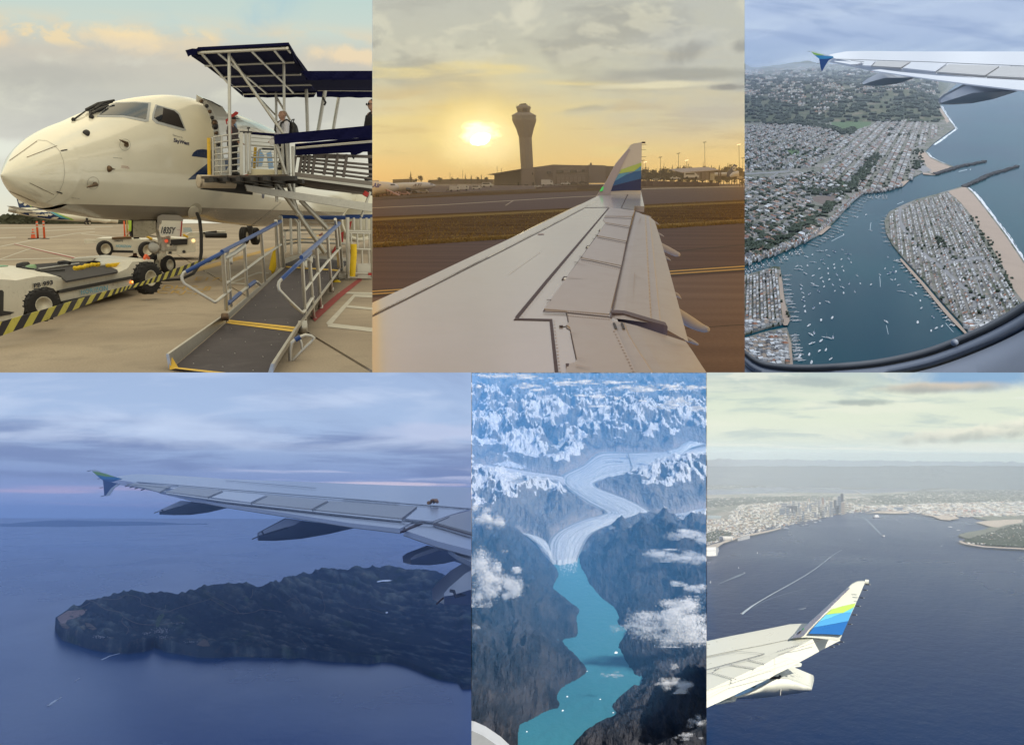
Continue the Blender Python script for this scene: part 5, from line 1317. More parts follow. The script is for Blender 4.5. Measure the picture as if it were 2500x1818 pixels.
# --- the wing -----------------------------------------------------------------------------------
WA=Vector((0,8.5,2.9));WN=Vector((0,-.0426,1)).normalized()
def wp(u,v,dz=0.0):return P.pl(u,v,WA+Vector((0,0,dz)),WN)
wing_paint=pm('wing_grey_paint',(.43,.405,.41),.24,var=.05,scale=.35,coat=.35,stain=(.42,.37,.35),stain_amt=.25,rvar=0)
panel_paint=pm('wing_panel_paint',(.41,.38,.385),.38,var=.05,scale=.6,stain=(.38,.32,.30),stain_amt=.35)
flap_paint=pm('flap_grey_paint',(.39,.365,.365),.4,var=.06,scale=.7,stain=(.33,.27,.26),stain_amt=.45)
seal=pm('brown_sealant',(.045,.018,.022),.6,var=.2)
seal_thin=pm('panel_gap_line',(.06,.035,.038),.7)
lav=pm('lavender_grey_metal',(.40,.37,.44),.35,.3,var=.06)
wing=thing('aircraft_wing',wp(800,1500)+Vector((0,0,-.3)),'grey airliner wing in the sunset photo with striped upturned winglet','aircraft wing')
LE=[(-120,1410),(0,1354),(150,1284),(380,1174),(560,1082),(740,990),(900,914),(1000,872)]
SL=[(-120,1470),(0,1396),(150,1322),(400,1196),(580,1106),(760,1014),(930,925),(1010,882)]
skin_pts=SL+[(1056,862),(1130,860),(1189,864),(1204,938),w3(1283,205),w3(1060,1152),w3(1075,1190),w3(1290,1660),w3(1420,1950),(400,1950),(-400,1950),(-400,1650)]
MB().prism([wp(u,v,-.15)for u,v in skin_pts],(0,0,.15)).build('wing_skin',wing_paint,wing)
rows=[]
nL=40
def along(pl_,t):
 n=len(pl_)-1;k=min(int(t*n),n-1);f=t*n-k
 return(pl_[k][0]+(pl_[k+1][0]-pl_[k][0])*f,pl_[k][1]+(pl_[k+1][1]-pl_[k][1])*f)
for q,dz in((0,0),(.15,.0),(.35,-.004),(.55,-.012),(.72,-.024),(.86,-.042),(.95,-.065),(1,-.10),(1.01,-.16),(.95,-.26)):
 row=[]
 for i in range(nL+1):
  a=along(SL,i/nL);b=along(LE,i/nL)
  row.append(wp(a[0]+(b[0]-a[0])*q,a[1]+(b[1]-a[1])*q,dz))
 rows.append(row)
MB().grid(rows).build('leading_edge',pm('polished_leading_edge',(.66,.62,.58),.16,.5,var=.04),wing)
def wline(name,pts,w,mat,dz=.004,conv=w3):
 q=[conv(*p)for p in pts]
 return MB().poly([wp(u,v,dz)for u,v in stroke(q,w)]).build(name,mat,wing)
def wpoly(name,pts,mat,dz=.012,th=.02,conv=w3):
 return MB().prism([wp(*conv(x,y),dz-th)for x,y in pts],WN*th).build(name,mat,wing)
I_=lambda u,v:(u,v)
wline('seam_line',SL[1:-1]if False else[(0,1398),(150,1324),(400,1198),(580,1108),(760,1016),(938,922)],[4,4,3,2.5,2,1.5],seal,.006,I_)
wline('seam_line',[(938,919),(1045,918)],1.5,seal_thin,.006,I_)
wline('sealant_line',[(1052,172),(800,470),(500,822),(222,1158)],[4,8,12,14],seal,.006)
wpoly('sealant_line',[(196,1178),(222,1152),(246,1163),(545,1170),(545,1186),(240,1178)],seal,.006,.002)
wpoly('sealant_line',[(518,1172),(544,1170),(605,1700),(572,1700)],seal,.0065,.002)
spoil=[[(1068,184),(1281,207),(1261,260),(1014,258),(1032,235)],[(1008,266),(1258,272),(1239,352),(1022,316),(998,290)],[(1022,324),(1236,358),(1209,484),(947,434)],[(942,443),(1206,491),(1162,706),(803,634)],[(799,642),(1159,714),(1057,1147),(470,1099)],[(676,1118),(1055,1158),(1072,1192),(1282,1648),(1350,1800),(672,1800),(672,1606),(748,1584),(766,1556),(704,1266),(672,1246),(694,1218)]]
for s in spoil:wpoly('spoiler_panel',s,panel_paint,.014,.03)
wline('hinge_line',[(1020,318),(985,368)],3,seal);wline('hinge_line',[(972,384),(880,512)],3.2,seal);wline('hinge_line',[(860,540),(682,790)],3.6,seal);wline('hinge_line',[(652,834),(540,995)],4.4,seal);wline('hinge_line',[(530,1008),(464,1102)],5,seal)
wline('panel_gap',[(464,1102),(665,1111),(1058,1150)],4,seal_thin,.018);wline('panel_gap',[(800,637),(900,652),(1160,711)],2.2,seal_thin,.018);wline('panel_gap',[(945,437),(1208,488)],1.6,seal_thin,.018);wline('panel_gap',[(1010,262),(1258,270)],1.3,seal_thin,.018);wline('panel_gap',[(1020,318),(1240,356)],1.3,seal_thin,.018)
wline('panel_gap',[(668,1112),(680,1160),(690,1218),(662,1236),(612,1238)],3.6,seal);wline('panel_gap',[(668,1246),(704,1268),(730,1400),(764,1556),(745,1580),(670,1584)],3.8,seal);wpoly('hinge_bracket',[(664,1576),(695,1576),(690,1600),(670,1602)],seal,.016,.01)
wpoly('hinge_bracket',[(606,1234),(640,1232),(640,1242),(608,1242)],seal,.016,.01)
for x,y,s in((968,372,.7),(855,520,.9),(645,800,1.3)):
 wpoly('hinge_bracket',[(x-14*s,y+14*s),(x+2*s,y-8*s),(x+28*s,y-6*s),(x+26*s,y),(x+6*s,y),(x-6*s,y+18*s)],seal,.012,.006)
 wpoly('hinge_fitting',[(x,y+12*s),(x+8*s,y+2*s),(x+22*s,y+3*s),(x+12*s,y+16*s)],jet_white,.016,.01)
for x,y,s in((940,416,.5),(915,450,.5),(800,608,.7),(760,660,.8),(515,996,1)):
 wline('hinge_pin',[(x-22*s,y),(x+20*s,y+3*s)],2.6*s+.6,seal,.02)
wline('skin_scratch',[(160,768),(300,668),(440,568)],1.2,pm('pale_scratch',(.68,.64,.6),.5),.004)
MB().poly([wp(u,v,.006)for u,v in ell(*w3(442,409),15,3.2,16)]).build('fuel_cap',pm('cap_ring',(.3,.2,.16),.4,.4),wing)
def strip_surface(name,rws,mat,n=30,dzs=None):
 out=[]
 for rw,dz in zip(rws,dzs):
  out.append([wp(*w3(*along(rw,i/n)),dz)for i in range(n+1)])
 return MB().grid(out,False).build(name,mat,wing)
R0=[(1288,208),(1215,490),(1165,712),(1066,1160)];R1=[(1318,216),(1270,490),(1245,712),(1185,1172)];R2=[(1376,242),(1388,490),(1400,712),(1428,1206)];R3=[(1414,254),(1440,490),(1462,712),(1515,1236)];R4=[(1462,292),(1526,492),(1592,730),(1765,1374)]
strip_surface('outer_flap',[R0,R0,R1],flap_paint,dzs=(-.1,-.005,.012))
strip_surface('outer_flap',[R1,R2],flap_paint,dzs=(.012,.01))
strip_surface('outer_flap',[R2,[(a[0]+6,a[1])for a in R2],R3],flap_paint,dzs=(.01,-.012,-.012))
strip_surface('outer_flap',[R3,[(a[0]+4,a[1])for a in R3],R4,R4],flap_paint,dzs=(-.012,-.025,-.075,-.16))
wline('flap_gap',R0,[3,4,5,7],pm('purple_gap',(.07,.05,.07),.6),.02)
R5=[(1076,1188),(1130,1290),(1200,1448),(1330,1740)];R6=[(1180,1200),(1225,1310),(1310,1448),(1500,1740)];R7=[(1300,1228),(1380,1380),(1450,1500),(1600,1740)];R8=[(1742,1372),(1810,1470),(1880,1580),(1990,1740)]
strip_surface('inner_flap',[R5,R5,R6],flap_paint,dzs=(-.1,.0,.012));strip_surface('inner_flap',[R6,[(a[0]+8,a[1])for a in R6],R7],flap_paint,dzs=(.012,-.012,-.015));strip_surface('inner_flap',[R7,R8,R8],flap_paint,dzs=(-.015,-.07,-.16))
wpoly('flap_seal',[(1066,1168),(1120,1166),(1190,1172),(1260,1192),(1400,1236),(1555,1282),(1575,1320),(1540,1305),(1400,1268),(1250,1222),(1180,1198),(1078,1192)],pm('flap_end_seal',(.10,.075,.095),.6,var=.2),.03,.1)
wline('flap_gap',[(1560,1300),(1640,1325),(1720,1350)],5,seal,.02)
for x in(1085,1155):wpoly('black_mark',[(x,1205),(x+22,1205),(x+42,1258),(x+20,1258)],black_plastic,.024,.004)
smudge=pm('oil_streak',(.40,.34,.33),.6,var=.1)
for a,b,w in(((1283,750),(1270,960),3),((1338,262),(1320,310),3),((770,665),(880,690),1.5),((690,795),(870,800),2),((1285,770),(1390,830),1.2),((700,1290),(790,1302),2),((755,1580),(900,1605),4),((765,1512),(900,1530),2)):
 wline('oil_streak',[a,((a[0]+b[0])/2,(a[1]+b[1])/2+2),b],[w,w*.7,.4],smudge,.03)
def fairing(name,pts,dz=-.14,conv=w3,mat=None,par=None):
 d=wp(*conv(*pts[0][:2]),dz).y
 q=spl(pts,4)
 return MB().tube([P.at(*conv(x,y),d-i*.012)for i,(x,y,r)in enumerate(q)],[max(.3,r)/2.0231/P.ppm(d)for x,y,r in q],12).build(name,mat or flap_paint,par or wing)
fairing('track_fairing',[(1490,500,26),(1570,545,30),(1640,580,26),(1672,592,20),(1681,596,10)]);fairing('track_fairing',[(1660,1110,44),(1770,1190,52),(1880,1248,38),(1928,1262,28),(1942,1264,14)])
fairing('hinge_fairing',[(1545,608,10),(1580,628,9),(1606,645,2)]);fairing('hinge_fairing',[(1745,1345,22),(1800,1372,19),(1845,1394,10),(1853,1396,5)]);fairing('hinge_fairing',[(1640,945,20),(1670,960,16),(1700,988,3)]);fairing('hinge_fairing',[(1490,402,9),(1520,416,7),(1546,431,2)]);fairing('hinge_fairing',[(1460,302,9),(1480,312,7),(1502,325,2)]);fairing('hinge_fairing',[(1360,238,6),(1400,248,6),(1430,257,4)])
rv_=MB()
for a,b,n in(((1075,200),(1260,218),10),((1035,332),(1225,366),12),((960,452),(1195,498),14),((812,655),(1140,724),18),((490,1085),(1040,1130),26),((690,1140),(1050,1172),18),((262,1148),(1040,190),44),((560,1190),(612,1640),16),((1380,260),(1432,1200),30),((1100,1280),(1270,1640),14)):
 for i in range(n):rv_.lathe([(0,.012),(.004,.008)],wp(*w3(a[0]+(b[0]-a[0])*i/(n-1),a[1]+(b[1]-a[1])*i/(n-1)),.018),WN,5)
rv_.build('rivets',smudge,wing,kind='stuff')
wl_d=wp(1100,862).y
let=bpy.data.objects.new('winglet',None);link(let,wing)
def lpart(name,pts,mat,dy=0.0,th=.05):return MB().prism([P.at(*w2(x,y),wl_d+dy)for x,y in pts],(0,th,0)).build(name,mat,let)
jw2=pm('winglet_white',(.58,.55,.54),.3,var=.04)
lpart('blade',[(300,872),(345,800),(440,655),(560,430),(720,240),(745,200),(765,180),(800,165),(905,150),(903,420),(897,640),(893,790),(894,858),(720,842),(500,850)],jw2,0,.1)
lpart('leading_strip',[(315,850),(345,803),(440,658),(560,433),(724,238),(754,240),(620,505),(520,722),(494,800),(486,834)],lav,-.02,.04)
lpart('lime_band',[(632,510),(902,418),(901,458),(808,530),(604,565)],pm('winglet_lime',(.42,.56,.16),.35),-.02,.03)
lpart('sky_band',[(603,567),(806,532),(901,461),(900,522),(760,545),(542,664)],pm('winglet_sky_blue',(.12,.34,.56),.35),-.02,.03)
lpart('blue_band',[(541,666),(700,576),(800,542),(900,525),(897,630),(760,665),(522,724)],pm('winglet_blue',(.035,.13,.36),.35),-.02,.03)
lpart('navy_band',[(521,727),(750,667),(897,632),(893,786),(700,786),(496,798)],pm('winglet_navy',(.02,.035,.14),.35),-.02,.03)
lpart('nav_light',[(345,800),(378,742),(402,736),(392,788),(365,800)],pm('green_nav_light',(.1,.8,.2),.3,emit=(.15,1,.25),estr=.12),-.05,.03)
lpart('nav_base',[(342,806),(390,790),(384,798),(350,806)],black_plastic,-.05,.03)
MB().tube([P.at(*w2(905,152),wl_d),P.at(*w2(952,154),wl_d)],.03).build('tip_fairing',seal,let)
for y,l in((182,65),(247,60),(343,62)):MB().tube([P.at(*w2(902,y),wl_d),P.at(*w2(902+l,y-2),wl_d)],.006,5).build('static_wick',black_plastic,let)
wline('seam_line',[w2(720,840),w2(632,1018)],3,seal,.006,I_);wline('seam_line',[w2(815,1060),w2(935,1078)],3,seal_thin,.008,I_);wline('seam_line',[w2(640,1020),w2(815,1050)],1.2,seal_thin,.008,I_)
P.k=3.4  # depth factor: the background below is pushed out along the lines of sight
# --- tower and buildings -----------------------------------------------------------------------------
brown_wall=pm('metal_cladding',(.22,.165,.14),.7,var=.1,scale=.05)
brown_dark=pm('dark_cladding',(.13,.09,.075),.7,var=.15,scale=.05)
tower_c=pm('tower_concrete',(.26,.20,.15),.8,var=.08,scale=.05)
pane_d=pm('dark_pane',(.03,.025,.025),.15,spec=.7)
TD=250
tw=thing('control_tower',P.at(*w4(459,1300),TD),'flared airport control tower beside the low setting sun','control tower')
def ring_loft(name,st,mat,n=10,par=tw,conv=w4,d=TD,rot=.2):
 rows=[]
 for y,c,hw in st:
  rr=hw/3.787/P.ppm(d);ctr=P.at(*conv(c,y),d)
  rows.append([ctr+Vector((math.cos(a)*rr,math.sin(a)*rr,0))for a in[rot+2*math.pi*k/n for k in range(n)]])
 m=MB().grid(rows,False,close=True);m.poly(rows[-1]);return m.build(name,mat,par)
ring_loft('shaft',[(1330,468,104),(1175,459,104),(900,444,105),(660,430,107)],tower_c)
ring_loft('flare',[(660,430,107),(520,424,145),(380,412,198),(345,410,201)],tower_c)
ring_loft('window_ring',[(345,410,197),(305,408,198)],pm('tower_window_band',(.20,.16,.125),.3),par=tw)
ring_loft('flare_rim',[(305,408,204),(288,407,203),(236,404,108)],tower_c)
ring_loft('cab_glass',[(236,404,104),(180,400,114)],pm('tower_cab_glass',(.10,.065,.045),.15,spec=.7))
ring_loft('cab_roof',[(180,400,116),(152,398,124),(138,398,108),(122,396,74),(108,396,72)],tower_c)
for x in range(-2,3):MB().tube([P.at(*w4(404+x*42,236),TD-8.6),P.at(*w4(400+x*46,180),TD-9.4)],.25,4).build('cab_mullion',brown_dark,tw)
m=MB();m.bar(P.at(*w4(340,104),TD),P.at(*w4(445,93),TD),.8,.8)
for x,y0 in((282,110),(327,100),(505,95),(485,122),(465,112),(390,100)):m.tube([P.at(*w4(x,y0),TD),P.at(*w4(x+2,150),TD)],.12,4)
m.build('aerials',brown_dark,tw)
def block(name,pts,d,label,cat='building',dep=30,mat=brown_wall,conv=w1,wins=(),th_=.6):
 b=thing(name,P.at(*conv(*pts[-1]),d),label,cat)
 MB().prism([P.at(*conv(x,y),d)for x,y in pts],(0,dep,0)).build('wall',mat,b)
 for w in wins:
  nm,x0,y0,x1,y1=w[:5];mm=w[5]if len(w)>5 else pane_d
  MB().prism([P.at(*conv(x,y),d-th_)for x,y in((x0,y0),(x1,y0-(x1-x0)*.03),(x1,y1-(x1-x0)*.03),(x0,y1))],(0,th_,0)).build(nm,mm,b)
 return b
trim=pm('pale_trim',(.27,.21,.17),.7)
b1=block('low_terminal',[(1228,184),(1497,140),(1497,330),(1228,300)],232,'low metal clad building left of the tower base with overhanging roof',wins=(('band_trim',1232,288,1490,292,trim),('door',1462,270,1478,326)))
MB().prism([P.at(*w1(x,y),228)for x,y in((1150,190),(1300,166),(1500,133),(1500,142),(1300,178),(1200,196))],(0,40,0)).build('roof',brown_dark,b1)
b2=block('tower_base_block',[(1495,136),(1637,115),(1640,326),(1498,330)],229,'square metal clad block at the foot of the control tower',wins=(('window',1607,172,1620,194),('door',1612,270,1628,318),('vent',1530,292,1570,312)))
MB().tube([P.at(*w1(1637,118),228.5),P.at(*w1(1640,315),228.5)],.25).build('downpipe',brown_dark,b2)
b3=block('hangar',[(1637,116),(1818,91),(1818,310),(1640,318)],231,'hangar with sloping roofline right of the tower',wins=(('window',1752,158,1800,182),('window_frame',1750,154,1754,184,trim)))
b4=block('hangar',[(1818,91),(2180,99),(2180,296),(1818,306)],230.5,'long hangar with canopied loading door and four small windows',wins=(('window',1852,152,1926,176),('window',1988,146,2058,168),('window',2108,142,2138,162),('shutter',1974,144,1986,168,trim),('shutter',2060,142,2070,166,trim),('loading_door',1858,208,2174,296,pm('door_grey',(.25,.19,.165),.6))))
m=MB();m.prism([P.at(*w1(x,y),227)for x,y in((1846,192),(2178,178),(2178,186),(1850,204))],(0,3,0));m.build('canopy',trim,b4)
for i in range(16):MB().bar(P.at(*w1(1850+i*20.5,194-i*.85),226.9),P.at(*w1(1856+i*20.5,203-i*.95),226.9),.35).build('canopy_rib',brown_dark,b4)
b5=block('hangar',[(200,448),(430,456),(430,690),(200,690)],229,'tall plain hangar end just left of the winglet',conv=w2,mat=pm('grey_cladding',(.20,.155,.145),.7,var=.1,scale=.05))
b6=block('annexe',[(430,464),(600,466),(600,690),(430,690)],233,'lower hangar annexe half hidden by the winglet',conv=w2,mat=brown_wall,wins=(('door',440,600,470,650,pm('rust_door',(.2,.06,.04),.6)),))
m=MB();m.box(P.at(*w1(2200,88),235),(1.4,1.4,2.2));m.build('roof_vent',brown_dark,b5)
block('far_shed',[(205,240),(372,234),(372,290),(205,282)],300,'dark flat roofed shed behind the parked cargo jets','building',mat=brown_dark)
block('far_warehouse',[(560,246),(860,234),(1210,240),(1210,330),(560,330)],310,'long dark warehouse on the left horizon','building',mat=brown_dark,wins=(('roof_unit',852,224,868,238,brown_dark),))
def small_plane(name,st,d,label):
 t=thing(name,P.at(*w1(st[0][0],st[0][1]+50),d),label,'aircraft')
 rows=[[P.at(*w1(x,y+r*math.sin(a)),d)-Vector((0,math.cos(a)*r/2.2731/P.ppm(d),0))for a in[2*math.pi*k/16 for k in range(16)]]for x,y,r in spl(st,4)]
 m=MB().grid(rows,True,close=True);m.build('fuselage',jw2,t,fix=1)
 return t,BVHTree.FromPolygons([Vector(v)for v in m.v],m.f)
pA,bvA=small_plane('cargo_jet',[(-120,330,66),(60,326,64),(150,326,60),(205,326,50),(245,324,32),(264,321,14),(271,320,2)],80,'white cargo jet with blue Air lettering at the left edge with stairs')
pB,bvB=small_plane('cargo_jet',[(120,330,44),(260,318,43),(360,311,41),(500,305,39),(565,304,32),(610,303,18),(634,303,7),(640,303,1)],110,'white cargo jet with ATI lettering behind the one with stairs')
lettering(P,'Air',w1(2,278),w1(92,278),w1(-4,322),on_surface(P,bvA,.1),bold=.04,shear=.15).build('lettering',pm('jet_blue_lettering',(.05,.06,.3),.5),pA)
lettering(P,'ATI',w1(412,284),w1(500,284),w1(404,311),on_surface(P,bvB,.1),bold=.03,shear=.25).build('lettering',pm('jet_brown_lettering',(.13,.08,.08),.5),pB)
for t,bv,pts in((pA,bvA,[(182,288),(222,288),(232,298),(186,300)]),(pB,bvB,[(582,282),(606,286),(610,294),(584,292)])):
 wrap_poly(P,bv,[w1(*p)for p in pts],.05,0,None,200).build('cockpit_window',pane_d,t)
for t,d,xs,y0 in((pA,80,(60,40),390),(pB,110,(420,560),342)):
 for x in xs:
  MB().tube([P.at(*w1(x,y0),d),P.at(*w1(x,y0+22),d)],.12).build('gear_leg',dark_metal,t)
  MB().lathe([(-.15,.32),(.15,.32)],P.at(*w1(x,y0+20),d),(1,0,0),10).build('tyre',rubber,t)
MB().tube([P.at(*w1(340,345),104),P.at(*w1(390,346),104)],[.8,.65],12).build('engine',pane_d,pB)
MB().prism([P.at(*w1(x,y),81)for x,y in((-60,246),(40,247),(55,252),(50,262),(-60,262))],(0,2,0)).build('open_door',jw2,pA)
def vehicle(kind,x,y,L,d,col,label,conv=w1,name='parked_car',cat='car',group=None,k=2.2731):
 d=min(d,20408/(max(conv(x,y)[1],812)-795)/P.k);base=P.at(*conv(x,y),d);s=L/k/P.ppm(d)/4.4
 t=thing(name,base,label,cat,group)
 V=lambda a,b,c:base+Vector((a*s,b*s,c*s))
 prof={'car':[(-2.2,.35),(2.2,.35),(2.2,.75),(1.5,.95),(.9,1.0),(.35,1.42),(-1.0,1.45),(-1.7,1.02),(-2.2,.95)],'van':[(-2.2,.35),(2.2,.35),(2.2,1.0),(1.6,1.15),(1.1,1.8),(-2.1,1.85),(-2.2,1.7)],'truck':[(-2.2,.5),(2.2,.5),(2.2,1.2),(1.9,1.9),(1.2,1.95),(1.15,2.3),(-2.2,2.3)],'pickup':[(-2.2,.45),(2.2,.45),(2.2,.95),(1.4,1.1),(1.0,1.65),(-.3,1.68),(-.45,1.1),(-2.2,1.1)]}[kind]
 MB().prism([V(a,-.85,c)for a,c in prof],(0,1.7*s,0)).build('body',col,t)
 win={'car':[(.25,1.0),(.05,1.36),(-.95,1.38),(-1.4,1.02)],'van':[(.95,1.2),(.75,1.65),(-1.9,1.68),(-1.95,1.2)],'truck':[(1.75,1.3),(1.65,1.8),(1.25,1.8),(1.25,1.3)],'pickup':[(.85,1.12),(.7,1.55),(-.2,1.58),(-.25,1.12)]}[kind]
 MB().prism([V(a,-.87,c)for a,c in win],(0,.04*s,0)).build('window',pane_d,t)
 for a in(-1.35,1.35):MB().lathe([(-.12*s,.34*s),(.12*s,.34*s)],V(a,-.78,.34),(0,1,0),12).build('wheel',rubber,t)
 MB().box(V(2.2,-.6,.8),(.06*s,.3*s,.15*s)).build('headlight',alu_pale,t)
 return t
car_w=pm('car_white',(.6,.55,.5),.3,coat=.5);car_d=pm('car_dark',(.03,.025,.03),.3,coat=.5);car_s=pm('car_silver',(.33,.3,.29),.3,.5);car_p=pm('faded_pink_paint',(.42,.25,.22),.5)
vehicle('truck',1760,306,118,224,car_w,'white box truck parked by the hangar right of the tower',name='box_truck',cat='truck')
vehicle('car',1668,320,70,222,car_w,'white car left of the white box truck',cat='car')
vehicle('car',1786,306,56,220,car_d,'dark car in front of the box truck');vehicle('car',1856,304,70,223,car_s,'silver car right of the box truck');vehicle('pickup',1944,298,96,222,car_w,'white pickup parked before the loading door',name='pickup_truck',cat='pickup');vehicle('car',2028,290,76,224,car_d,'dark car right of the white pickup');vehicle('car',2118,284,82,225,car_d,'dark car farthest right along the hangar')
vehicle('truck',225,402,90,196,car_p,'pale pink service truck under the nose of the Air jet',name='service_truck',cat='truck');vehicle('van',330,400,96,200,car_p,'pale van right of the pink service truck',name='service_van',cat='van');vehicle('truck',130,402,80,198,car_p,'dusty service truck left under the Air jet',name='service_truck',cat='truck')
vehicle('truck',830,358,100,215,car_w,'white cab truck glinting below the low sun',name='service_truck',cat='truck');vehicle('truck',915,352,110,228,car_w,'long white truck behind the glinting cab truck',name='service_truck',cat='truck');vehicle('van',1050,340,90,226,car_w,'white van with bright roof right of the glinting trucks',name='service_van',cat='van');vehicle('van',1160,318,110,235,car_w,'white van by the overhanging roof of the low building',name='service_van',cat='van');vehicle('car',770,358,60,218,car_s,'small car left of the glinting trucks');vehicle('van',520,378,90,210,car_s,'grey van below the ATI jet nose',name='service_van',cat='van');vehicle('van',430,380,60,212,car_d,'dark baggage tug under the ATI jet',name='baggage_tug',cat='tug')
m=MB().prism([P.at(*w1(x,y),78)for x,y in((120,345),(140,338),(270,398),(262,404),(180,372))],(0,2,0));st_=thing('mobile_stairs',P.at(*w1(220,402),78),'pale mobile stairs sloping down from the Air jet','stairs');m.build('flight',car_p,st_)
for x,y in((140,345),(170,360),(200,374)):MB().tube([P.at(*w1(x,y),78),P.at(*w1(x,402),78)],.1).build('leg',dark_metal,st_)
shel=thing('open_shelter',P.at(*w2(1600,640),185),'open shelter with pale ribbed roof at the right','shelter')
zs=P.at(*w2(1440,553),180)
roofp=[P.at(*w2(1265,513),178),P.at(*w2(1440,555),176),P.at(*w2(1935,522),186),P.at(*w2(1780,482),196)]
for i in range(14):
 a,b=i/14,(i+.86)/14
 MB().prism([lerp(roofp[0],roofp[3],a),lerp(roofp[0],roofp[3],b),lerp(roofp[1],roofp[2],b),lerp(roofp[1],roofp[2],a)],(0,0,.35)).build('roof_panel',pm('pale_ribbed_roof',(.42,.34,.31),.6,var=.1),shel)
MB().prism([P.at(*w2(x,y),187)for x,y in((1440,553),(1935,520),(2005,514),(2000,520),(1935,530),(1440,560))],(0,1,0)).build('roof_edge',brown_dark,shel)
for x,y0,y1 in((1335,535,640),(1465,556,640),(1560,550,640),(1690,545,640),(1800,540,640),(1925,530,645),(1950,528,645)):MB().bar(P.at(*w2(x,y0),184),P.at(*w2(x,y1),184),.7).build('post',brown_dark,shel)
MB().prism([P.at(*w2(x,y),196)for x,y in((1640,545),(1870,540),(1870,650),(1640,650))],(0,4,0)).build('hut',pm('hut_beige',(.26,.2,.17),.7),shel)
MB().prism([P.at(*w2(x,y),190)for x,y in((1815,565),(1868,565),(1868,650),(1815,650))],(0,2,0)).build('cabinet',jw2,shel)
vehicle('van',1562,632,186,170,car_w,'white minibus under the shelter roof',w2,'minibus','minibus',k=2.991);vehicle('car',1350,644,126,172,car_w,'white car left of the white minibus',w2,k=2.991);vehicle('car',1094,656,92,174,car_s,'pale car just right of the winglet',w2,k=2.991);vehicle('car',1175,650,90,176,car_d,'dark car between the pale cars near the winglet',w2,k=2.991)
bw=thing('boundary_wall',P.at(*w2(1400,740),160),'low concrete wall along the far taxiway at right','wall')
for i in range(12):
 x0=880+i*88;MB().prism([P.at(*w2(x,y),162-i*.9)for x,y in((x0,655+i*2.6),(x0+86,657+i*2.6),(x0+86,735-i*.5),(x0,738-i*.5))],(0,.8,0)).build('wall_panel',pm('dull_wall_concrete',(.14,.095,.085),.9,var=.2,scale=.2),bw)
lw=thing('boundary_wall',P.at(*w1(2000,360),190),'low brown wall and rail in front of the hangars','wall')
MB().prism([P.at(*w1(x,y),150)for x,y in((1640,318),(2440,292),(2440,350),(1640,352))],(0,.8,0)).build('wall_panel',brown_dark,lw)
for dy in(0,10,20):MB().tube([P.at(*w1(0,428+dy),66),P.at(*w1(1000,360+dy*.7),103),P.at(*w1(2060,322+dy),132)],.07,4).build('guard_rail',trim,lw)
fn=thing('chain_fence',P.at(*w1(2000,300),214),'tall wire fence with posts before the hangars','fence')
for i in range(9):MB().tube([P.at(*w1(1855+i*42,215-i),212),P.at(*w1(1855+i*42,300),212)],.12,4).build('fence_post',brown_dark,fn)
for y in(218,245,275):MB().tube([P.at(*w1(1840,y),212),P.at(*w1(2230,y-8),212)],.06,4).build('fence_wire',brown_dark,fn)
lamp_lit=pm('lit_area_lamp',(1,.7,.4),.3,emit=(1,.72,.4),estr=1.4)
for i,(x,y0,y1,lit,lab)in enumerate(((920,388,620,0,'short lamp post nearest the winglet'),(952,410,616,1,'lit short lamp post second from the winglet'),(1152,344,618,0,'slender lamp post left of the shelter before the trees'),(1393,293,505,0,'tall lamp post rising behind the left end of the shelter'),(1502,386,492,1,'small lit lamp post behind the shelter'),(1738,146,565,0,'tallest lamp post standing by the shelter'),(2192,176,640,1,'lit tall lamp post right of the navy tail'),(2246,354,520,0,'lamp post at the far right edge'),(1148,155,190,0,''))[:8]):
 d=195
 lp=thing('lamp_post',P.at(*w2(x+(10 if y1-y0>300 else 4),y1),d),lab,'lamp post','lamp posts along the far apron')
 b_=P.at(*w2(x+(14 if y1-y0>300 else 4),y1),d);b_.z=0
 MB().tube([b_,P.at(*w2(x,y0),d)],[.2,.12],6).build('pole',brown_dark,lp)
 MB().prism([P.at(*w2(xx,yy),d-.3)for xx,yy in((x-22,y0+2),(x+22,y0-6),(x+22,y0+2),(x-18,y0+10))],(0,1.2,0)).build('lamp_head',lamp_lit if lit else brown_dark,lp)
at=thing('parked_airliner',P.at(*w2(2000,650),215),'white airliner with navy tail bearing a white face at the far right','aircraft')
MB().tube([P.at(*w2(x,y),216)for x,y in((1790,578),(1860,576),(2000,572),(2100,560))],[24/2.991/P.ppm(216)]*3+[12/2.991/P.ppm(216)],14).build('fuselage',jw2,at)
MB().prism([P.at(*w2(x,y),213)for x,y in((2034,548),(2075,505),(2128,438),(2172,456),(2120,560),(2090,600),(2030,606))],(0,.8,0)).build('tail_fin',navy_paint,at)
MB().prism([P.at(*w2(x,y),212.6)for x,y in((2105,500),(2112,476),(2128,464),(2146,468),(2152,490),(2148,516),(2134,530),(2114,522))],(0,.2,0)).build('tail_emblem',jw2,at)
MB().prism([P.at(*w2(x,y),212.4)for x,y in((2112,492),(2130,486),(2142,492),(2138,500),(2128,498),(2124,508),(2118,500))],(0,.1,0)).build('tail_emblem',navy_paint,at)
MB().tube([P.at(*w2(2075,600),210),P.at(*w2(2120,575),210),P.at(*w2(2190,560),210)],[.8,1.6,1.8],12).build('engine',jw2,at)
for i in range(9):
 m=MB().lathe([(0,.35),(1.6,.35)],P.at(*w2(1838+i*26,688-(i%3)*6),300),(0,0,1),8)
 m.build('yellow_bollard',yellow_paint,loc=P.at(*w2(1838+i*26,688-(i%3)*6),300),label=f'{nth(i + 1)} yellow bollard from the left at the end of the low wall',cat='bollard',group='yellow bollards at the wall end')
vehicle('van',2240,702,60,150,car_d,'dark tug at the far right beyond the wall',w2,'apron_tug','tug',k=2.991);vehicle('truck',2210,640,80,190,car_s,'grey truck below the lit lamp post at far right',w2,'service_truck','truck',k=2.991)
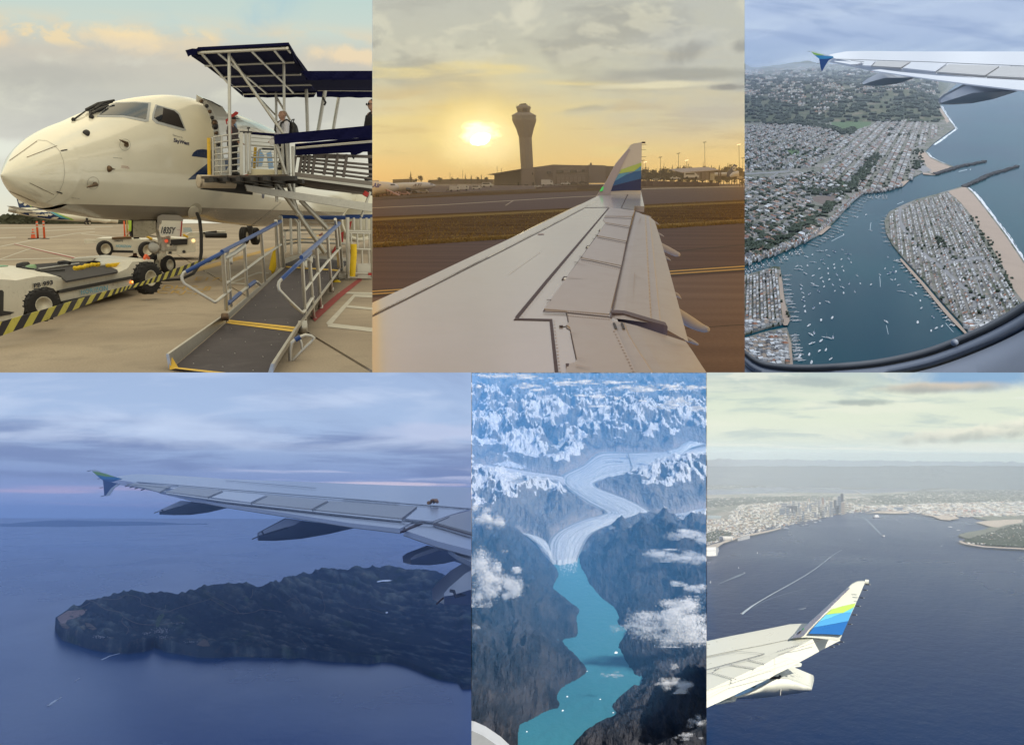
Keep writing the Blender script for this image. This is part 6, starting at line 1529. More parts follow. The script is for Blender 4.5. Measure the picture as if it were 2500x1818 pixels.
leaf2=pm('backlit_foliage',(.045,.035,.02),.95,var=.3,scale=.3)
rt=random.Random(9)
for i in range(40):
 x=890+i*34.5+rt.uniform(-10,10);top=470-60*math.sin(i*.8)*rt.random()-rt.uniform(0,45)+(25 if x<1300 else 0)
 d=262+rt.uniform(-8,8);b=P.at(*w2(x,640),d);b.z=0
 hh=P.at(*w2(x,top),d).z
 leaf_tree(b,hh,rt.uniform(55,95)/2.991/P.ppm(d)*1.3,'conifer' if i%3==0 else 'round',f'dark backlit tree, {nth(i + 1)} from the left in the belt behind the shelter',(bark,leaf2),group='tree belt behind the shelter',n=300,seed=100+i)
mu_=MB()
for i in range(3200):
 x=rt.uniform(885,2260);d=258+rt.uniform(-6,6);p=P.at(*w2(x,640-rt.uniform(0,96)*(1 if x>1300 else .8)),d);s=rt.uniform(.6,1.5)
 if p.z<0:p.z=.3
 mu_.add([p+Vector((-s,0,0)),p+Vector((0,rt.uniform(-.4,.4),-s*.8)),p+Vector((s,0,0)),p+Vector((0,rt.uniform(-.4,.4),s*.8))],[(0,1,2,3)])
mu_.build('undergrowth',leaf2,kind='stuff',label='dark undergrowth at the foot of the tree belt',cat='undergrowth')
for i,(x,top,wd,kd,lab)in enumerate(((388,158,60,'conifer','tall pointed tree behind the ATI jet'),(492,192,64,'round','rounded tree right of the tall pointed one'),(680,214,60,'round','low rounded tree above the far warehouse'),(590,236,36,'round','small bush like tree left of the far warehouse'),(798,214,40,'round','thin bare topped tree by the warehouse mast'),(938,182,36,'conifer','narrow conifer left of three on the horizon'),(996,186,40,'conifer','middle conifer on the left horizon'),(1098,184,34,'conifer','conifer nearest the overhanging roof'),(1060,205,40,'round','round tree between the horizon conifers'),(1150,205,50,'round','bushy tree behind the overhanging roof'),(435,225,50,'round','low bushy tree between the pointed and rounded trees'))):
 d=290;b=P.at(*w1(x,320),d);b.z=0
 leaf_tree(b,P.at(*w1(x,top),d).z,wd/2.2731/P.ppm(d),kd,lab,(bark,leaf2),n=260,seed=200+i)
for i,(x,y0)in enumerate(((783,170),(910,148),(1256,105),(1300,128))):
 MB().tube([P.at(*w1(x,y0),300),P.at(*w1(x,250),300)],.18,4).build('mast',brown_dark,loc=P.at(*w1(x,250),300),label=('thin mast above the far warehouse roof','tallest thin mast on the left horizon','thin aerial mast on the low terminal roof','short aerial mast by the tower base')[i],cat='mast')
MB().quad(P.g(-400,828,.02),P.g(2000,822,.02),P.g(2000,815,.02),P.g(-400,815,.02)).build('apron',tar2,kind='structure')
P.k=1.0
HZ2=vol_mat('sunset_air',(.95,.82,.62),.000055,.6)
haze_layer(P2,75,60,985,HZ2)
# PLACE THREE: harbour town seen from the air past the wing
CUR[0]=P3
P=P3
def pip(u,v,poly):
 c=False;n=len(poly);j=n-1
 for i in range(n):
  a,b=poly[i],poly[j]
  if(a[1]>v)!=(b[1]>v)and u<(b[0]-a[0])*(v-a[1])/(b[1]-a[1])+a[0]:c=not c
  j=i
 return c
def sea_mat(name,base,rough,bump,sc,aniso=(1,1),far=None,spec=.5,patch=0.0,ior=1.33):
 m,t,b=new_mat(name)
 tc=t.node('ShaderNodeTexCoord').outputs['Object']
 x,y,z=t.sep(tc)
 q=t.xyz(t.math('MULTIPLY',x,aniso[0]),t.math('MULTIPLY',y,aniso[1]),0)
 if far:
  n=t.noise(q,sc*.012,4,.5)
  t.put(b.inputs['Base Color'],t.mix(t.rng(n,.35,.65),base,far))
 else:b.inputs['Base Color'].default_value=(*base,1)
 if patch:
  t.put(b.inputs['Roughness'],t.rng(t.noise(q,sc*.03,5,.6,.5),.35,.65,max(.02,rough-patch),rough+patch))
 else:b.inputs['Roughness'].default_value=rough
 b.inputs['Specular IOR Level'].default_value=spec;b.inputs['IOR'].default_value=ior
 if bump:
  bn=t.node('ShaderNodeBump');bn.inputs['Strength'].default_value=bump;bn.inputs['Distance'].default_value=.1
  t.l.new(t.noise(q,sc,4,.6,.2),bn.inputs['Height']);t.l.new(bn.outputs[0],b.inputs['Normal'])
 return m
sea3=sea_mat('harbour_water',(.004,.070,.092),.2,.1,1.6,(1,.5),far=(.006,.052,.080),spec=.3,ior=1.055)
MB().quad((-2500,50,0),(3500,50,0),(3500,7950,0),(-2500,7950,0)).build('sea',sea3,kind='structure')
def ground_mat(name,a,b,c,sc):
 m,t,bs=new_mat(name)
 tc=t.node('ShaderNodeTexCoord').outputs['Object']
 x,y,z=t.sep(tc);q=t.xyz(x,t.math('MULTIPLY',y,.4),0)
 k=t.mix(t.rng(t.noise(q,sc,5,.6),.38,.6),a,b)
 k=t.mix(t.rng(t.noise(q,sc*6,4,.7),.5,.62),k,c)
 t.put(bs.inputs['Base Color'],k);bs.inputs['Roughness'].default_value=.95;bs.inputs['Specular IOR Level'].default_value=.1
 return m
town_g=ground_mat('town_ground',(.30,.275,.25),(.21,.205,.165),(.085,.10,.06),.08)
hill_g=ground_mat('scrub_hillside',(.085,.10,.055),(.12,.125,.07),(.20,.17,.115),.012)
sand=pm('beach_sand',(.44,.33,.25),.95,var=.1,scale=.05,stain=(.36,.27,.2),stain_amt=.4)
foam=pm('surf_foam',(.75,.77,.8),.6,var=.1)
road3=pm('pale_road',(.27,.26,.26),.9,var=.1,scale=.2)
lawn=pm('green_lawn',(.075,.13,.04),.95,var=.25,scale=.05)
rock3=pm('jetty_rock',(.06,.055,.055),.95,var=.5,scale=2,bump=.8)
coast=[(-60,1215),(0,1185),(60,1160),(160,1128),(270,1078),(340,1044),(385,1002),(430,952),(478,902),(525,862),(620,853),(690,830),(735,797),(785,772),(840,776),(880,758),(925,743),(872,724),(822,700),(800,674),(832,642),(872,612),(905,588),(932,570),(908,538),(884,502),(864,468),(878,440),(900,408),(935,376),(985,356),(1060,345),(1300,336),(1300,323),(-900,323),(-900,420),(-200,700)]
penin=[(975,827),(930,842),(850,866),(760,890),(700,915),(640,945),(618,985),(625,1040),(652,1092),(692,1142),(742,1196),(800,1260),(850,1320),(902,1380),(950,1432),(1000,1490),(1050,1550),(1120,1640),(1500,1640),(1500,1480),(1237,1168),(1200,1112),(1160,1052),(1110,985),(1060,920),(1012,860)]
isl1=[(-60,1250),(0,1230),(60,1213),(130,1190),(156,1193),(166,1250),(176,1330),(200,1420),(190,1440),(100,1464),(0,1494),(-60,1510)]
isl2=[(-60,1530),(0,1510),(90,1482),(185,1464),(206,1520),(214,1640),(-60,1680)]
lands=[]
for nm,poly,mt in(('ground',coast,town_g),('ground',penin,town_g),('ground',isl1,town_g),('ground',isl2,town_g)):
 MB().prism([P.g(u,v,-.3)for u,v in poly],(0,0,.55)).build(nm,mt,kind='structure')
def gp(name,pts,mat,z=.26,kind='structure'):return MB().poly([P.g(u,v,z)for u,v in pts]).build(name,mat,kind=kind)
gp('beach',[(975,827),(1012,860),(1060,920),(1110,985),(1160,1052),(1200,1112),(1237,1168),(1500,1480),(1500,1640),(1300,1420),(1237,1338),(1190,1278),(1150,1190),(1098,1100),(1052,1030),(1010,962),(960,900),(900,848)],sand)
gp('beach',[(925,743),(872,724),(822,700),(800,674),(772,672),(770,690),(800,725),(815,755),(840,776),(880,758)],sand)
gp('beach',[(864,468),(884,502),(908,538),(895,545),(872,510),(855,476)],sand)
gp('beach',[(156,1193),(166,1250),(176,1330),(200,1420),(190,1440),(172,1440),(160,1340),(150,1240)],sand);gp('beach',[(185,1464),(206,1520),(214,1640),(188,1640),(180,1530),(172,1472)],sand)
gp('beach',[(692,1142),(742,1196),(800,1260),(850,1320),(902,1380),(950,1432),(1000,1490),(978,1480),(930,1432),(880,1378),(830,1318),(782,1258),(730,1200),(688,1150)],sand);gp('beach',[(290,1030),(350,1000),(385,1003),(340,1040),(300,1035)],sand);gp('beach',[(660,812),(715,800),(730,798),(700,826),(670,832)],sand)
gp('beach',[(790,772),(840,776),(818,768),(790,764)],sand,.27)
def surf(line,w,seed,n=3):
 r=random.Random(seed)
 for k in range(n):
  q=spl([(u+k*5+r.uniform(-1,1),v+r.uniform(-1,1))for u,v in line],8)
  ws=[w*(1-k*.3)*r.uniform(.25,1.2)*(1 if k==0 else(r.random()>.35))+.4 for _ in q]
  gp('surf',stroke(q,ws),foam,.02+.004*k+(.27 if k==0 and False else 0))
surf([(985,832),(1022,862),(1070,920),(1118,984),(1168,1050),(1208,1110),(1245,1166)],9,1);surf([(930,742),(878,722),(830,698),(806,674)],4,2,2);surf([(838,642),(880,612),(912,590),(938,570)],5,3,2);surf([(938,570),(914,538),(890,502),(868,468)],4,4,2)
for pts,mat in(([(380,545),(450,520),(520,498),(600,482),(660,478),(690,492),(640,510),(560,530),(560,552),(480,580),(400,565)],lawn),([(180,665),(215,658),(245,672),(235,690),(195,684)],lawn),([(250,688),(285,680),(270,698)],lawn),([(385,802),(410,797),(468,815),(440,828)],lawn),([(300,660),(335,652),(330,668)],lawn),([(75,622),(130,618),(130,632),(85,634)],lawn),([(690,500),(760,470),(850,455),(870,500),(890,530),(760,540),(700,530)],hill_g),([(300,870),(400,868),(398,890),(345,905),(305,890)],pm('bare_lot',(.17,.125,.10),.95)),([(770,710),(800,735),(830,755),(790,765),(768,745)],road3)):gp('lawn' if mat is lawn else 'open_ground',pts,mat,.265)
for pts,w in((([(480,815),(520,755),(585,690),(640,600),(690,535),(740,500),(820,462)]),[10,8,7,6,5,4,3]),([(0,770),(150,762),(200,755)],6),([(0,838),(120,782),(150,762)],5),([(200,620),(215,640),(260,635),(330,640),(385,590)],3),([(0,860),(150,842),(290,860)],4),([(290,860),(300,930),(390,930),(400,880)],4),([(735,740),(728,700),(745,660),(800,640)],4),([(0,1108),(60,1100),(150,1060),(260,1000),(330,940)],5),([(690,920),(690,985),(740,1060),(800,1130),(880,1190),(930,1240),(1010,1310),(1020,1360)],[14,16,16,15,16,17,18,18]),([(870,1180),(930,1155),(1060,1140)],12),([(930,1155),(890,1100),(860,1060)],9),([(1000,1150),(1060,1330),(1085,1400)],8),([(1060,1145),(1110,1250),(1140,1370)],8),([(820,900),(900,1020),(960,1120)],6),([(880,890),(960,1000),(1040,1130)],5),([(740,910),(830,1040)],5),([(0,480),(40,462),(20,440)],4),([(140,1200),(160,1440)],4)):
 gp('road',stroke(spl(pts,6),w if not isinstance(w,list)else[w[min(int(i/6),len(w)-1)]for i in range(len(spl(pts,6)))]),road3,.275)
def fbm(x,y,seed=0,o=5,ridge=False):
 from mathutils import noise as mn
 v=0;a=.5;f=1
 for k in range(o):
  n=mn.noise(Vector((x*f+seed,y*f-seed*.7,seed*1.3)))
  v+=a*((1-abs(n)*2)if ridge else n);a*=.5;f*=2.05
 return v
rows=[]
for i in range(70):
 v=545-(545-330)*(i/69)**.8
 row=[]
 for u in range(-120,1000,10):
  p=P.g(u,v)
  lim=640+(545-v)*1.3
  e=min(1,max(0,(545-v)/60))*min(1,max(0,(860+max(0,440-v)*.8-u)/120))
  hgt=(8+.012*p.y)*(.45+fbm(p.x*.0042,p.y*.0017,3.1,5))*e
  row.append(Vector((p.x,p.y,.2+max(-.1,hgt)if e>.02 else-.6)))
 rows.append(row)
hm=MB().grid(rows,True);hm.build('hills',hill_g,kind='structure')
hbvh=BVHTree.FromPolygons([Vector(v)for v in hm.v],hm.f)
mt3=pm('far_mountain',(.10,.12,.11),.95,var=.2,scale=.002)
for(d,u0,u1,top,amp,seed)in((5200,-150,760,297,9,2),(6600,-150,1300,294,8,5),(4300,350,1000,306,9,8)):
 a,b=[],[]
 for k in range(90):
  u=u0+(u1-u0)*k/89
  vt=top+amp*(.5-fbm(u*.012,0,seed,5))+14*(abs(k/89-.5)*2)**4
  p=P.at(u,vt,d);a.append(p);b.append(Vector((p.x,p.y-d*.12,0)))
 mid=[lerp(x,y,.5)+Vector((0,d*.01*fbm(i*.3,1,seed),0))for i,(x,y)in enumerate(zip(a,b))]
 MB().grid([b,mid,a,[Vector((p.x,p.y+d*.08,0))for p in a]],True).build('hills',mt3,kind='structure')
roof_mats=[pm('roof_pale',(.52,.49,.46),.8),pm('roof_grey',(.28,.27,.265),.85),pm('roof_dark',(.15,.145,.145),.85),pm('roof_tan',(.40,.31,.24),.85),pm('roof_terracotta',(.36,.16,.09),.85),pm('roof_white',(.74,.73,.71),.7)]
wall_mats=[pm('house_wall_white',(.60,.58,.55),.8),pm('house_wall_tan',(.40,.34,.28),.85),pm('house_wall_grey',(.28,.28,.29),.85)]
HM=roof_mats+wall_mats
def house_into(mb,c,ax,ay,w,l,h,kind,rc,wc):
 def V(a,b,z):return c+ax*(a*w/2)+ay*(b*l/2)+Vector((0,0,z))
 lo=[V(-1,-1,0),V(1,-1,0),V(1,1,0),V(-1,1,0)];hi=[V(-1,-1,h),V(1,-1,h),V(1,1,h),V(-1,1,h)]
 mb.cm=wc;mb.add(lo+hi,[(0,1,5,4),(1,2,6,5),(2,3,7,6),(3,0,4,7)])
 mb.cm=rc;e=1.08
 ov=[V(-e,-e,h),V(e,-e,h),V(e,e,h),V(-e,e,h)]
 if kind==0:mb.add(ov+[V(0,-.45,h*1.5),V(0,.45,h*1.5)],[(0,1,4),(1,2,5,4),(2,3,5),(3,0,4,5)])
 elif kind==1:
  mb.add(ov+[V(0,-e,h*1.5),V(0,e,h*1.5)],[(1,2,5,4),(3,0,4,5)]);mb.cm=wc;mb.add([V(-1,-1,h),V(1,-1,h),V(0,-1,h*1.45),V(-1,1,h),V(1,1,h),V(0,1,h*1.45)],[(0,1,2),(4,3,5)])
 else:
  mb.poly([V(-1,-1,h*.97),V(1,-1,h*.97),V(1,1,h*.97),V(-1,1,h*.97)])
  mb.add([V(.1,.1,h),V(.6,.1,h),V(.6,.5,h),V(.1,.5,h),V(.1,.1,h*1.25),V(.6,.1,h*1.25),V(.6,.5,h*1.25),V(.1,.5,h*1.25)],[(0,1,5,4),(1,2,6,5),(2,3,7,6),(3,0,4,7),(4,5,6,7)])
rh=random.Random(21)
HOUSES=[]
def scatter_houses(poly,A,B,cw,cl,street_a,street_b,area,keep,off=(),hs=1.0,dens=.93,pal=(4,3,2,2,2,2),size_px=None):
 A=Vector((A.x,A.y,0)).normalized();B=Vector((B.x,B.y,0)).normalized()
 pts=[P.g(u,v)for u,v in poly]
 M2=Matrix(((A.x,B.x),(A.y,B.y))).inverted()
 ab=[M2@Vector((p.x,p.y))for p in pts]
 a0,a1=min(q[0]for q in ab),max(q[0]for q in ab);b0,b1=min(q[1]for q in ab),max(q[1]for q in ab)
 j=0;b=b0
 while b<b1:
  b+=cl if j%2 else cl+street_b
  j+=1;i=0;a=a0+rh.uniform(0,cw)
  while a<a1:
   a+=cw*rh.uniform(.82,1.2);i+=1
   if i%14==0:a+=street_a
   if rh.random()>dens:continue
   p=Vector((A.x*a+B.x*b,A.y*a+B.y*b,.26))
   if p.y<60:continue
   u,v=P.px(p)
   if not(-40<u<1290 and 330<v<1660)or not pip(u,v,poly):continue
   if any(pip(u,v,q)for q in off):continue
   HOUSES.append((p,A,B,cw*rh.uniform(.62,.88),cl*rh.uniform(.6,.85),hs*rh.uniform(.75,1.35),rh.choice((0,0,1,2,2)),rh.choices(range(6),pal)[0],6+rh.choices((0,1,2),(5,2,1))[0],v,area,u))
g_=lambda u,v:P.g(u,v)
main_A=g_(690,535)-g_(480,815);main_B=g_(560,730)-g_(400,690)
greens=[[(380,545),(450,520),(520,498),(600,482),(660,478),(690,492),(640,510),(560,530),(560,552),(480,580),(400,565)],[(385,802),(410,797),(468,815),(440,828)],[(180,665),(215,658),(245,672),(235,690),(195,684)],[(470,825),(500,775),(570,690),(590,690),(530,770),(492,825)],[(300,870),(400,868),(398,890),(345,905),(305,890)],stroke([(480,815),(520,755),(585,690),(640,600),(690,535),(740,500)],8)]
townA=[(310,850),(350,740),(420,640),(480,580),(560,560),(600,525),(700,520),(790,540),(880,570),(840,610),(790,640),(740,660),(735,740),(760,780),(690,825),(620,850),(530,856),(480,830),(380,800)]
scatter_houses(townA,main_A,main_B,1.5,5.0,2.4,4.2,'town',0,greens,.5,dens=.85,pal=(5,3,1.5,2,2,4))
townB=[(-40,560),(120,552),(260,556),(380,570),(440,610),(390,680),(300,740),(200,750),(0,765),(-40,770)]
scatter_houses(townB,g_(300,600)-g_(60,700),g_(200,620)-g_(120,590),2.0,6.0,4,7,'town',0,greens,.6,dens=.75,pal=(4,3,2,2,2,3))
townC=[(-40,790),(150,790),(290,865),(300,935),(390,930),(330,1000),(260,1060),(150,1105),(0,1150),(-40,1150),]
scatter_houses(townC,g_(300,860)-g_(40,1000),g_(150,900)-g_(60,870),1.8,4.2,2,3.4,'town',0,greens,.42,dens=.85,pal=(2,3,3,3,3,1))
townD=[(150,790),(310,760),(480,820),(420,900),(400,870),(290,860)]
scatter_houses(townD,g_(300,860)-g_(60,980),main_B,1.6,4.4,1.4,1.6,'town',0,greens,.45,dens=.7)
shoreS=[(330,1020),(400,950),(450,895),(520,850),(620,840),(690,818),(700,826),(620,850),(525,860),(478,898),(430,946),(380,998),(270,1074),(160,1122),(0,1180),(0,1150),(150,1100)]
scatter_houses(shoreS,g_(430,950)-g_(300,1050),g_(450,930)-g_(420,905),1.3,2.6,.4,.5,'town',0,(),.5,pal=(4,2,1,2,3,4))
hillsH=[(-40,385),(120,380),(330,385),(480,405),(720,370),(860,375),(840,430),(700,450),(480,470),(330,520),(240,500),(60,460),(-40,440)]
hb=len(HOUSES)
scatter_houses(hillsH,g_(400,420)-g_(100,430),g_(300,470)-g_(290,440),5.5,17,16,20,'hill',0,greens,1.5,dens=.8,pal=(1,1,1,3,5,1))
farT=[(-40,345),(400,342),(700,335),(900,345),(700,368),(400,385),(-40,378)]
scatter_houses(farT,g_(400,360)-g_(100,362),g_(300,370)-g_(300,350),14,60,40,40,'hill',0,(),3.5,dens=.7,pal=(3,1,1,3,3,3))
for i in range(hb,len(HOUSES)):
 h_=list(HOUSES[i]);hit=hbvh.ray_cast(Vector((h_[0].x,h_[0].y,300)),Vector((0,0,-1)))
 if hit[0]is not None:h_[0]=Vector((h_[0].x,h_[0].y,hit[0].z-.1))
 HOUSES[i]=tuple(h_)
pen_poly=[(905,852),(850,872),(765,896),(705,922),(650,950),(628,985),(636,1036),(662,1088),(704,1140),(755,1200),(815,1262),(868,1322),(918,1380),(968,1435),(1020,1490),(1090,1500),(1210,1370),(1212,1320),(1180,1285),(1140,1195),(1088,1105),(1042,1034),(1000,966),(950,904)]
pA_=g_(1040,1030)-g_(1190,1280);pB_=g_(900,1100)-g_(720,1160)
proads=[stroke(q,w)for q,w in(([(690,920),(690,985),(740,1060),(800,1130),(880,1190),(930,1240),(1010,1310),(1020,1360)],20),([(870,1180),(930,1155),(1060,1140)],15),([(930,1155),(890,1100),(860,1060)],12),([(1000,1150),(1060,1330),(1085,1400)],11),([(1060,1145),(1110,1250),(1140,1370)],11))]
scatter_houses(pen_poly,pA_,pB_,1.05,1.25,.9,1.3,'peninsula',0,proads,.32,dens=.88,pal=(5,4,2,2,1.3,5))
for isl in([(-30,1240),(60,1218),(128,1196),(146,1200),(156,1260),(162,1340),(176,1425),(100,1458),(-30,1498)],[(-30,1522),(90,1488),(170,1474),(184,1530),(190,1630),(-30,1650)]):
 scatter_houses(isl,g_(150,1230)-g_(172,1420),g_(150,1300)-g_(40,1330),1.0,.95,.5,.35,'island',0,(),.4,pal=(4,3,2,3,1,4))
HOUSES.sort(key=lambda h:-h[9])
variants={}
def spot(u,v,area):
 b={'peninsula':(620,1240,850,1500),'island':(0,200,1195,1640),'town':(0,740,780,1180),'hill':(0,860,380,540)}[area]
 f,g=(u-b[0])/(b[1]-b[0]),(v-b[2])/(b[3]-b[2])
 return('far','upper','middle','lower','near')[max(0,min(4,int(g*5)))]+' '+('left','left centre','centre','right centre','right')[max(0,min(4,int(f*5)))]
names_r=['pale','grey','dark','tan','terracotta','white']
where={'peninsula':'the sandspit','island':'the lower left island','town':'the mainland waterfront','hill':'the hills'}
sm=MB()
for k,(p,A,B,w,l,h,kind,rc,wc,v,area,u)in enumerate(HOUSES):
 if k<300:
  key=(kind,rc,wc)
  if key not in variants:
   m=MB();house_into(m,Vector((0,0,0)),Vector((1,0,0)),Vector((0,1,0)),1,1,1,kind,rc,wc)
   variants[key]=m.mesh('house',HM)
  o=bpy.data.objects.new('house',variants[key])
  o.matrix_basis=Matrix(((A.x*w,B.x*l,0,p.x),(A.y*w,B.y*l,0,p.y),(0,0,h,p.z),(0,0,0,1)))
  link(o)
  tag(o,f"{('hip roofed', 'gabled', 'flat roofed')[kind]} house, {names_r[rc]} roof, {('white', 'tan', 'grey')[wc - 6]} walls, {spot(u, v, area)} of {where[area]}",'house','houses of the harbour town')
 else:house_into(sm,p,A,B,w,l,h,kind,rc,wc)
sm.build('town_houses',HM,kind='stuff',label='dense rows of pale roofed houses of the harbour town',cat='houses')
veg=pm('town_trees',(.045,.062,.032),.95,var=.4,scale=.3)
vm=MB();rv=random.Random(6)
def clump(mb,p,s,hgt):
 for _ in range(3):
  a=rv.uniform(0,3.14);d=Vector((math.cos(a),math.sin(a)*1.8,0))*s;o=Vector((rv.uniform(-.4,.4)*s,rv.uniform(-.6,.6)*s,0))
  mb.add([p+o-d,p+o+d,p+o+d*.7+Vector((0,0,hgt*rv.uniform(.7,1.1))),p+o-d*.6+Vector((0,0,hgt))],[(0,1,2,3)])
  mb.add([p+o+Vector((-s*.8,-s,hgt*.8)),p+o+Vector((s*.8,-s,hgt*.7)),p+o+Vector((s*.7,s*1.4,hgt)),p+o+Vector((-s*.8,s*1.2,hgt*.9))],[(0,1,2,3)])
for poly,n,s,hh in((townA,1000,.42,.5),(townB,700,.7,.7),(townC,750,.55,.55),(townD,450,.55,.6),(pen_poly,330,.26,.42),(shoreS,120,.3,.4),(isl1,90,.2,.4)):
 us=[q[0]for q in poly];vs_=[q[1]for q in poly]
 for _ in range(n):
  u,v=rv.uniform(min(us),max(us)),rv.uniform(min(vs_),max(vs_))
  if pip(u,v,poly):clump(vm,P.g(u,v,.26),s*rv.uniform(.5,1.5),hh*rv.uniform(.6,1.4))
for line,n,w,s,hh in(([(480,818),(520,760),(585,692)],120,10,.7,1.1),([(470,828),(540,775),(590,690)],90,8,.7,1.1),([(0,1100),(120,1075),(240,1010),(330,945),(400,905)],160,14,.6,.8),([(300,850),(390,855),(480,835)],90,12,.6,.9),([(760,670),(770,740)],60,12,.6,.8),([(480,580),(450,588),(330,560),(240,545),(100,548)],200,10,1.3,1.6),([(700,530),(640,580)],30,8,.7,.9),([(640,600),(800,600)],50,6,.6,.8),([(860,1060),(880,1100)],20,12,.35,.6),([(1000,966),(1090,1106),(1180,1285)],90,12,.25,.35)):
 q=spl(line,10)
 for _ in range(n):
  a=rv.choice(q);clump(vm,P.g(a[0]+rv.gauss(0,w),a[1]+rv.gauss(0,w*.5),.26),s*rv.uniform(.6,1.5),hh*rv.uniform(.6,1.4))
for _ in range(1300):
 u,v=rv.uniform(-40,860),rv.uniform(360,545)
 if any(pip(u,v,q)for q in greens[:1])and rv.random()<.75:continue
 p=P.g(u,v);hit=hbvh.ray_cast(Vector((p.x,p.y,300)),Vector((0,0,-1)))
 if hit[0]is not None:clump(vm,hit[0],p.y*.0026*rv.uniform(.5,1.5),p.y*.0024)
vm.build('town_greenery',veg,kind='stuff',label='dark trees and hedges between the houses of the harbour town',cat='trees')
for line,lab in(([(845,772),(900,755),(960,738),(1063,717)],'upper rock jetty reaching out from the small beach'),([(972,828),(1040,798),(1090,775),(1207,739)],'lower rock jetty at the tip of the sandspit')):
 m=MB();rj=random.Random(3)
 q=spl(line,26)
 for k in range(len(q)):
  for _ in range(7):
   p=P.g(q[k][0]+rj.uniform(-3,3),q[k][1]+rj.uniform(-3,3),.1);s=rj.uniform(.3,.65)
   m.box(p+Vector((0,0,s*.3)),(s*1.6,s*2.6,s),Matrix.Rotation(rj.uniform(0,3),3,'Z'))
 m.build('rock_jetty',rock3,loc=P.g(*line[0]),label=lab,cat='jetty')
hull_w=pm('boat_white',(.72,.72,.72),.35,coat=.3);boat_d=pm('boat_window',(.03,.04,.06),.2);mast_m=pm('boat_mast',(.55,.55,.55),.4,.5)
blue_cv=pm('boat_cover_blue',(.05,.1,.25),.7)
def boat_proto(sail,blue=False):
 t=thing('sailing_boat' if sail else 'motor_boat',(0,0,0),'x','boat')
 rows=[]
 for y,w,zb in((-1,.28,.06),(-.6,.34,0),(0,.36,0),(.5,.26,.02),(.85,.1,.07),(1.0,.005,.12)):
  rows.append([Vector((-w,y,.26+max(0,y)*.06)),Vector((-w*.7,y,zb)),Vector((w*.7,y,zb)),Vector((w,y,.26+max(0,y)*.06))])
 m=MB().grid(rows,False);m.poly(rows[0][::-1]);m.poly([r[0]for r in rows]+[r[3]for r in rows[::-1]])
 m.build('hull',hull_w,t)
 m=MB().prism([Vector((-.2,y,z))for y,z in((-.5,.27),(.35,.27),(.15,.5),(-.4,.55))],(.4,0,0));m.build('cabin',blue_cv if blue else hull_w,t)
 MB().prism([Vector((-.205,y,z))for y,z in((-.35,.38),(.2,.36),(.1,.46),(-.35,.48))],(.41,0,0)).build('cabin_window',boat_d,t)
 if sail:
  MB().tube([Vector((0,.1,.3)),Vector((0,.1,2.0))],[.03,.018],5).build('mast',mast_m,t);MB().tube([Vector((0,.1,.62)),Vector((0,-.8,.6))],[.05,.04],5).build('boom',blue_cv if blue else mast_m,t)
 return t
protos=[boat_proto(True),boat_proto(False),boat_proto(True,True)]
BO=[(361,1110),(396,1115),(432,1107),(332,1113),(272,1138),(300,1130),(370,1133),(428,1150),(457,1127),(460,1147),(471,1163),(342,1152),(350,1168),(302,1162),(396,1172),(369,1190),(330,1192),(249,1180),(278,1177),(398,1188),(432,1182),(438,1200),(238,1195),(268,1212),(408,1218),(370,1212),(497,1222),(304,1222),(340,1232),(421,1240),(347,1248),(374,1240),(390,1262),(300,1258),(352,1270),(430,1273),(512,1256),(250,1265),(310,1267),(399,1290),(326,1290),(438,1298),(250,1280),(287,1303),(257,1298),(488,1293),(260,1318),(463,1258),(559,1262),(259,1332),(367,1338),(333,1345),(265,1357),(305,1366),(268,1380),(338,1420),(388,1408),(285,1442),(292,1482),(307,1475),(391,1495),(363,1497),(339,1510),(299,1522),(330,1556),(360,1550),(286,1570),(245,1578),(382,1590),(296,1605),(634,1140),(622,1190),(598,1217),(640,1213),(655,1207),(659,1183),(670,1203),(650,1240),(667,1238),(683,1263),(693,1292),(735,1250),(737,1308),(757,1300),(778,1332),(783,1365),(766,1428),(833,1405),(826,1465),(848,1455),(875,1445),(625,1425),(500,963),(537,953),(556,1022),(700,894),(438,1040),(594,880),(232,1180),(1000,752)]
rbt=random.Random(2)
used_p=set();cnt_={};BO=sorted(BO,key=lambda q:q[1])
def side_of(u,v):
 if v<1060:return 'in the narrow upper harbour'
 if u<320:return 'in the left mooring rows' if v<1400 else 'in the lower left of the harbour'
 if u<520:return 'in the middle mooring rows' if v<1400 else 'in the lower middle of the harbour'
 return 'off the sandspit shore at right'
for i,(u,v)in enumerate(BO):
 k=rbt.choices((0,1,2),(5,4,2))[0];big=(u,v)==(625,1425)
 if big or v<1060:k=1
 src=protos[k]
 o=src if k not in used_p else copy_tree(src)
 used_p.add(k)
 p=P.g(u,v,-.01)
 s=(.36 if not big else .5)*rbt.uniform(.8,1.2)*(1.0 if v>1000 else 1.25)
 az=rbt.choice((0,0,0,.25,-.3,.5,1.2,3.1,2.8))+rbt.uniform(-.2,.2)
 o.location=p;o.rotation_euler=(0,0,az);o.scale=(s,s*2.2,s)
 st='white motor boat' if k==1 else('white sailing boat' if k==0 else 'blue covered sailing boat')
 so_=side_of(u,v);cnt_[so_]=cnt_.get(so_,0)+1;lab=f'{st} moored {so_}, {nth(cnt_[so_])} from the top'
 if big:lab='largest white motor boat alone in the lower harbour'
 elif v<1060 and v<1050 and(u,v)in((556,1022),(438,1040),(700,894),(1000,752)):lab={556:'white motor boat running up the middle of the channel',438:'white motor boat with a long wake by the left shore',700:'small motor boat with a wake near the sandspit tip',1000:'small motor boat with a wake between the two jetties'}[u]
 tag(o,lab,'boat','boats moored in the harbour')
wake=pm('wake_foam',(.42,.5,.53),.5,var=.2)
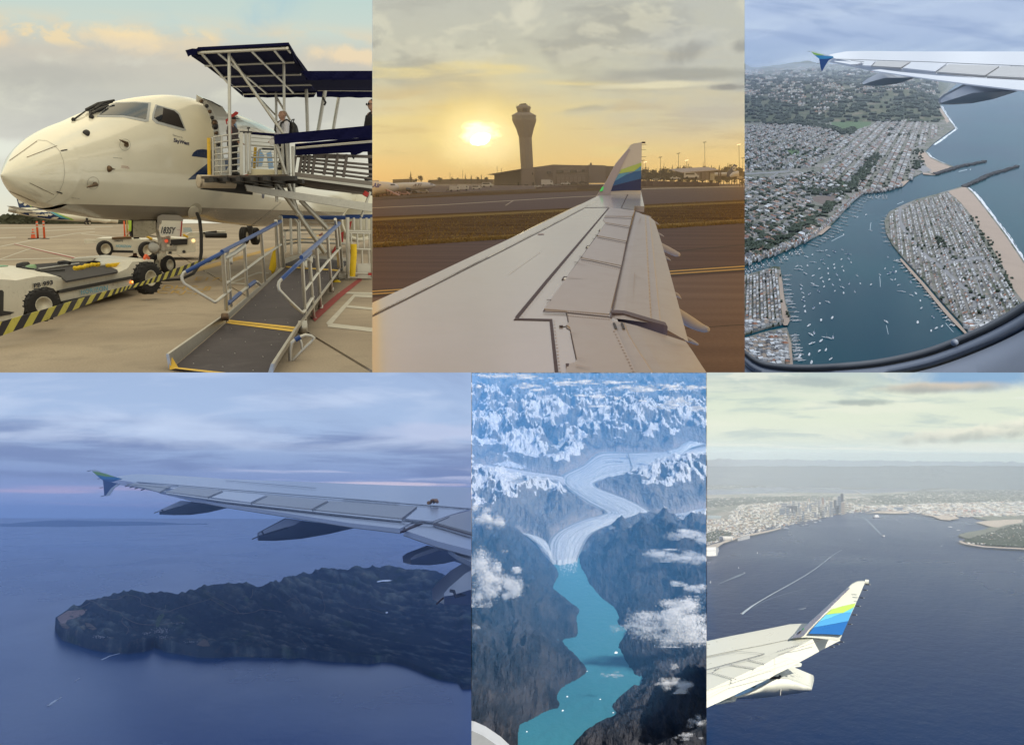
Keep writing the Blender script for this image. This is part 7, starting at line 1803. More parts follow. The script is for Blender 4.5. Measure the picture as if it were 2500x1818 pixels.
for pts,w in(([(438,1042),(415,1052),(385,1068)],[3,4,1]),([(556,1020),(557,1000),(560,985)],[3,2,1]),([(700,895),(688,899),(676,904)],[2,3,1]),([(985,752),(965,756),(948,760)],[2,4,2]),([(598,1222),(600,1245),(601,1270)],[4,6,2]),([(627,1440),(632,1460),(636,1480)],[3,4,1]),([(890,1430),(915,1460),(925,1470)],[2,3,2])):
 gp('boat_wake',stroke(spl(pts,5),2),wake,.012,'structure')
pier_m=pm('pier_planks',(.40,.39,.37),.85,var=.2);ri=random.Random(12)
PN_=iter(('left shore of the upper harbour','top shore where the channel begins','marina shore at far left','blunt tip of the sandspit','harbour side of the sandspit','lower left island','lowest island'))
for line,n,L,ang in(([(520,866),(478,905),(430,955),(385,1005),(345,1046),(270,1082)],20,46,(1,.22)),([(625,860),(540,862)],6,18,(.4,1.0)),([(250,1092),(160,1132),(60,1165),(0,1190)],12,26,(.55,1)),([(640,950),(620,985),(628,1040),(652,1092)],9,14,(-1,.0)),([(692,1145),(742,1200),(800,1265),(850,1325),(902,1385),(950,1437)],24,24,(-1,.25)),([(160,1215),(170,1300),(182,1350),(202,1425)],13,34,(1,-.08)),([(200,1480),(208,1540),(214,1600)],9,36,(1,-.1))):
 q=spl(line,30);shore_n=next(PN_)
 for i in range(n):
  a=q[int((i+.5)/n*(len(q)-1))];l=L*ri.uniform(.6,1.25)
  b=(a[0]+ang[0]*l,a[1]+ang[1]*l)
  p0,p1=P.g(*a,.12),P.g(*b,.12)
  m=MB().bar(p0,p1,.1,.08)
  for t in(.3,.6,.95):
   pc=lerp(p0,p1,t);m.box(pc-Vector((0,0,.1)),(.05,.05,.3))
  d_=(p1-p0).normalized();sdv=Vector((-d_.y,d_.x,0))
  m.bar(p1-sdv*.35,p1+sdv*.35,.09,.08)
  m.build('pier',pier_m,loc=p0,label=f'wooden pier, {nth(i + 1)} in the row on the {shore_n}',cat='pier',group='piers along the harbour shores')
  for t in(.45,.85):
   for sd in(-1,1):
    if ri.random()<.6:
     k=ri.choice((0,1,1));o=copy_tree(protos[k]);s=.3*ri.uniform(.8,1.3)
     o.location=lerp(p0,p1,t)+sdv*sd*.32-Vector((0,0,.13));o.rotation_euler=(0,0,math.atan2(d_.y,d_.x)-math.pi/2+ri.uniform(-.1,.1));o.scale=(s,s*1.8,s)
     tag(o,('white sailing boat' if k==0 else 'white motor boat')+f" berthed {'inner' if t < .5 else 'outer'} {'left' if sd > 0 else 'right'}, {nth(i + 1)} pier, {shore_n}",'boat','boats berthed at the piers')
def plane3(a,b,c):
 pa,pb,pc=P.at(*a),P.at(*b),P.at(*c)
 n=(pb-pa).cross(pc-pa).normalized()
 return pa,n
def air_wing(conv,anchors,up_hint=Vector((0,0,1))):
 pa,n=plane3(*anchors)
 if n.dot(up_hint)<0:n=-n
 f=lambda u,v,dz=0.0:P.pl(*conv(u,v),pa+n*dz,n)
 return f,n
a3,n3=air_wing(lambda u,v:(u,v),((1237,405,66),(1237,255,96),(390,262,118)))
wg3=pm('high_wing_paint',(.405,.415,.445),.3,var=.04,scale=.2,rvar=0);wg3b=pm('wing_band_white',(.48,.49,.52),.35,var=.03);wg3c=pm('wing_tan_panel',(.33,.32,.31),.45,var=.06,scale=.2,stain=(.36,.33,.31),stain_amt=.3);fair=pm('fairing_grey',(.42,.43,.45),.4,var=.06,scale=.3,coat=.2)
dline=pm('dark_seam',(.10,.11,.13),.6)
def wing_obj(name,loc,label):return thing(name,loc,label,'aircraft wing')
W3=wing_obj('aircraft_wing',a3(1200,330),'airliner wing reaching in from the right above the coast and open sea')
def wpart(par,f,n,name,pts,mat,dz=.0,th=.3):return MB().prism([f(u,v,dz-th)for u,v in pts],n*th).build(name,mat,par)
wpart(W3,a3,n3,'wing_skin',[(355,274),(380,262),(400,257),(450,248),(560,247),(700,250),(1000,253),(1330,256),(1330,420),(1237,406),(1000,377),(850,357),(690,334),(560,314),(470,296),(400,281)],wg3,0,.5)
wpart(W3,a3,n3,'trailing_flap',[(600,312),(690,324),(850,340),(1000,350),(1330,368),(1330,421),(1237,407),(1000,379),(850,359),(690,336),(560,316)],wg3b,.1,.08)
for k,(q,mt)in enumerate((([(395,276),(520,281),(500,290),(470,292),(400,279)],wg3),([(535,282),(580,276),(560,298),(520,296)],wg3),([(585,277),(735,280),(690,306),(565,298)],wg3c),([(742,281),(895,286),(845,324),(700,308)],wg3),([(902,292),(1128,300),(1065,342),(852,326)],wg3c),([(1136,301),(1330,306),(1330,358),(1072,344)],wg3c))):
 wpart(W3,a3,n3,'spoiler_panel',q,mt,.14,.12)
wpart(W3,a3,n3,'seam_line',stroke([(400,262),(600,268),(800,274),(1000,283),(1330,296)],1.6),dline,.02,.01)
for q in(([(470,268),(530,275)],1.2),([(560,275),(480,295)],1.2)):wpart(W3,a3,n3,'seam_line',stroke(*q),dline,.02,.01)
lettering(P,'NO STEP  NO STEP',(1178,290),(1240,293),(1178,296),lambda u,v:a3(u,v,.03),bold=0).build('lettering',dline,W3)
def canoe(par,name,top,side,under,d0,d1,thick,mats):
 n=len(top);ds=[d0+(d1-d0)*i/(n-1)for i in range(n)]
 T=[P.at(u,v,d)for(u,v),d in zip(top,ds)];S=[P.at(u,v,d-thick*.3)for(u,v),d in zip(side,ds)];U=[P.at(u,v,d+thick*.2)for(u,v),d in zip(under,ds)]
 Bk=[p+Vector((0,thick,0))for p in T]
 o=MB().grid([T,S],True).build(name,mats[0],par)
 MB().grid([S,U,[p+Vector((0,thick,0))for p in U],Bk],True).build('underside',mats[1],o)
 return o
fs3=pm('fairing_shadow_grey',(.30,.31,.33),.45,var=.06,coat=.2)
canoe(W3,'track_fairing',[(521,366),(540,352),(600,320),(640,322),(752,342)],[(524,375),(560,362),(625,345),(680,345),(752,345)],[(523,379),(560,381),(620,379),(690,368),(752,346)],96,92,3,(fair,fs3))
canoe(W3,'track_fairing',[(868,444),(890,425),(985,376),(1060,384),(1207,402)],[(870,456),(920,440),(1010,412),(1090,408),(1207,405)],[(871,464),(930,464),(1010,458),(1100,440),(1207,406)],78,70,3,(fair,fs3))
MB().tube([P.at(523,377,95),P.at(514,379,95)],.03).build('static_wick',dline,W3);
let3=bpy.data.objects.new('winglet',None);link(let3,W3);dl3=116
def l3(name,pts,mat,dy=0,th=.4):return MB().prism([P.at(u,v,dl3+dy)for u,v in pts],(0,th,0)).build(name,mat,let3)
wl_n,wl_l,wl_s,wl_w=pm('tip_navy',(.012,.06,.20),.35),pm('tip_lime',(.28,.50,.10),.35),pm('tip_blue',(.03,.24,.46),.35),pm('tip_white',(.62,.64,.67),.35)
l3('upper_blade',[(290,228),(300,226),(340,238),(392,250),(394,256),(360,266),(352,274),(330,262),(308,244)],wl_w,.1,.4)
l3('lime_band',[(296,231),(330,240),(352,245),(322,246),(306,241)],wl_l,0,.1);l3('blue_band',[(312,246),(340,247),(392,251),(394,256),(360,262),(332,262),(318,252)],wl_s,0,.1)
l3('lower_blade',[(330,262),(360,262),(393,257),(376,274),(350,310),(342,318),(336,300)],wl_n,-.05,.3);l3('lower_edge',[(393,257),(376,276),(350,310),(342,319),(358,290),(372,268)],wl_w,-.1,.1)
for(x,y)in((290,229),(332,280),(341,318)):MB().tube([P.at(x,y,dl3),P.at(x-12,y+(3 if y>250 else-1),dl3)],.02).build('static_wick',dline,let3)
rub=pm('window_rubber',(.012,.017,.026),.5,var=.1);bez=pm('window_bezel',(.06,.078,.115),.5,var=.06,scale=.5);bez2=pm('window_panel',(.14,.17,.225),.55,var=.05,scale=.4)
A0=spl([(-60,1500),(0,1548),(45,1582),(110,1604),(250,1614),(420,1607),(600,1588),(780,1549),(920,1500),(1060,1438),(1160,1384),(1237,1334),(1330,1270)],6)
win=thing('cabin_window',P.at(618,1660,46),'dark rounded lower rim of the cabin window in front of the harbour','window')
def off_curve(c,o0,o1):
 out=[]
 for i,(u,v)in enumerate(c):
  t=i/(len(c)-1);out.append((u+(o0+(o1-o0)*t)*.28*(t-.35)*2,v+o0+(o1-o0)*t))
 return out
def ring3(name,specs,mat):
 rows=[[P.at(u,v,d)for u,v in off_curve(A0,a,b)]for a,b,d in specs]
 return MB().grid(rows,True).build(name,mat,win)
ring3('pane_gasket',[(0,0,48),(6,10,47.4),(16,26,47.0),(26,44,47.2)],rub)
ring3('inner_bezel',[(26,44,47.0),(34,58,46.4),(44,80,46.0),(52,100,46.2)],bez)
ring3('groove',[(52,100,46.5),(60,112,46.6)],rub)
ring3('outer_bezel',[(60,112,46.1),(90,150,45.6),(130,200,45.2),(260,330,44.8)],bez2)
MB().lathe([(0,.16),(.08,.12),(.1,0)],P.at(930,1517,47.0),(-.1,-1,.2),12).build('vent_hole',bez2,win)
HZ3=vol_mat('coastal_air',(.80,.88,1.0),.00020)
haze_layer(P3,58,126,7900,HZ3)
# PLACE FOUR: wing over a dusky sea with a mountainous island
CUR[0]=P4
P=P4
sea4=sea_mat('dusk_sea',(.012,.054,.17),.26,.10,3.0,(1,.35),far=(.014,.064,.195),spec=.5,patch=.03,ior=1.25)
MB().quad((-3000,12,0),(2600,12,0),(2600,5900,0),(-3000,5900,0)).build('sea',sea4,kind='structure')
shore=[(246,1086),(262,1115),(282,1131),(330,1146),(400,1168),(460,1181),(570,1192),(640,1185),(665,1176),(684,1166),(735,1188),(800,1198),(880,1214),(950,1218),(1060,1215),(1150,1222),(1250,1226),(1280,1232),(1340,1228),(1400,1240),(1480,1250),(1560,1255),(1640,1265),(1690,1256),(1740,1263),(1800,1280),(1850,1300),(1900,1324),(1960,1345),(2030,1358),(2050,1386),(2100,1388),(2300,1410)]
ridge=[(246,1083),(290,1054),(340,1034),(380,1014),(450,1000),(500,985),(580,970),(650,985),(710,972),(790,986),(850,965),(900,950),(1020,935),(1110,941),(1200,935),(1280,905),(1350,890),(1420,872),(1480,871),(1600,864),(1680,857),(1800,867),(1900,875),(1960,885),(2020,900),(2100,928),(2300,960)]
def itp(pl_,u):
 for a,b in zip(pl_,pl_[1:]):
  if a[0]<=u<=b[0]:return a[1]+(b[1]-a[1])*(u-a[0])/(b[0]-a[0])
 return pl_[-1][1]
from mathutils import noise as mnoise
rows=[];NT_=110;cover=[]
us=[246+(2300-246)*(k/680)for k in range(681)]
for i in range(NT_+22):
 t=i/NT_
 row=[]
 for u in us:
  vs_,vr=itp(shore,u),itp(ridge,u)
  k=min(1,(u-246)/60)
  vsea=vr+.30*(vs_-vr)+12*k
  d0,d1=22676/(vs_-643),22676/(vsea-643)
  if t<=1:
   d=d0+(d1-d0)*t
   prof=t*.8+t*t*.2
   vv=vs_+(vr-vs_)*prof
   p=P.at(u,vv,d)
   env=min(1,t*26)*(1-.6*t)*k
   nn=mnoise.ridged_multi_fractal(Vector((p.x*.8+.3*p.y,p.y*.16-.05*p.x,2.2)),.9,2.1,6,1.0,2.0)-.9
   n2=mnoise.fractal(Vector((p.x*3.2,p.y*.7,5)),.8,2.1,4)
   p.z=max(-.02,p.z+env*(.42*nn*min(1.0,p.z+.01)+.10*n2*min(1,p.z+.03))-.01)
   if i>1:p.z=max(p.z,.012+.06*min(1,t*4))
   if i==0:p.z=-.05
  else:
   q=rows[NT_][len(row)];f=(t-1)/.2
   p=Vector((q.x*(1+.08*f),q.y*(1+.10*f),max(-.05,q.z*(1-f*1.05))))
  row.append(p)
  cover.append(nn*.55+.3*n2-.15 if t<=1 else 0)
 rows.append(row)
m,t_,b_=new_mat('island_scrub')
tc=t_.node('ShaderNodeTexCoord').outputs['Object']
x,y,z=t_.sep(tc);q=t_.xyz(x,t_.math('MULTIPLY',y,.35),z)
c=t_.mix(t_.rng(t_.noise(q,.5,6,.62),.38,.62),(.06,.092,.115),(.13,.155,.155))
c=t_.mix(t_.math('MULTIPLY',t_.rng(t_.noise(q,3.2,6,.7),.52,.66),.6),c,(.22,.19,.155))
c=t_.mix(t_.math('MULTIPLY',t_.rng(t_.noise(q,1.1,5,.6),.55,.7),.6),c,(.08,.13,.08))
vc=t_.sep(t_.node('ShaderNodeVertexColor',layer_name='cover').outputs['Color'])[0]
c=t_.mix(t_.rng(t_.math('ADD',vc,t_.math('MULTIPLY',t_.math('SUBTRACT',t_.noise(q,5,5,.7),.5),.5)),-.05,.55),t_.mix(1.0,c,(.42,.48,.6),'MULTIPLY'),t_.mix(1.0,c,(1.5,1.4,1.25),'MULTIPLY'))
t_.put(b_.inputs['Base Color'],c);b_.inputs['Roughness'].default_value=1;b_.inputs['Specular IOR Level'].default_value=0
isl_m=m
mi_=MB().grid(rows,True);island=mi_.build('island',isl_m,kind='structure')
ica=island.data.color_attributes.new('cover','FLOAT_COLOR','POINT')
ica.data.foreach_set('color',np.repeat(np.array(cover)[:,None],4,1).astype(np.float32).ravel())
ib=BVHTree.FromPolygons([Vector(v)for v in mi_.v],mi_.f)
def idecal(name,poly,mat,off=.02,step=None):return wrap_poly(P,ib,poly,off,0,step,45).build(name,mat,island)
trail=pm('dirt_track',(.17,.135,.10),1,var=.3,scale=2);quarry=pm('quarry_face',(.27,.19,.165),1,var=.3,scale=1.2,stain=(.42,.34,.30),stain_amt=.5);bare=pm('bare_cliff',(.14,.11,.09),1,var=.3,scale=2)
idecal('quarry',[(252,1086),(300,1056),(350,1052),(386,1050),(372,1070),(340,1086),(300,1096),(290,1112),(270,1112)],quarry,.015,9)
idecal('quarry',[(262,1110),(290,1112),(310,1130),(300,1136),(278,1128)],bare,.015,8)
idecal('bare_slope',[(376,1108),(400,1112),(430,1135),(412,1142),(384,1128)],bare,.015,8);idecal('bare_slope',[(900,1180),(920,1190),(930,1212),(900,1214),(870,1206)],bare,.015,8)
for pts,w in(([(385,1008),(420,1018),(470,1050),(530,1062),(548,1082),(600,1110),(660,1118),(690,1118)],2.2),([(430,1000),(520,1005),(560,985),(620,1000),(625,1025),(690,1045),(740,1060),(800,1040),(930,1005)],2),([(548,1082),(540,1105),(568,1135),(560,1160)],2),([(930,1000),(960,1020),(1020,1055),(1075,1068),(1130,1060),(1160,1050),(1250,1062)],2.4),([(1060,1068),(1040,1040),(1000,1020),(930,990),(900,965)],2),([(1120,960),(1118,985),(1108,1000)],2.2),([(1270,1015),(1310,1000),(1350,1050),(1340,1065)],1.6),([(1420,965),(1430,1000),(1440,1040),(1432,1062)],1.6),([(720,1090),(728,1060),(735,1030)],1.6),([(1130,1110),(1170,1190),(1190,1210)],1.6),([(400,1020),(360,1040),(330,1050)],2),([(1520,1010),(1560,1040),(1640,1050),(1700,1066)],1.5),([(1320,1170),(1345,1195),(1360,1220)],1.5),([(700,1118),(760,1112),(815,1105)],2)):
 idecal('dirt_track',stroke(spl(pts,4),w),trail,.02,7)
idecal('green_valley',[(690,1105),(700,1080),(722,1066),(730,1075),(712,1100),(705,1125),(692,1128)],pm('valley_green',(.06,.10,.045),1,var=.3),.018,7)
mirror=pm('reservoir_water',(.75,.78,.85),.12,.9)
idecal('reservoir',[(1664,927),(1690,921),(1725,919),(1746,922),(1720,926),(1690,927),(1675,930)],mirror,.03,8);idecal('reservoir',[(1706,1064),(1716,1061),(1720,1066),(1710,1068)],mirror,.03,8)
tw_m=pm('far_town_white',(.5,.47,.45),.9,var=.2)
ht=MB();rr4=random.Random(31)
for cu,cv,su,sv,n in((715,1143,34,14,170),(650,1154,22,7,40),(445,1171,28,5,40),(430,1166,12,4,14),(850,1192,16,4,26),(790,1110,30,5,22),(1060,1066,30,4,14),(1340,1222,20,3,8),(720,1172,20,6,40)):
 for _ in range(n):
  u,v=rr4.gauss(cu,su*.55),rr4.gauss(cv,sv*.55)
  h_,n_,_,_=ib.ray_cast(P.eye,P.ray(u,v).normalized())
  if h_ is None or h_.y>60:continue
  s=rr4.uniform(.5,1.6)/P.ppm(h_.y)
  ht.box(h_+Vector((0,0,s*.3)),(s*1.6,s*2.6,s*1.3))
ht.build('island_town',tw_m,kind='stuff',label='cluster of tiny pale houses round the bay of the island',cat='houses')
for u,v in((684,1184),(700,1181),(712,1186),(672,1188),(696,1190),(722,1180)):
 p=P.g(u,v);s=2.0/P.ppm(p.y);MB().prism([p+Vector((x*s,y*s*2,0))for x,y in((-.4,-1),(.4,-1),(.4,.5),(0,1),(-.4,.5))],(0,0,s*.7)).build('moored_boat',hull_w,loc=p,label='tiny white boat moored in the bay of the island',cat='boat',group='boats in the island bay')
MB().prism([P.g(u,v,.01)for u,v in((716,1183),(738,1186),(738,1190),(716,1187))],(0,0,.03)).build('pier',pier_m,loc=P.g(730,1188),label='small pier on the right of the island bay',cat='pier')
rows=[]
fi=[(-260,668),(-60,672),(50,668),(160,658),(240,654),(330,653.5),(420,657),(520,659),(640,660),(740,664),(800,668),(860,669),(890,667),(920,669)]
for f in(0,.35,.7,1,1.3):
 row=[]
 for k in range(121):
  u=-260+1180*k/120
  vb=681-max(0,u-300)*.017 if u<930 else 670
  d0=22676/(vb-643);vt=itp(fi,u)+1.2*mnoise.noise(Vector((u*.03,0,1)))
  vt=min(vt,vb)
  d=d0*(1+.05*f)
  vv=vb+(vt-vb)*min(1,f)
  p=P.at(u,vv,d)
  if f>1:p.z=-.1
  if f==0:p.z=-.05
  row.append(p)
 rows.append(row)
MB().grid(rows,True).build('far_island',pm('far_island_scrub',(.012,.04,.085),1,var=.15,scale=.05),kind='structure')
wk4=pm('wake_white',(.55,.58,.62),.6,var=.2)
for pts,ws,lab in(([(216,1474),(232,1461),(252,1449),(276,1436)],[7,7,2.5,.6],'white speedboat with a short broad wake at lower left of the dusk sea'),([(452,1270),(470,1262),(490,1253),(540,1240)],[4,3.4,2,.4],'white boat with a thin wake below the island bay'),([(334,1364),(343,1358),(354,1352)],[2.4,1.8,.5],'tiny boat with a faint wake left of the others on the dusk sea')):
 q=spl(pts,5);w_=[ws[min(3 if len(ws)>3 else 2,int(i/5))]for i in range(len(q))]
 MB().poly([P.g(u,v,.006)for u,v in stroke(q,w_)]).build('boat_wake',wk4,kind='structure')
 p=P.g(*pts[0]);s=ws[0]*.5/P.ppm(p.y)
 bt=thing('speedboat',p,lab,'boat',rz=-.8)
 m=MB().prism([p+Vector((x*s*1.2,y*s*3,.0))for x,y in((-.4,.8),(.4,.8),(.45,-.2),(0,-1),(-.45,-.2))],(0,0,s*.8));m.build('hull',hull_w,bt)
 MB().box(p+Vector((0,s*.6,s*1.0)),(s*.6,s*1.3,s*.6)).build('cabin',hull_w,bt)
a4,n4=air_wing(lambda u,v:(u,v),((2088,700,24),(2088,538,38),(500,483,62)))
w4m=pm('dusk_wing_paint',(.42,.435,.475),.26,var=.04,scale=.25,coat=.1,rvar=0);w4b=pm('dusk_flap_paint',(.49,.505,.545),.35,var=.04,scale=.3,rvar=0);w4c=pm('worn_tan_panel',(.40,.385,.37),.5,var=.08,scale=.35,stain=(.30,.27,.25),stain_amt=.4)
W4=thing('aircraft_wing',a4(1900,620),'long grey airliner wing over the dusk sea with split navy winglet tip','aircraft wing')
wpart(W4,a4,n4,'wing_skin',[(480,487),(545,474),(600,467),(720,471),(1000,492),(1400,511),(1750,527),(2260,543),(2260,760),(2088,724),(1920,672),(1780,659),(1500,632),(1200,599),(1000,577),(850,553),(735,537),(640,517),(560,503)],w4m,0,.28)
wpart(W4,a4,n4,'outer_flap',[(705,535),(735,535),(850,550),(1000,573),(1200,596),(1500,630),(1780,659),(1850,668),(1772,712),(1550,686),(1270,640),(1000,598),(820,562)],w4b,-.02,.12)
wpart(W4,a4,n4,'flap_edge',[(735,533),(1000,571),(1200,594),(1500,627),(1780,656),(1778,661),(1500,633),(1200,600),(1000,577),(735,538)],wg3b,.04,.03)
wpart(W4,a4,n4,'flap_shroud',[(1788,702),(1872,667),(1905,672),(1812,712)],w4b,-.05,.1)
wpart(W4,a4,n4,'flap_gap',[(1772,713),(1858,668),(1884,670),(1795,706)],seal,.01,.05)
wpart(W4,a4,n4,'inner_flap',[(1787,722),(1884,676),(1935,682),(2088,732),(2260,776),(2260,885),(2088,816),(1940,776)],w4b,-.02,.14)
wpart(W4,a4,n4,'flap_edge',[(1915,672),(2088,722),(2260,766),(2260,776),(2088,731),(1925,682)],wg3b,.03,.03)
for q,mt in(([(600,492),(752,508),(706,533),(640,514),(562,499)],w4c),([(610,489),(770,500),(790,505),(756,506)],w4m),([(795,511),(985,528),(920,555),(735,532)],w4c),([(993,530),(1180,547),(1108,581),(930,557)],w4m),([(1187,548),(1452,572),(1380,611),(1116,583)],w4c),([(1460,574),(1845,601),(1778,653),(1388,613)],w4c),([(1852,601),(2080,612),(2000,636),(1915,667),(1790,654)],w4m),([(2090,616),(2260,626),(2260,755),(2088,716),(1918,668),(2000,640)],w4c)):
 wpart(W4,a4,n4,'spoiler_panel',q,mt,.05,.05)
def w4line(pts,w,mat=dline,dz=.06):wpart(W4,a4,n4,'seam_line',stroke(pts,w),mat,dz,.01)
w4line([(604,485),(800,500),(1000,517),(1300,541),(1520,558),(1800,582),(2260,618)],2.4);w4line([(562,493),(680,505),(752,513)],1.6);w4line([(706,533),(756,509)],3);w4line([(922,556),(988,529)],2);w4line([(1112,582),(1184,548)],2.4);w4line([(1383,612),(1455,573)],2.6);w4line([(1780,656),(1846,602)],2.6);w4line([(1782,658),(1912,673),(1990,640)],3.2);w4line([(1918,670),(2088,720),(2260,762)],4,seal);w4line([(735,536),(1000,574),(1380,617),(1780,660)],2);w4line([(1000,478),(1400,512)],.8);w4line([(820,562),(1000,598),(1270,640),(1550,686),(1772,713)],2,dline,-.02);w4line([(1787,722),(1940,776),(2088,816)],2.4,dline,.0)
lettering(P,'NO PISE FUERA DE ESTA AREA',(1526,556),(1772,574),(1522,565),lambda u,v:a4(u,v,.07),bold=0,shear=.3).build('lettering',dline,W4)
lettering(P,'DO NOT WALK OUTSIDE THIS AREA',(1518,560),(1770,578),(1514,569),lambda u,v:a4(u,v,.075),bold=0,shear=.3).build('lettering',dline,W4)
lettering(P,'PROHIBIDO EL ACCESO FUERA DE',(1790,578),(2090,601),(1786,586),lambda u,v:a4(u,v,.07),bold=.005,shear=.3).build('lettering',dline,W4)
hk=MB().tube([a4(u,v,.12+z)for u,v,z in((1896,577,0),(1906,576,.0),(1912,568,.12),(1918,566,.12),(1922,575,0),(1926,568,.12),(1932,566,.12),(1936,572,.02))],.06,7);hk.build('tie_down_hook',pm('orange_hook',(.45,.22,.07),.5),W4)
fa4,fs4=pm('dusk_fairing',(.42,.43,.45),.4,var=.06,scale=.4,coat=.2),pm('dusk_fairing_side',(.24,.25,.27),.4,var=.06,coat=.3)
for top,side,under,d0,d1 in(([(704,610),(722,602),(800,567),(842,570),(1008,596)],[(705,616),(760,605),(835,580),(850,571),(1008,597)],[(706,629),(760,631),(840,630),(920,619),(1008,598)],50,47),([(1144,712),(1175,695),(1272,644),(1338,655),(1572,686)],[(1146,722),(1220,700),(1305,674),(1340,656),(1572,687)],[(1144,744),(1220,745),(1335,736),(1450,716),(1572,688)],38,34),([(1818,822),(1840,806),(1935,771),(1990,785),(2110,836)],[(1819,830),(1860,815),(1940,790),(1992,790),(2110,838)],[(1821,850),(1900,853),(1965,846),(2025,832),(2110,862)],28,25),([(1966,978),(1990,950),(2060,890),(2130,850),(2260,800)],[(1968,990),(2005,985),(2080,962),(2140,950),(2260,930)],[(1967,1026),(2040,1029),(2100,1026),(2160,1015),(2260,990)],22,19)):
 canoe(W4,'track_fairing',top,side,under,d0,d1,1.4,(fa4,fs4))
def edge4(pts,d):MB().tube([P.at(u,v,d)for u,v in pts],.035,5).build('fairing_seam',dline,W4)
edge4([(716,606),(724,615),(836,582),(850,572)],48.5);edge4([(1160,704),(1168,718),(1308,676),(1342,657)],36);edge4([(1992,965),(2010,968),(2018,992),(2088,975)],20.6)
for a,b,d in(((704,614),(682,622),49),((1143,726),(1116,738),37),((1965,996),(1932,1026),21.5)):MB().tube([P.at(*a,d),P.at(*b,d)],.02,5).build('static_wick',seal,W4)
MB().prism([a4(u,v,-.3)for u,v in((1985,800),(2110,836),(2260,885),(2260,925),(2088,862),(2025,830))],n4*.1).build('inner_underside',fs4,W4)
let4=bpy.data.objects.new('winglet',None);link(let4,W4);dl4=60.5
def l4(name,pts,mat,dy=0,th=.3):return MB().prism([P.at(u,v,dl4+dy)for u,v in pts],(0,th,0)).build(name,mat,let4)
l4('upper_blade',[(402,432),(424,431),(468,449),(541,470),(490,485),(457,476),(430,457)],wl_w,.1,.3);l4('lime_band',[(410,439),(430,440),(470,448),(512,463),(470,461),(432,455)],wl_l,0,.08);l4('blue_band',[(424,452),(470,461),(512,463),(541,470),(520,476),(478,472),(448,472)],wl_s,0,.08);l4('deep_band',[(448,472),(478,472),(520,476),(505,482),(490,486),(460,480)],pm('tip_deep_blue',(.012,.12,.32),.35),-.02,.08)
l4('lower_blade',[(456,475),(490,485),(530,493),(500,515),(478,540),(468,546),(462,545)],wl_n,-.05,.3);l4('lower_edge',[(530,492),(505,514),(485,545),(467,546),(492,512),(516,494)],wl_w,-.1,.12)
for x,y in((402,434),(446,468),(456,508),(462,545)):MB().tube([P.at(x,y,dl4),P.at(x-15,y+3,dl4)],.02,5).build('static_wick',dline,let4)
for x,y in((570,500),(590,505),(612,510),(640,516)):MB().tube([a4(x,y,.05),a4(x-14,y+4,.05)],.03,5).build('static_wick',seal,W4)
HZ4=vol_mat('dusk_air',(.55,.72,1.0),.0058)
haze_layer(P4,7.0,17,215,HZ4,wide=.9)
# PLACE FIVE: glacier, fjord and peaks from high up
CUR[0]=P5
P=P5
lake_poly=[(345,828),(362,850),(380,872),(386,900),(370,930),(366,955),(400,985),(440,1020),(478,1050),(466,1085),(470,1120),(466,1166),(406,1186),(430,1220),(470,1260),(512,1318),(470,1358),(410,1390),(380,1430),(390,1478),(330,1500),(260,1540),(212,1575),(216,1720),(300,1760),(420,1700),(445,1650),(500,1590),(560,1546),(640,1510),(622,1480),(660,1430),(726,1370),(720,1330),(690,1290),(666,1240),(650,1210),(672,1170),(690,1140),(648,1112),(650,1075),(630,1040),(580,1000),(545,962),(520,930),(500,890),(480,850),(468,818)]
def soft(poly,seed):
 r=random.Random(seed);q=spl(poly+poly[:1],6)[:-1]
 return[(u+r.gauss(0,1.6),v+r.gauss(0,1.0))for u,v in q]
lake_poly=soft(lake_poly,4)
gpairs=[((1070,318),(1070,350)),((940,345),(935,376)),((850,350),(840,400)),((760,352),(770,424)),((690,354),(722,444)),((620,350),(672,456)),((556,358),(615,470)),((490,410),(565,482)),((404,452),(546,493)),((396,490),(562,512)),((440,526),(625,536)),((510,574),(705,566)),((572,606),(780,606)),((590,622),(784,622)),((560,634),(760,636)),((500,648),(700,650)),((432,676),(602,680)),((368,714),(530,716)),((340,760),(496,768)),((345,834),(470,824))]
trib1=[((958,300),(1040,316)),((930,318),(975,334)),((905,335),(945,352)),((860,348),(900,366))]
trib2=[((222,708),(236,720)),((262,716),(262,742)),((300,728),(290,766)),((334,752),(315,800)),((356,800),(346,836))]
trib3=[((60,408),(40,440)),((170,424),(160,455)),((260,440),(250,470)),((330,450),(330,478)),((404,462),(430,512))]
trib4=[((1070,598),(1070,628)),((1000,606),(1000,640)),((930,622),(930,636)),((830,626),(860,640))]
polys=[lake_poly]+[[a for a,b in g]+[b for a,b in g[::-1]]for g in(gpairs,trib1,trib2,trib3,trib4)]
U=np.arange(-60,1104,3.4);V=np.concatenate([np.arange(-24,800,3.0),np.arange(800,2200,5.0)])
UU,VV=np.meshgrid(U,V)
def seg_dist(poly):
 d=np.full(UU.shape,1e9);n=len(poly);ins=np.zeros(UU.shape,bool)
 for i in range(n):
  (x0,y0),(x1,y1)=poly[i],poly[(i+1)%n]
  dx,dy=x1-x0,y1-y0
  t=np.clip(((UU-x0)*dx+(VV-y0)*dy)/(dx*dx+dy*dy+1e-9),0,1)
  d=np.minimum(d,np.hypot(UU-x0-t*dx,(VV-y0-t*dy)*1.6))
  if y0!=y1:
   c=(y0>VV)!=(y1>VV);xi=(x1-x0)*(VV-y0)/(y1-y0)+x0
   ins^=c&(UU<xi)
 return np.where(ins,-d,d)
dist=seg_dist(polys[0])
for q in polys[1:]:dist=np.minimum(dist,seg_dist(q))
RX=(P.ox+K*UU-1250)/F;RZ=-(P.oy+K*VV-909)/F
RT=np.array(P.RT);ray=np.stack([RX,np.ones_like(RX),RZ],-1)@RT.T
tt=-P.h/ray[...,2]
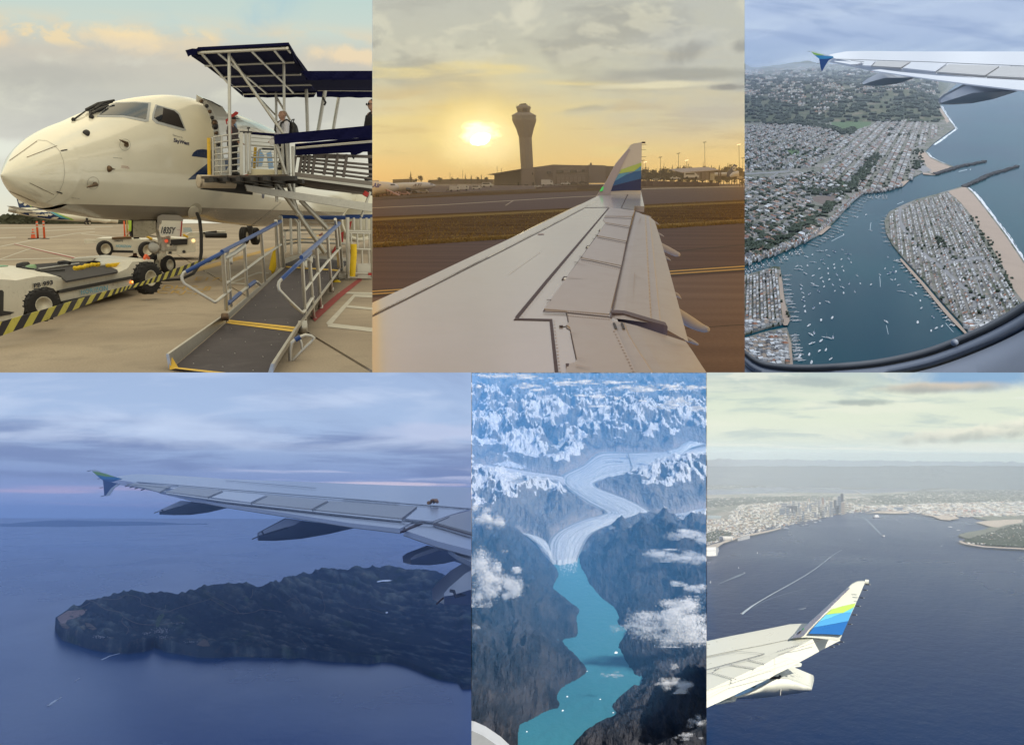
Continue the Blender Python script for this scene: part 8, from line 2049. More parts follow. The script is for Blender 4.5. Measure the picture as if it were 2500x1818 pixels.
GX=ray[...,0]*tt;GY=ray[...,1]*tt
rid=np.empty(UU.shape);fin=np.empty(UU.shape);pat=np.empty(UU.shape)
RMF,FRA=mnoise.ridged_multi_fractal,mnoise.fractal
for i in range(UU.shape[0]):
 for j in range(UU.shape[1]):
  x,y=float(GX[i,j]),float(GY[i,j])
  rid[i,j]=RMF(Vector((x*1.25+.2*y,y*.55,7.3)),.95,2.1,7,1.0,2.0)
  fin[i,j]=FRA(Vector((x*3.1,y*1.1,3.3)),.7,2.2,5)
  pat[i,j]=FRA(Vector((x*1.3+9,y*.5,1.3)),.8,2.0,4)
A=np.interp(VV,[-24,60,150,300,450,620,800,1000,1300,1700],[20,34,64,76,80,104,160,210,235,200])
Rr=np.interp(VV,[0,300,500,700,900,1200,1700],[60,60,90,150,220,300,320])
dd5=np.maximum(dist,0)
rise=1-np.exp(-dd5/Rr)
ridn=np.clip((rid-.55)/1.35,-.25,1.5)
near_=np.clip((VV-640)/250,0,1)
H=A*rise*((.12+1.15*ridn)*(1-near_)+(.42+.72*ridn)*near_)+fin*np.minimum(1,dd5/25)*(6+16*near_)
for(cu,cv,ru,rv,h)in((120,500,120,50,45),(60,480,50,30,40),(300,560,200,60,35),(880,470,220,50,50),(980,700,160,70,60),(760,700,160,60,40),(720,230,120,30,34),(860,235,110,30,36),(980,225,60,35,40),(1020,280,60,40,40),(240,240,130,30,26),(120,290,90,30,30),(330,340,90,26,26),(420,400,90,30,24),(420,200,200,30,22),(40,150,70,30,34),(120,900,200,200,40),(200,1100,160,140,40),(850,900,200,120,50),(900,1500,250,120,50)):
 H+=h*np.exp(-((UU-cu)/ru)**2-((VV-cv)/rv)**2)*rise
H=np.where(dist<0,-6,np.maximum(H,-2))
dep=GY
ppm5=F/K/dep
Z=H/ppm5*1.05
gu=np.gradient(H,axis=1)/3.4;gv=np.gradient(H,axis=0)/np.gradient(V)[:,None]
slope=np.hypot(gu,gv*.5)
alt=H/np.maximum(A,1)
snowl=np.interp(VV,[-24,150,300,480,560,700,760,900],[1.4,.85,.40,.36,.48,.72,.95,3])
snow=np.clip((alt-snowl+.22*pat)/.12,0,1)*np.clip(1.7-slope*.7,0,1)
for(cu,cv,ru,rv,s)in((880,425,170,34,1.3),(960,410,90,30,1),(990,660,120,42,1.4),(940,640,90,22,1),(140,430,150,26,1.3),(250,455,90,22,1),(135,510,60,22,1.2),(420,330,80,22,1.2),(230,350,90,36,1),(150,290,150,24,1.1),(280,225,70,20,1.2),(230,195,90,14,1),(420,222,60,14,1),(560,235,90,22,.9),(740,245,60,20,1),(930,245,50,26,1.2),(830,185,60,10,1),(120,130,70,12,1),(30,260,60,16,.9),(640,265,80,16,.8),(480,250,40,14,.8)):
 snow=np.maximum(snow,np.clip(s*1.25*np.exp(-((UU-cu)/ru)**2-((VV-cv)/rv)**2)-.35+.45*pat,0,1)*np.clip(2.3-slope*.6,0,1))
snow=np.where(dist<4,0,snow)
scree=np.clip(np.interp(dd5,[0,14,40,90],[1,.8,.35,0])*np.interp(VV,[300,400,700,860],[.7,1,.9,.15])+.35*np.clip(pat,0,1),0,1)
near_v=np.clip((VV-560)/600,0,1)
nr,nc=UU.shape
X3=np.stack([GX,GY,Z],-1).reshape(-1,3)
idx=np.arange(nr*nc).reshape(nr,nc)
quads=np.stack([idx[:-1,:-1],idx[1:,:-1],idx[1:,1:],idx[:-1,1:]],-1).reshape(-1,4)
keep=~((dist[:-1,:-1]<-14)&(dist[1:,1:]<-14)).reshape(-1)
quads=quads[keep]
me=bpy.data.meshes.new('mountains')
me.vertices.add(len(X3));me.vertices.foreach_set('co',X3.astype(np.float32).ravel())
me.loops.add(len(quads)*4);me.loops.foreach_set('vertex_index',quads.astype(np.int32).ravel())
me.polygons.add(len(quads));me.polygons.foreach_set('loop_start',np.arange(0,len(quads)*4,4,dtype=np.int32));me.polygons.foreach_set('loop_total',np.full(len(quads),4,np.int32))
me.polygons.foreach_set('use_smooth',np.ones(len(quads),bool))
me.update(calc_edges=True)
ca=me.color_attributes.new('cover','FLOAT_COLOR','POINT')
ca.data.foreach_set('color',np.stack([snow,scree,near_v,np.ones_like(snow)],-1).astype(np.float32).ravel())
m,t_,b_=new_mat('alpine_ground')
at_=t_.node('ShaderNodeVertexColor',layer_name='cover')
sr,sg,sb=t_.sep(at_.outputs['Color'])
tc=t_.node('ShaderNodeTexCoord').outputs['Object']
x,y,z=t_.sep(tc);q=t_.xyz(x,t_.math('MULTIPLY',y,.4),t_.math('MULTIPLY',z,1.5))
n1=t_.noise(q,2.2,6,.62);n2=t_.noise(q,9,5,.65);n3=t_.noise(t_.xyz(t_.math('MULTIPLY',x,2.4),t_.math('MULTIPLY',y,.35),t_.math('MULTIPLY',z,.6)),5,5,.65)
rock=t_.mix(t_.rng(n1,.35,.65),(.16,.165,.175),(.28,.27,.265))
rock=t_.mix(t_.math('MULTIPLY',t_.rng(n3,.5,.66),.6),rock,(.27,.245,.235))
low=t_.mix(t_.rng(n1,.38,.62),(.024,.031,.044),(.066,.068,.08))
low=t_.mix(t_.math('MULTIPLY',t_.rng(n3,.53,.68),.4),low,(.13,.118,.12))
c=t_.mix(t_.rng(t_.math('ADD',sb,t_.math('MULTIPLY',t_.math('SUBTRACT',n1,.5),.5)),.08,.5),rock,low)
c=t_.mix(t_.rng(t_.math('ADD',sg,t_.math('MULTIPLY',t_.math('SUBTRACT',n2,.5),.8)),.45,.95),c,(.36,.325,.31))
sn=t_.rng(t_.math('ADD',sr,t_.math('MULTIPLY',t_.math('SUBTRACT',n2,.5),.7)),.4,.62)
c=t_.mix(sn,c,(.80,.82,.86))
t_.put(b_.inputs['Base Color'],c);b_.inputs['Roughness'].default_value=.95;b_.inputs['Specular IOR Level'].default_value=.1
bn=t_.node('ShaderNodeBump');bn.inputs['Strength'].default_value=.7;bn.inputs['Distance'].default_value=.12
t_.l.new(t_.math('ADD',n2,n3),bn.inputs['Height']);t_.l.new(bn.outputs[0],b_.inputs['Normal'])
me.materials.append(m)
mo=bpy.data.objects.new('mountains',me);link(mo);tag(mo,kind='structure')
lk=sea_mat('glacial_water',(.034,.16,.215),.3,.1,6,(1,.5),far=(.07,.25,.30),spec=.3,ior=1.15)
MB().quad(P.g(100,780),P.g(900,780),P.g(1300,1900),P.g(-200,1900)).build('fjord',lk,kind='structure')
def ice_mat(name,base,stripes,seed):
 m,t,b=new_mat(name)
 uv=t.node('ShaderNodeUVMap').outputs[0]
 s,w,_=t.sep(uv)
 tc=t.node('ShaderNodeTexCoord').outputs['Object']
 wob=t.math('MULTIPLY',t.math('SUBTRACT',t.noise(tc,1.2,4,.6),.5),.05)
 wv=t.math('ADD',w,wob)
 c=t.mix(t.rng(t.noise(t.xyz(t.math('MULTIPLY',s,.25),t.math('MULTIPLY',wv,16),seed),1.5,6,.65),.35,.65),base[0],base[1])
 for pos,wd,k in stripes:
  d=t.math('ABSOLUTE',t.math('SUBTRACT',wv,pos))
  c=t.mix(t.math('MULTIPLY',t.rng(d,wd,wd*.25),k),c,(.17,.17,.18))
 x,y,z=t.sep(tc)
 cr=t.noise(t.xyz(x,t.math('MULTIPLY',y,.6),0),22,4,.7)
 c=t.mix(t.math('MULTIPLY',t.rng(cr,.5,.68),.35),c,(.42,.5,.55))
 t.put(b.inputs['Base Color'],c);b.inputs['Roughness'].default_value=.8;b.inputs['Specular IOR Level'].default_value=.2
 bn=t.node('ShaderNodeBump');bn.inputs['Strength'].default_value=.5;bn.inputs['Distance'].default_value=.05
 t.l.new(cr,bn.inputs['Height']);t.l.new(bn.outputs[0],b.inputs['Normal'])
 return m
def glacier_mesh(name,pairs,mat,z0,crown=.05,n=9,parent=None):
 A_=spl([p[0]for p in pairs],n);B_=spl([p[1]for p in pairs],n)
 W_=25;rows=[]
 for i,(a,b)in enumerate(zip(A_,B_)):
  end=min(1,(len(A_)-1-i)/3)
  rows.append([P.g(a[0]+(b[0]-a[0])*k/(W_-1),a[1]+(b[1]-a[1])*k/(W_-1),z0+crown*math.sin(math.pi*k/(W_-1))+.02*mnoise.noise(Vector((i*.5,k*.5,z0))))for k in range(W_)])
 rows.append([Vector((p.x,p.y-.03,-.05))for p in rows[-1]])
 mb=MB().grid(rows,True);o=mb.build(name,mat,kind='structure')
 uvl=o.data.uv_layers.new(name='UVMap')
 co={}
 for lp in o.data.loops:
  i,k=divmod(lp.vertex_index,W_);uvl.data[lp.index].uv=(i*.12,k/(W_-1))
 return o
glacier_mesh('glacier',gpairs,ice_mat('glacier_ice',((.60,.63,.66),(.46,.48,.51)),((.04,.05,.8),(.17,.016,.8),(.24,.012,.6),(.52,.014,.35),(.66,.01,.25),(.80,.012,.3),(.97,.04,.8)),1),.05)
glacier_mesh('glacier',trib1,ice_mat('side_glacier_ice',((.58,.62,.66),(.44,.48,.52)),((.05,.06,.9),(.95,.06,.8),(.5,.02,.3)),3),.06)
glacier_mesh('glacier',trib2,ice_mat('pale_side_ice',((.68,.70,.72),(.50,.52,.55)),((.96,.06,.7),(.05,.05,.5)),5),.06);glacier_mesh('glacier',trib3,ice_mat('left_side_ice',((.62,.63,.66),(.48,.48,.51)),((.93,.08,.9),(.4,.02,.3)),6),.06);glacier_mesh('glacier',trib4,ice_mat('right_side_ice',((.6,.62,.66),(.46,.48,.52)),((.9,.08,.8),(.5,.03,.4)),8),.06)
mor=pm('moraine_debris',(.15,.15,.16),.95,var=.3,scale=4)
MB().poly([P.g(u,v,.125)for u,v in stroke(spl([(692,352),(697,372),(706,400),(712,420),(702,436),(670,448)],5),3.2)]).build('moraine',mor,kind='structure')
ice=pm('iceberg_white',(.82,.86,.9),.5)
ri5=random.Random(3)
for u,v,s,lab in((640,1240,13,'largest iceberg, beside the right shore below the big cloud'),(424,1434,7,'upper of two small icebergs off the left shore'),(404,1496,8,'lower of two small icebergs off the left shore'),(628,1505,7,'small iceberg close to the right hand point'),(588,1537,6,'small iceberg off the lower right shore'),(245,1589,6,'small iceberg at lower left of the fjord'),(570,1446,6,'flat iceberg in mid fjord'),(660,1432,4,'tiny iceberg against the right shore'),(512,1322,5,'tiny iceberg off the left headland'),(396,872,4,'small iceberg just below the glacier front')):
 p=P.g(u,v);k=s/P.ppm(p.y)*.55
 m=MB().add([p+Vector((x*k,y*k*2.2,z*k))for x,y,z in((-1,-.5,0),(.9,-.6,0),(1.1,.5,0),(-.8,.6,0),(-.5,-.2,.8),(.3,-.1,.5),(.5,.3,.7),(-.4,.3,.6))],[(0,1,5,4),(1,2,6,5),(2,3,7,6),(3,0,4,7),(4,5,6,7)])
 m.build('iceberg',ice,loc=p,label=lab,cat='iceberg')
brash=MB()
for _ in range(260):
 t=ri5.random();u=400+ri5.uniform(-10,62)+t*10;v=828+abs(ri5.gauss(0,26));p=P.g(u,v,.004);k=ri5.uniform(.6,2.0)/P.ppm(p.y)
 if pip(u,v,lake_poly):brash.box(p,(k*1.5,k*2.5,k*.8))
brash.build('brash_ice',ice,kind='stuff',label='specks of brash ice drifting before the glacier front',cat='ice')
fr=MB()
for i in range(46):
 u=346+122*i/45;p=P.g(u,833-10*i/45+ri5.uniform(-3,3));hgt=ri5.uniform(4,9)/P.ppm(p.y)
 fr.box(p+Vector((0,0,hgt/2)),(3.4/P.ppm(p.y),.12,hgt),Matrix.Rotation(ri5.uniform(-.4,.4),3,'Z'))
fr.build('glacier_front',pm('blue_ice_cliff',(.62,.74,.82),.6,var=.2,scale=3),kind='structure')
MB().prism([P.at(u,v,9.5)for u,v in((-60,1570),(0,1583),(50,1606),(118,1652),(190,1720),(-60,1720))],(0,.3,-.05)).build('wing_corner',pm('pale_wing_corner',(.42,.44,.45),.5),loc=P.at(0,1640,9.5),label='pale grey corner of a wing at lower left below the cliffs',cat='aircraft wing',fix=True)
def cloud_mat(name,col,alpha):
 m=bpy.data.materials.new(name);m.use_nodes=True;m.node_tree.nodes.clear();t=NT(m.node_tree)
 df=t.node('ShaderNodeBsdfDiffuse');df.inputs[0].default_value=(*col,1)
 tl=t.node('ShaderNodeBsdfTranslucent');tl.inputs[0].default_value=(*col,1)
 tr=t.node('ShaderNodeBsdfTransparent')
 a=t.node('ShaderNodeMixShader');a.inputs[0].default_value=.5;t.l.new(df.outputs[0],a.inputs[1]);t.l.new(tl.outputs[0],a.inputs[2])
 b=t.node('ShaderNodeMixShader');b.inputs[0].default_value=alpha;t.l.new(tr.outputs[0],b.inputs[1]);t.l.new(a.outputs[0],b.inputs[2])
 o=t.node('ShaderNodeOutputMaterial');t.l.new(b.outputs[0],o.inputs[0])
 return m
cl_a=cloud_mat('cloud_vapour',(.99,.99,.99),.22)
cl_thin=cloud_mat('thin_cloud_vapour',(.95,.96,.98),.16)
rc5=random.Random(44)
def cloud(blobs,lab,d,n=900,mat=None,size=1.0):
 mb=MB()
 tot=sum(b[2]*b[3]for b in blobs)
 for cu,cv,ru,rv in blobs:
  k=int(n*4.6*ru*rv/tot)+20
  lob=[(rc5.gauss(0,.45),rc5.gauss(0,.4),rc5.uniform(.22,.5))for _ in range(14)]
  for _ in range(k):
   lx,ly,lr=rc5.choice(lob)
   a=Vector((rc5.gauss(0,1),rc5.gauss(0,1),rc5.gauss(0,1))).normalized()*lr*rc5.random()**.5*(1.5 if rc5.random()<.18 else 1)
   u,v=cu+(lx+a.x)*ru,cv+max(-1.1,min(.75,ly+a.z))*rv
   dd=d+a.y*ru/P.ppm(d)
   p=P.at(u,v,dd);s=size*rc5.uniform(1.4,4.0)*(ru*rv)**.25/8/P.ppm(d)
   e1=Vector((rc5.gauss(0,1),rc5.gauss(0,1),rc5.gauss(0,1))).normalized();e2=e1.cross(Vector((rc5.gauss(0,1),rc5.gauss(0,1),rc5.gauss(0,1)))).normalized()
   mb.add([p+(e1*math.cos(q)+e2*math.sin(q))*s for q in(0,1.05,2.09,3.14,4.19,5.24)],[(0,1,2,3,4,5)])
 o=mb.build('cloud',mat or cl_a,kind='stuff',label=lab,cat='cloud')
 return o
cloud([(70,640,70,50),(110,670,50,34),(20,590,30,20)],'small white cloud at the left edge above the cliffs',19,1500)
cloud([(40,880,70,110),(110,950,100,80),(160,940,60,60),(40,1000,60,50)],'tall white cloud at the left edge over the dark slope',16.5,4200)
cloud([(900,1080,150,70),(820,1130,120,60),(980,1110,110,110),(900,1170,130,60),(720,1130,70,40),(950,1030,90,40)],'largest cloud, over the right shore of the fjord',15.5,6500)
cloud([(880,815,110,30),(980,830,80,40),(820,800,60,20)],'flat white cloud against the right hand mountain',19.5,1900)
cloud([(960,715,90,34),(1020,740,50,30)],'white cloud below the snowy right summit',20.5,1300);cloud([(990,955,60,28),(900,930,40,20)],'small cloud above the largest one at right',17.5,800)
cloud([(920,1390,70,40),(860,1370,60,24),(900,1300,26,16)],'ragged cloud low on the right dark slope',13.6,1500);cloud([(1005,1545,40,34),(950,1610,50,22)],'faint wisps at the lower right corner',12.8,700,cl_thin)
cloud([(180,460,50,28),(215,490,30,20)],'small cloud resting on the snowy left ridge',27,700);cloud([(620,688,16,9),(715,685,18,12)],'two tiny puffs above the ridge right of the glacier',23,260)
cloud([(625,1340,40,14),(150,790,14,12),(20,1125,24,14)],'small scraps of mist near the fjord',14.5,380,cl_thin)
far=[(130,15,110,14),(240,22,60,12),(420,45,70,16),(500,42,70,14),(250,62,40,14),(300,78,40,9),(490,102,26,6),(560,105,40,10),(640,115,18,7),(700,72,60,16),(780,75,80,18),(860,66,40,16),(900,62,30,14),(905,130,60,24),(890,150,60,16),(1000,160,50,12),(990,66,60,14),(620,46,60,9),(40,62,20,9),(560,150,40,6),(760,125,16,5)]
for i,(cu,cv,ru,rv)in enumerate(far):
 cloud([(cu,cv,ru,rv)],'far white cloud among the distant peaks',31+(150-cv)*.03,330,size=1.0)
HZ5=vol_mat('blue_mountain_air',(.17,.50,1.0),.155,-.3)
haze_layer(P5,2.6,13.0,65,HZ5,wide=.6)
# PLACE SIX: city on the bay beyond a winglet
CUR[0]=P6
P=P6
k6=lambda x,y:(x/2.331,890.7+y/2.331)
e6=lambda x,y:(x/2.942,509.8+y/2.942)
f6=lambda x,y:(644+x/2.977,473.5+y/2.977)
sea6=sea_mat('bay_water',(.004,.025,.09),.3,.12,9,(1,.5),far=(.009,.036,.105),spec=.3,patch=.04,ior=1.12)
MB().quad((-40,2,0),(90,2,0),(90,74,0),(-40,74,0)).build('sea',sea6,kind='structure')
city_g=ground_mat('city_ground',(.26,.23,.19),(.10,.115,.085),(.26,.25,.22),.5)
far_g=ground_mat('wooded_far_shore',(.06,.085,.055),(.085,.10,.065),(.16,.16,.13),.35)
tanl=pm('sandy_ground',(.40,.34,.27),.9,var=.1,scale=1)
mainp=[(-80,800),(0,785),(45,775),(75,755),(130,736),(200,720),(270,705),(330,690),(400,678),(470,662),(540,645),(620,632),(700,625),(740,622),(830,625),(905,624),(925,630),(1000,640),(1030,652),(1070,656),(1120,648),(1200,648),(1300,643),(1340,640),(1500,636),(1500,508),(1240,512),(960,527),(940,533),(830,543),(720,547),(560,547),(400,543),(250,548),(0,556),(-80,558)]
head=[(1117,746),(1150,735),(1230,720),(1265,705),(1290,690),(1250,686),(1245,676),(1190,664),(1180,660),(1230,655),(1330,650),(1500,648),(1500,790),(1406,781),(1300,777),(1230,773),(1150,761),(1125,753)]
farland=[(-80,532),(0,526),(200,515),(420,505),(555,500),(640,496),(570,512),(600,524),(720,524),(960,508),(1230,504),(1220,490),(1320,484),(1500,488),(1500,481),(-80,481)]
for poly,m_,z in((mainp,city_g,.03),(head,pm('headland_ground',(.11,.12,.085),.95,var=.3,scale=1.5),.03),(farland,far_g,.03)):
 MB().prism([P.g(u,v,-.1)for u,v in poly],(0,0,.1+z)).build('ground',m_,kind='structure')
def cp6(name,pts,mat,z=.034):return MB().poly([P.g(u,v,z)for u,v in pts]).build(name,mat,kind='structure')
cp6('shore_strip',[(0,786),(45,776),(75,756),(130,737),(200,721),(270,706),(330,691),(330,686),(270,699),(200,713),(120,730),(60,752),(0,768)],tanl);cp6('open_ground',[(700,624),(740,621),(830,624),(900,623),(890,614),(760,613)],tanl);cp6('open_ground',[(1192,662),(1240,656),(1330,651),(1400,650),(1400,664),(1330,674),(1290,686),(1250,680)],tanl);cp6('shore_strip',[(1117,746),(1125,753),(1150,761),(1230,773),(1300,777),(1500,788),(1500,781),(1300,772),(1230,768),(1155,755),(1128,745),(1150,736)],tanl);cp6('open_ground',[(940,626),(1000,636),(1036,650),(1075,654),(1120,645),(1100,634),(1000,630)],tanl)
lake6=pm('inlet_water',(.10,.17,.22),.2);cp6('inlet',[(-40,634),(20,632),(70,636),(60,645),(-40,648)],lake6,.036);cp6('inlet',[(1100,625),(1240,615),(1406,612),(1406,618),(1240,622),(1120,631)],lake6,.036)
mt6=pm('far_ridge_forest',(.06,.10,.11),1,var=.2,scale=.3)
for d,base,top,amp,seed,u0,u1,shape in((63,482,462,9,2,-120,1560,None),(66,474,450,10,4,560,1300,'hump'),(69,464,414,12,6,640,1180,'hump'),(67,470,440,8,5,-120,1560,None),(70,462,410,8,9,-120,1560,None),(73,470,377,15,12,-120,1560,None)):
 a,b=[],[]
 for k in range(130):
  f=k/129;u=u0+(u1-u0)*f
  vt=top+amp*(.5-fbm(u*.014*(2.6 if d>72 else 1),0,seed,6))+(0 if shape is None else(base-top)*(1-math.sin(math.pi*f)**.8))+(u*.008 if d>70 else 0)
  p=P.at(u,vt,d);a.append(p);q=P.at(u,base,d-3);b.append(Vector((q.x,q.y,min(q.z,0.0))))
 MB().grid([b,[lerp(x,y,.5)+Vector((0,.4*fbm(i*.25,1,seed),0))for i,(x,y)in enumerate(zip(a,b))],a,[Vector((p.x,p.y+1.5,0))for p in a]],True).build('hills',pm('haze_tinted_range',(.34,.41,.44),1,var=.1,scale=.5)if d>72 else mt6,kind='structure')  # farthest ridge coloured paler and bluer to stand in for haze
bm6=[pm('bldg_cream',(.50,.46,.38),.8),pm('bldg_grey',(.30,.31,.32),.8),pm('bldg_white',(.66,.65,.60),.8),pm('bldg_tan',(.42,.34,.26),.8),pm('bldg_bluegrey',(.16,.20,.26),.5),pm('bldg_rust',(.33,.17,.11),.85),pm('bldg_dark',(.04,.05,.075),.3,coat=.4)]
roof6=pm('flat_roof_grey',(.36,.35,.33),.9);win6=pm('tower_glazing',(.07,.085,.11),.25,spec=.6)
r6=random.Random(66)
def tower(u,v,w_px,h_px,mi,lab,dp=1.6,crown=True,top=None):
 p=P.g(u,v,.03);s=1/P.ppm(p.y);w=w_px*s;h=h_px*s*1.22;d=w*dp
 t=thing('tower_block',p,lab,'building','towers of the downtown skyline')
 m=MB().box(p+Vector((0,d/2,h/2)),(w,d,h));m.build('shaft',bm6[mi],t)
 if w_px>6 and mi!=6:
  g=MB();n=max(2,int(h_px/6))
  for k in range(n):
   z=h*(k+.5)/n;g.box(p+Vector((0,d/2,z)),(w*1.015,d*1.01,h/n*.34))
  g.build('glazing_bands',win6,t,kind='stuff')
 if crown:MB().box(p+Vector((0,d/2,h+h*.03)),(w*.55,d*.55,h*.07)).build('roof_plant',roof6,t)
 return t
special=[(601,617,12,62,6,'tallest black tower at the right of the downtown skyline'),(588,622,12,57,4,'blue glass tower left of the black one'),(604,628,13,40,3,'tan tower in front of the black tower'),(617,622,9,30,0,'cream tower right of the tan one'),(516,612,7,44,5,'slim rust coloured tower in the middle of downtown'),(455,596,6,30,3,'slim tan tower on the left of the high rises'),(368,622,26,25,6,'wide dark glass block at the left of downtown'),(392,618,17,22,6,'second dark glass block right of the wide one'),(340,622,15,34,1,'grey high rise at the left edge of downtown'),(335,634,22,24,4,'pale blue twin slabs at the waterfront end of downtown'),(358,634,10,26,4,'slender blue slab beside the twin slabs'),(400,610,8,24,2,'white tower behind the dark blocks'),(428,612,12,24,0,'cream slab left of the centre'),(484,612,8,36,1,'grey tower with stepped top in the centre'),(498,608,9,32,1,'grey tower right of the stepped one'),(552,618,11,36,4,'blue grey tower left of the glass pair'),(570,616,10,40,6,'dark tower just left of the blue glass tower'),(580,626,14,30,4,'broad blue tower before the tall glass one'),(528,624,9,24,4,'short blue tower near the waterfront'),(474,622,10,26,0,'cream tower near the waterfront'),(441,624,10,22,1,'grey block in front of the cream slab'),(412,632,10,26,1,'grey tower beside the left waterfront'),(655,612,4,22,2,'slim white clock tower right of downtown')]
for s_ in special:tower(*s_)
core_poly=[(325,645),(330,600),(420,585),(520,578),(600,580),(640,600),(650,622),(560,636),(450,655),(360,662)]
n_t=0
while n_t<110:
 u,v=r6.uniform(320,655),r6.uniform(578,662)
 if not pip(u,v,core_poly):continue
 f=max(0,1-abs(u-510)/190);mi_=r6.choice((0,1,1,2,3,4,4,0))
 tower(u,v,r6.uniform(5,10),r6.uniform(8,16)+16*f*r6.random(),mi_,f"{('cream', 'grey', 'white', 'tan', 'blue grey')[mi_]} block, {'left' if u < 430 else 'middle' if u < 540 else 'right'} of downtown, {'back' if v < 605 else 'central' if v < 632 else 'waterfront'} rows")
 n_t+=1
lowc=MB()
def low_box(u,v,w,h,mi,dp=2.2,z0=.03):
 p=P.g(u,v,z0);s=1/P.ppm(p.y)
 lowc.cm=mi;lowc.box(p+Vector((0,0,h*s/2)),(w*s,w*s*dp,h*s),Matrix.Rotation(r6.choice((.25,.28,-.1)),3,'Z'))
cityA=[(-30,775),(60,745),(200,712),(330,684),(470,655),(620,626),(700,618),(760,610),(700,585),(560,570),(330,575),(150,590),(100,620),(100,648),(-30,655)]
cityL=[(-30,655),(-30,640),(100,648),(100,620),(150,590),(-30,600)]
indus=[(700,612),(760,610),(900,618),(1000,632),(1120,640),(1300,636),(1450,632),(1450,572),(1200,575),(1000,580),(850,588),(700,590)]
farC=[(-30,600),(150,590),(330,575),(560,570),(850,588),(1450,572),(1450,520),(960,532),(720,550),(400,548),(-30,560)]
headC=[(1150,748),(1290,700),(1340,682),(1450,672),(1450,768),(1300,764),(1200,760)]
farS=[(-30,522),(200,511),(420,502),(640,494),(960,504),(1220,498),(1450,486),(-30,486)]
for poly,n,wr,hr,pal,dp in((cityA,2600,(2.5,8),(1.5,5),(4,2,5,2,1,.5,.1),2.4),(indus,1500,(3,14),(1,3),(4,2,7,3,.6,1.0,0),3),(farC,1500,(1.5,4.5),(.8,2),(3,2,4,1,.5,.3,0),3),(headC,420,(2,6),(1.5,3.5),(3,2,5,1,.3,.5,0),2),(farS,420,(1.5,5),(.6,1.6),(3,2,5,1,.3,.2,0),4)):
 us=[q[0]for q in poly];vs_=[q[1]for q in poly];c=0
 while c<n:
  u,v=r6.uniform(min(us),max(us)),r6.uniform(min(vs_),max(vs_))
  if not pip(u,v,poly):continue
  if poly is cityA and((u+v*1.9)%34<4.5 or(v-u*-.18)%15<2.2):continue
  c+=1
  low_box(u,v,r6.uniform(*wr),r6.uniform(*hr),r6.choices(range(7),pal)[0],dp)
for k in range(14):low_box(1160+k*19+r6.uniform(-3,3),757+k*1.0,r6.uniform(5,10),r6.uniform(3,5),2,1.5)
lowc.build('low_buildings',bm6,kind='stuff',label='dense low pale buildings spread round the bay',cat='buildings')
def box_thing(name,u,v,w,h,mat,lab,cat,dp=1.2,rz=0.0,extra=None):
 p=P.g(u,v,.032);s=1/P.ppm(p.y);R_=Matrix.Rotation(rz,3,'Z')
 t=thing(name,p,lab,cat)
 MB().box(p+Vector((0,0,h*s/2)),(w*s,w*s*dp,h*s),R_).build('body',mat,t)
 MB().box(p+Vector((0,0,h*s*1.06)),(w*s*.9,w*s*dp*.8,h*s*.12),R_).build('roof',roof6,t)
 if extra:extra(t,p,s,R_)
 return t
def silo(t,p,s,R_):
 for k in range(7):MB().lathe([(0,3*s),(17*s,3*s),(19*s,0)],p+R_@Vector(((k-3)*6.4*s,-26*s,0)),(0,0,1),8).build('silo',bm6[2],t)
box_thing('grain_terminal',84,742,44,15,bm6[2],'long white grain terminal on the left waterfront','building',.9,.5,silo)
for i in range(5):
 p=P.g(155+i*8,738-i*1.8,.03);s=1/P.ppm(p.y)
 m=MB()
 for x in(-2,2):m.tube([p+Vector((x*s,0,-.05)),p+Vector((x*s,0,14*s))],.6*s,5)
 m.box(p+Vector((0,0,15*s)),(8*s,10*s,2*s));m.build('loading_gantry',bm6[2],loc=p,label=f'white loading gantry, {nth(i + 1)} from the left beside the grain terminal',cat='gantry',group='loading gantries by the grain terminal')
MB().prism([P.g(u,v,0)for u,v in((136,743),(190,730),(192,733),(138,747))],(0,0,.05)).build('gantry_pier',bm6[1],loc=P.g(160,740),label='pier below the white loading gantries',cat='pier')
for pts,lab in((((-30,790),(54,788),(54,795),(-30,800)),'upper of two long white wharf sheds at the left edge'),(((-30,803),(50,802),(48,812),(-30,817)),'lower of two long white wharf sheds at the left edge')):
 t=thing('wharf',P.g(10,pts[2][1]),lab,'wharf')
 MB().prism([P.g(u,v,0)for u,v in pts],(0,0,.05)).build('deck',bm6[1],t)
 MB().prism([P.g(lerp(pts[0][0],pts[1][0],.05),pts[0][1]+2,.05),P.g(42,pts[1][1]+2,.05),P.g(42,pts[2][1]-2,.05),P.g(-26,pts[3][1]-3,.05)],(0,0,.07)).build('shed',bm6[2],t)
for u,v,w,lab in((440,674,12,'dark roofed pier shed left on the downtown waterfront'),(425,678,9,'small pier shed at the left of the waterfront row'),(478,664,14,'pier shed below the centre of downtown'),(500,658,10,'pier shed right of the centre of downtown'),(346,690,20,'long dark pier shed by the waterfront park')):
 box_thing('pier_shed',u,v,w,3.5,bm6[4],lab,'building',2.4,.35)
box_thing('stadium',780,608,36,9,bm6[1],'grey stadium on the flat industrial shore','stadium',1.6);box_thing('stadium',850,606,34,9,bm6[4],'dark roofed stadium right of the grey one','stadium',1.6)
def crane(u,v,mat,lab):
 p=P.g(u,v,.03);s=1/P.ppm(p.y);m=MB()
 for x in(-2.2,2.2):m.tube([p+Vector((x*s,0,0)),p+Vector((x*.6*s,0,13*s))],.5*s,4)
 m.bar(p+Vector((-7*s,0,10*s)),p+Vector((8*s,0,11*s)),.9*s);m.tube([p+Vector((0,0,13*s)),p+Vector((7.5*s,0,11*s))],.3*s,4)
 m.build('harbour_crane',mat,loc=p,label=lab,cat='crane',group='cranes at the container port')
red6=pm('crane_red',(.42,.09,.07),.6)
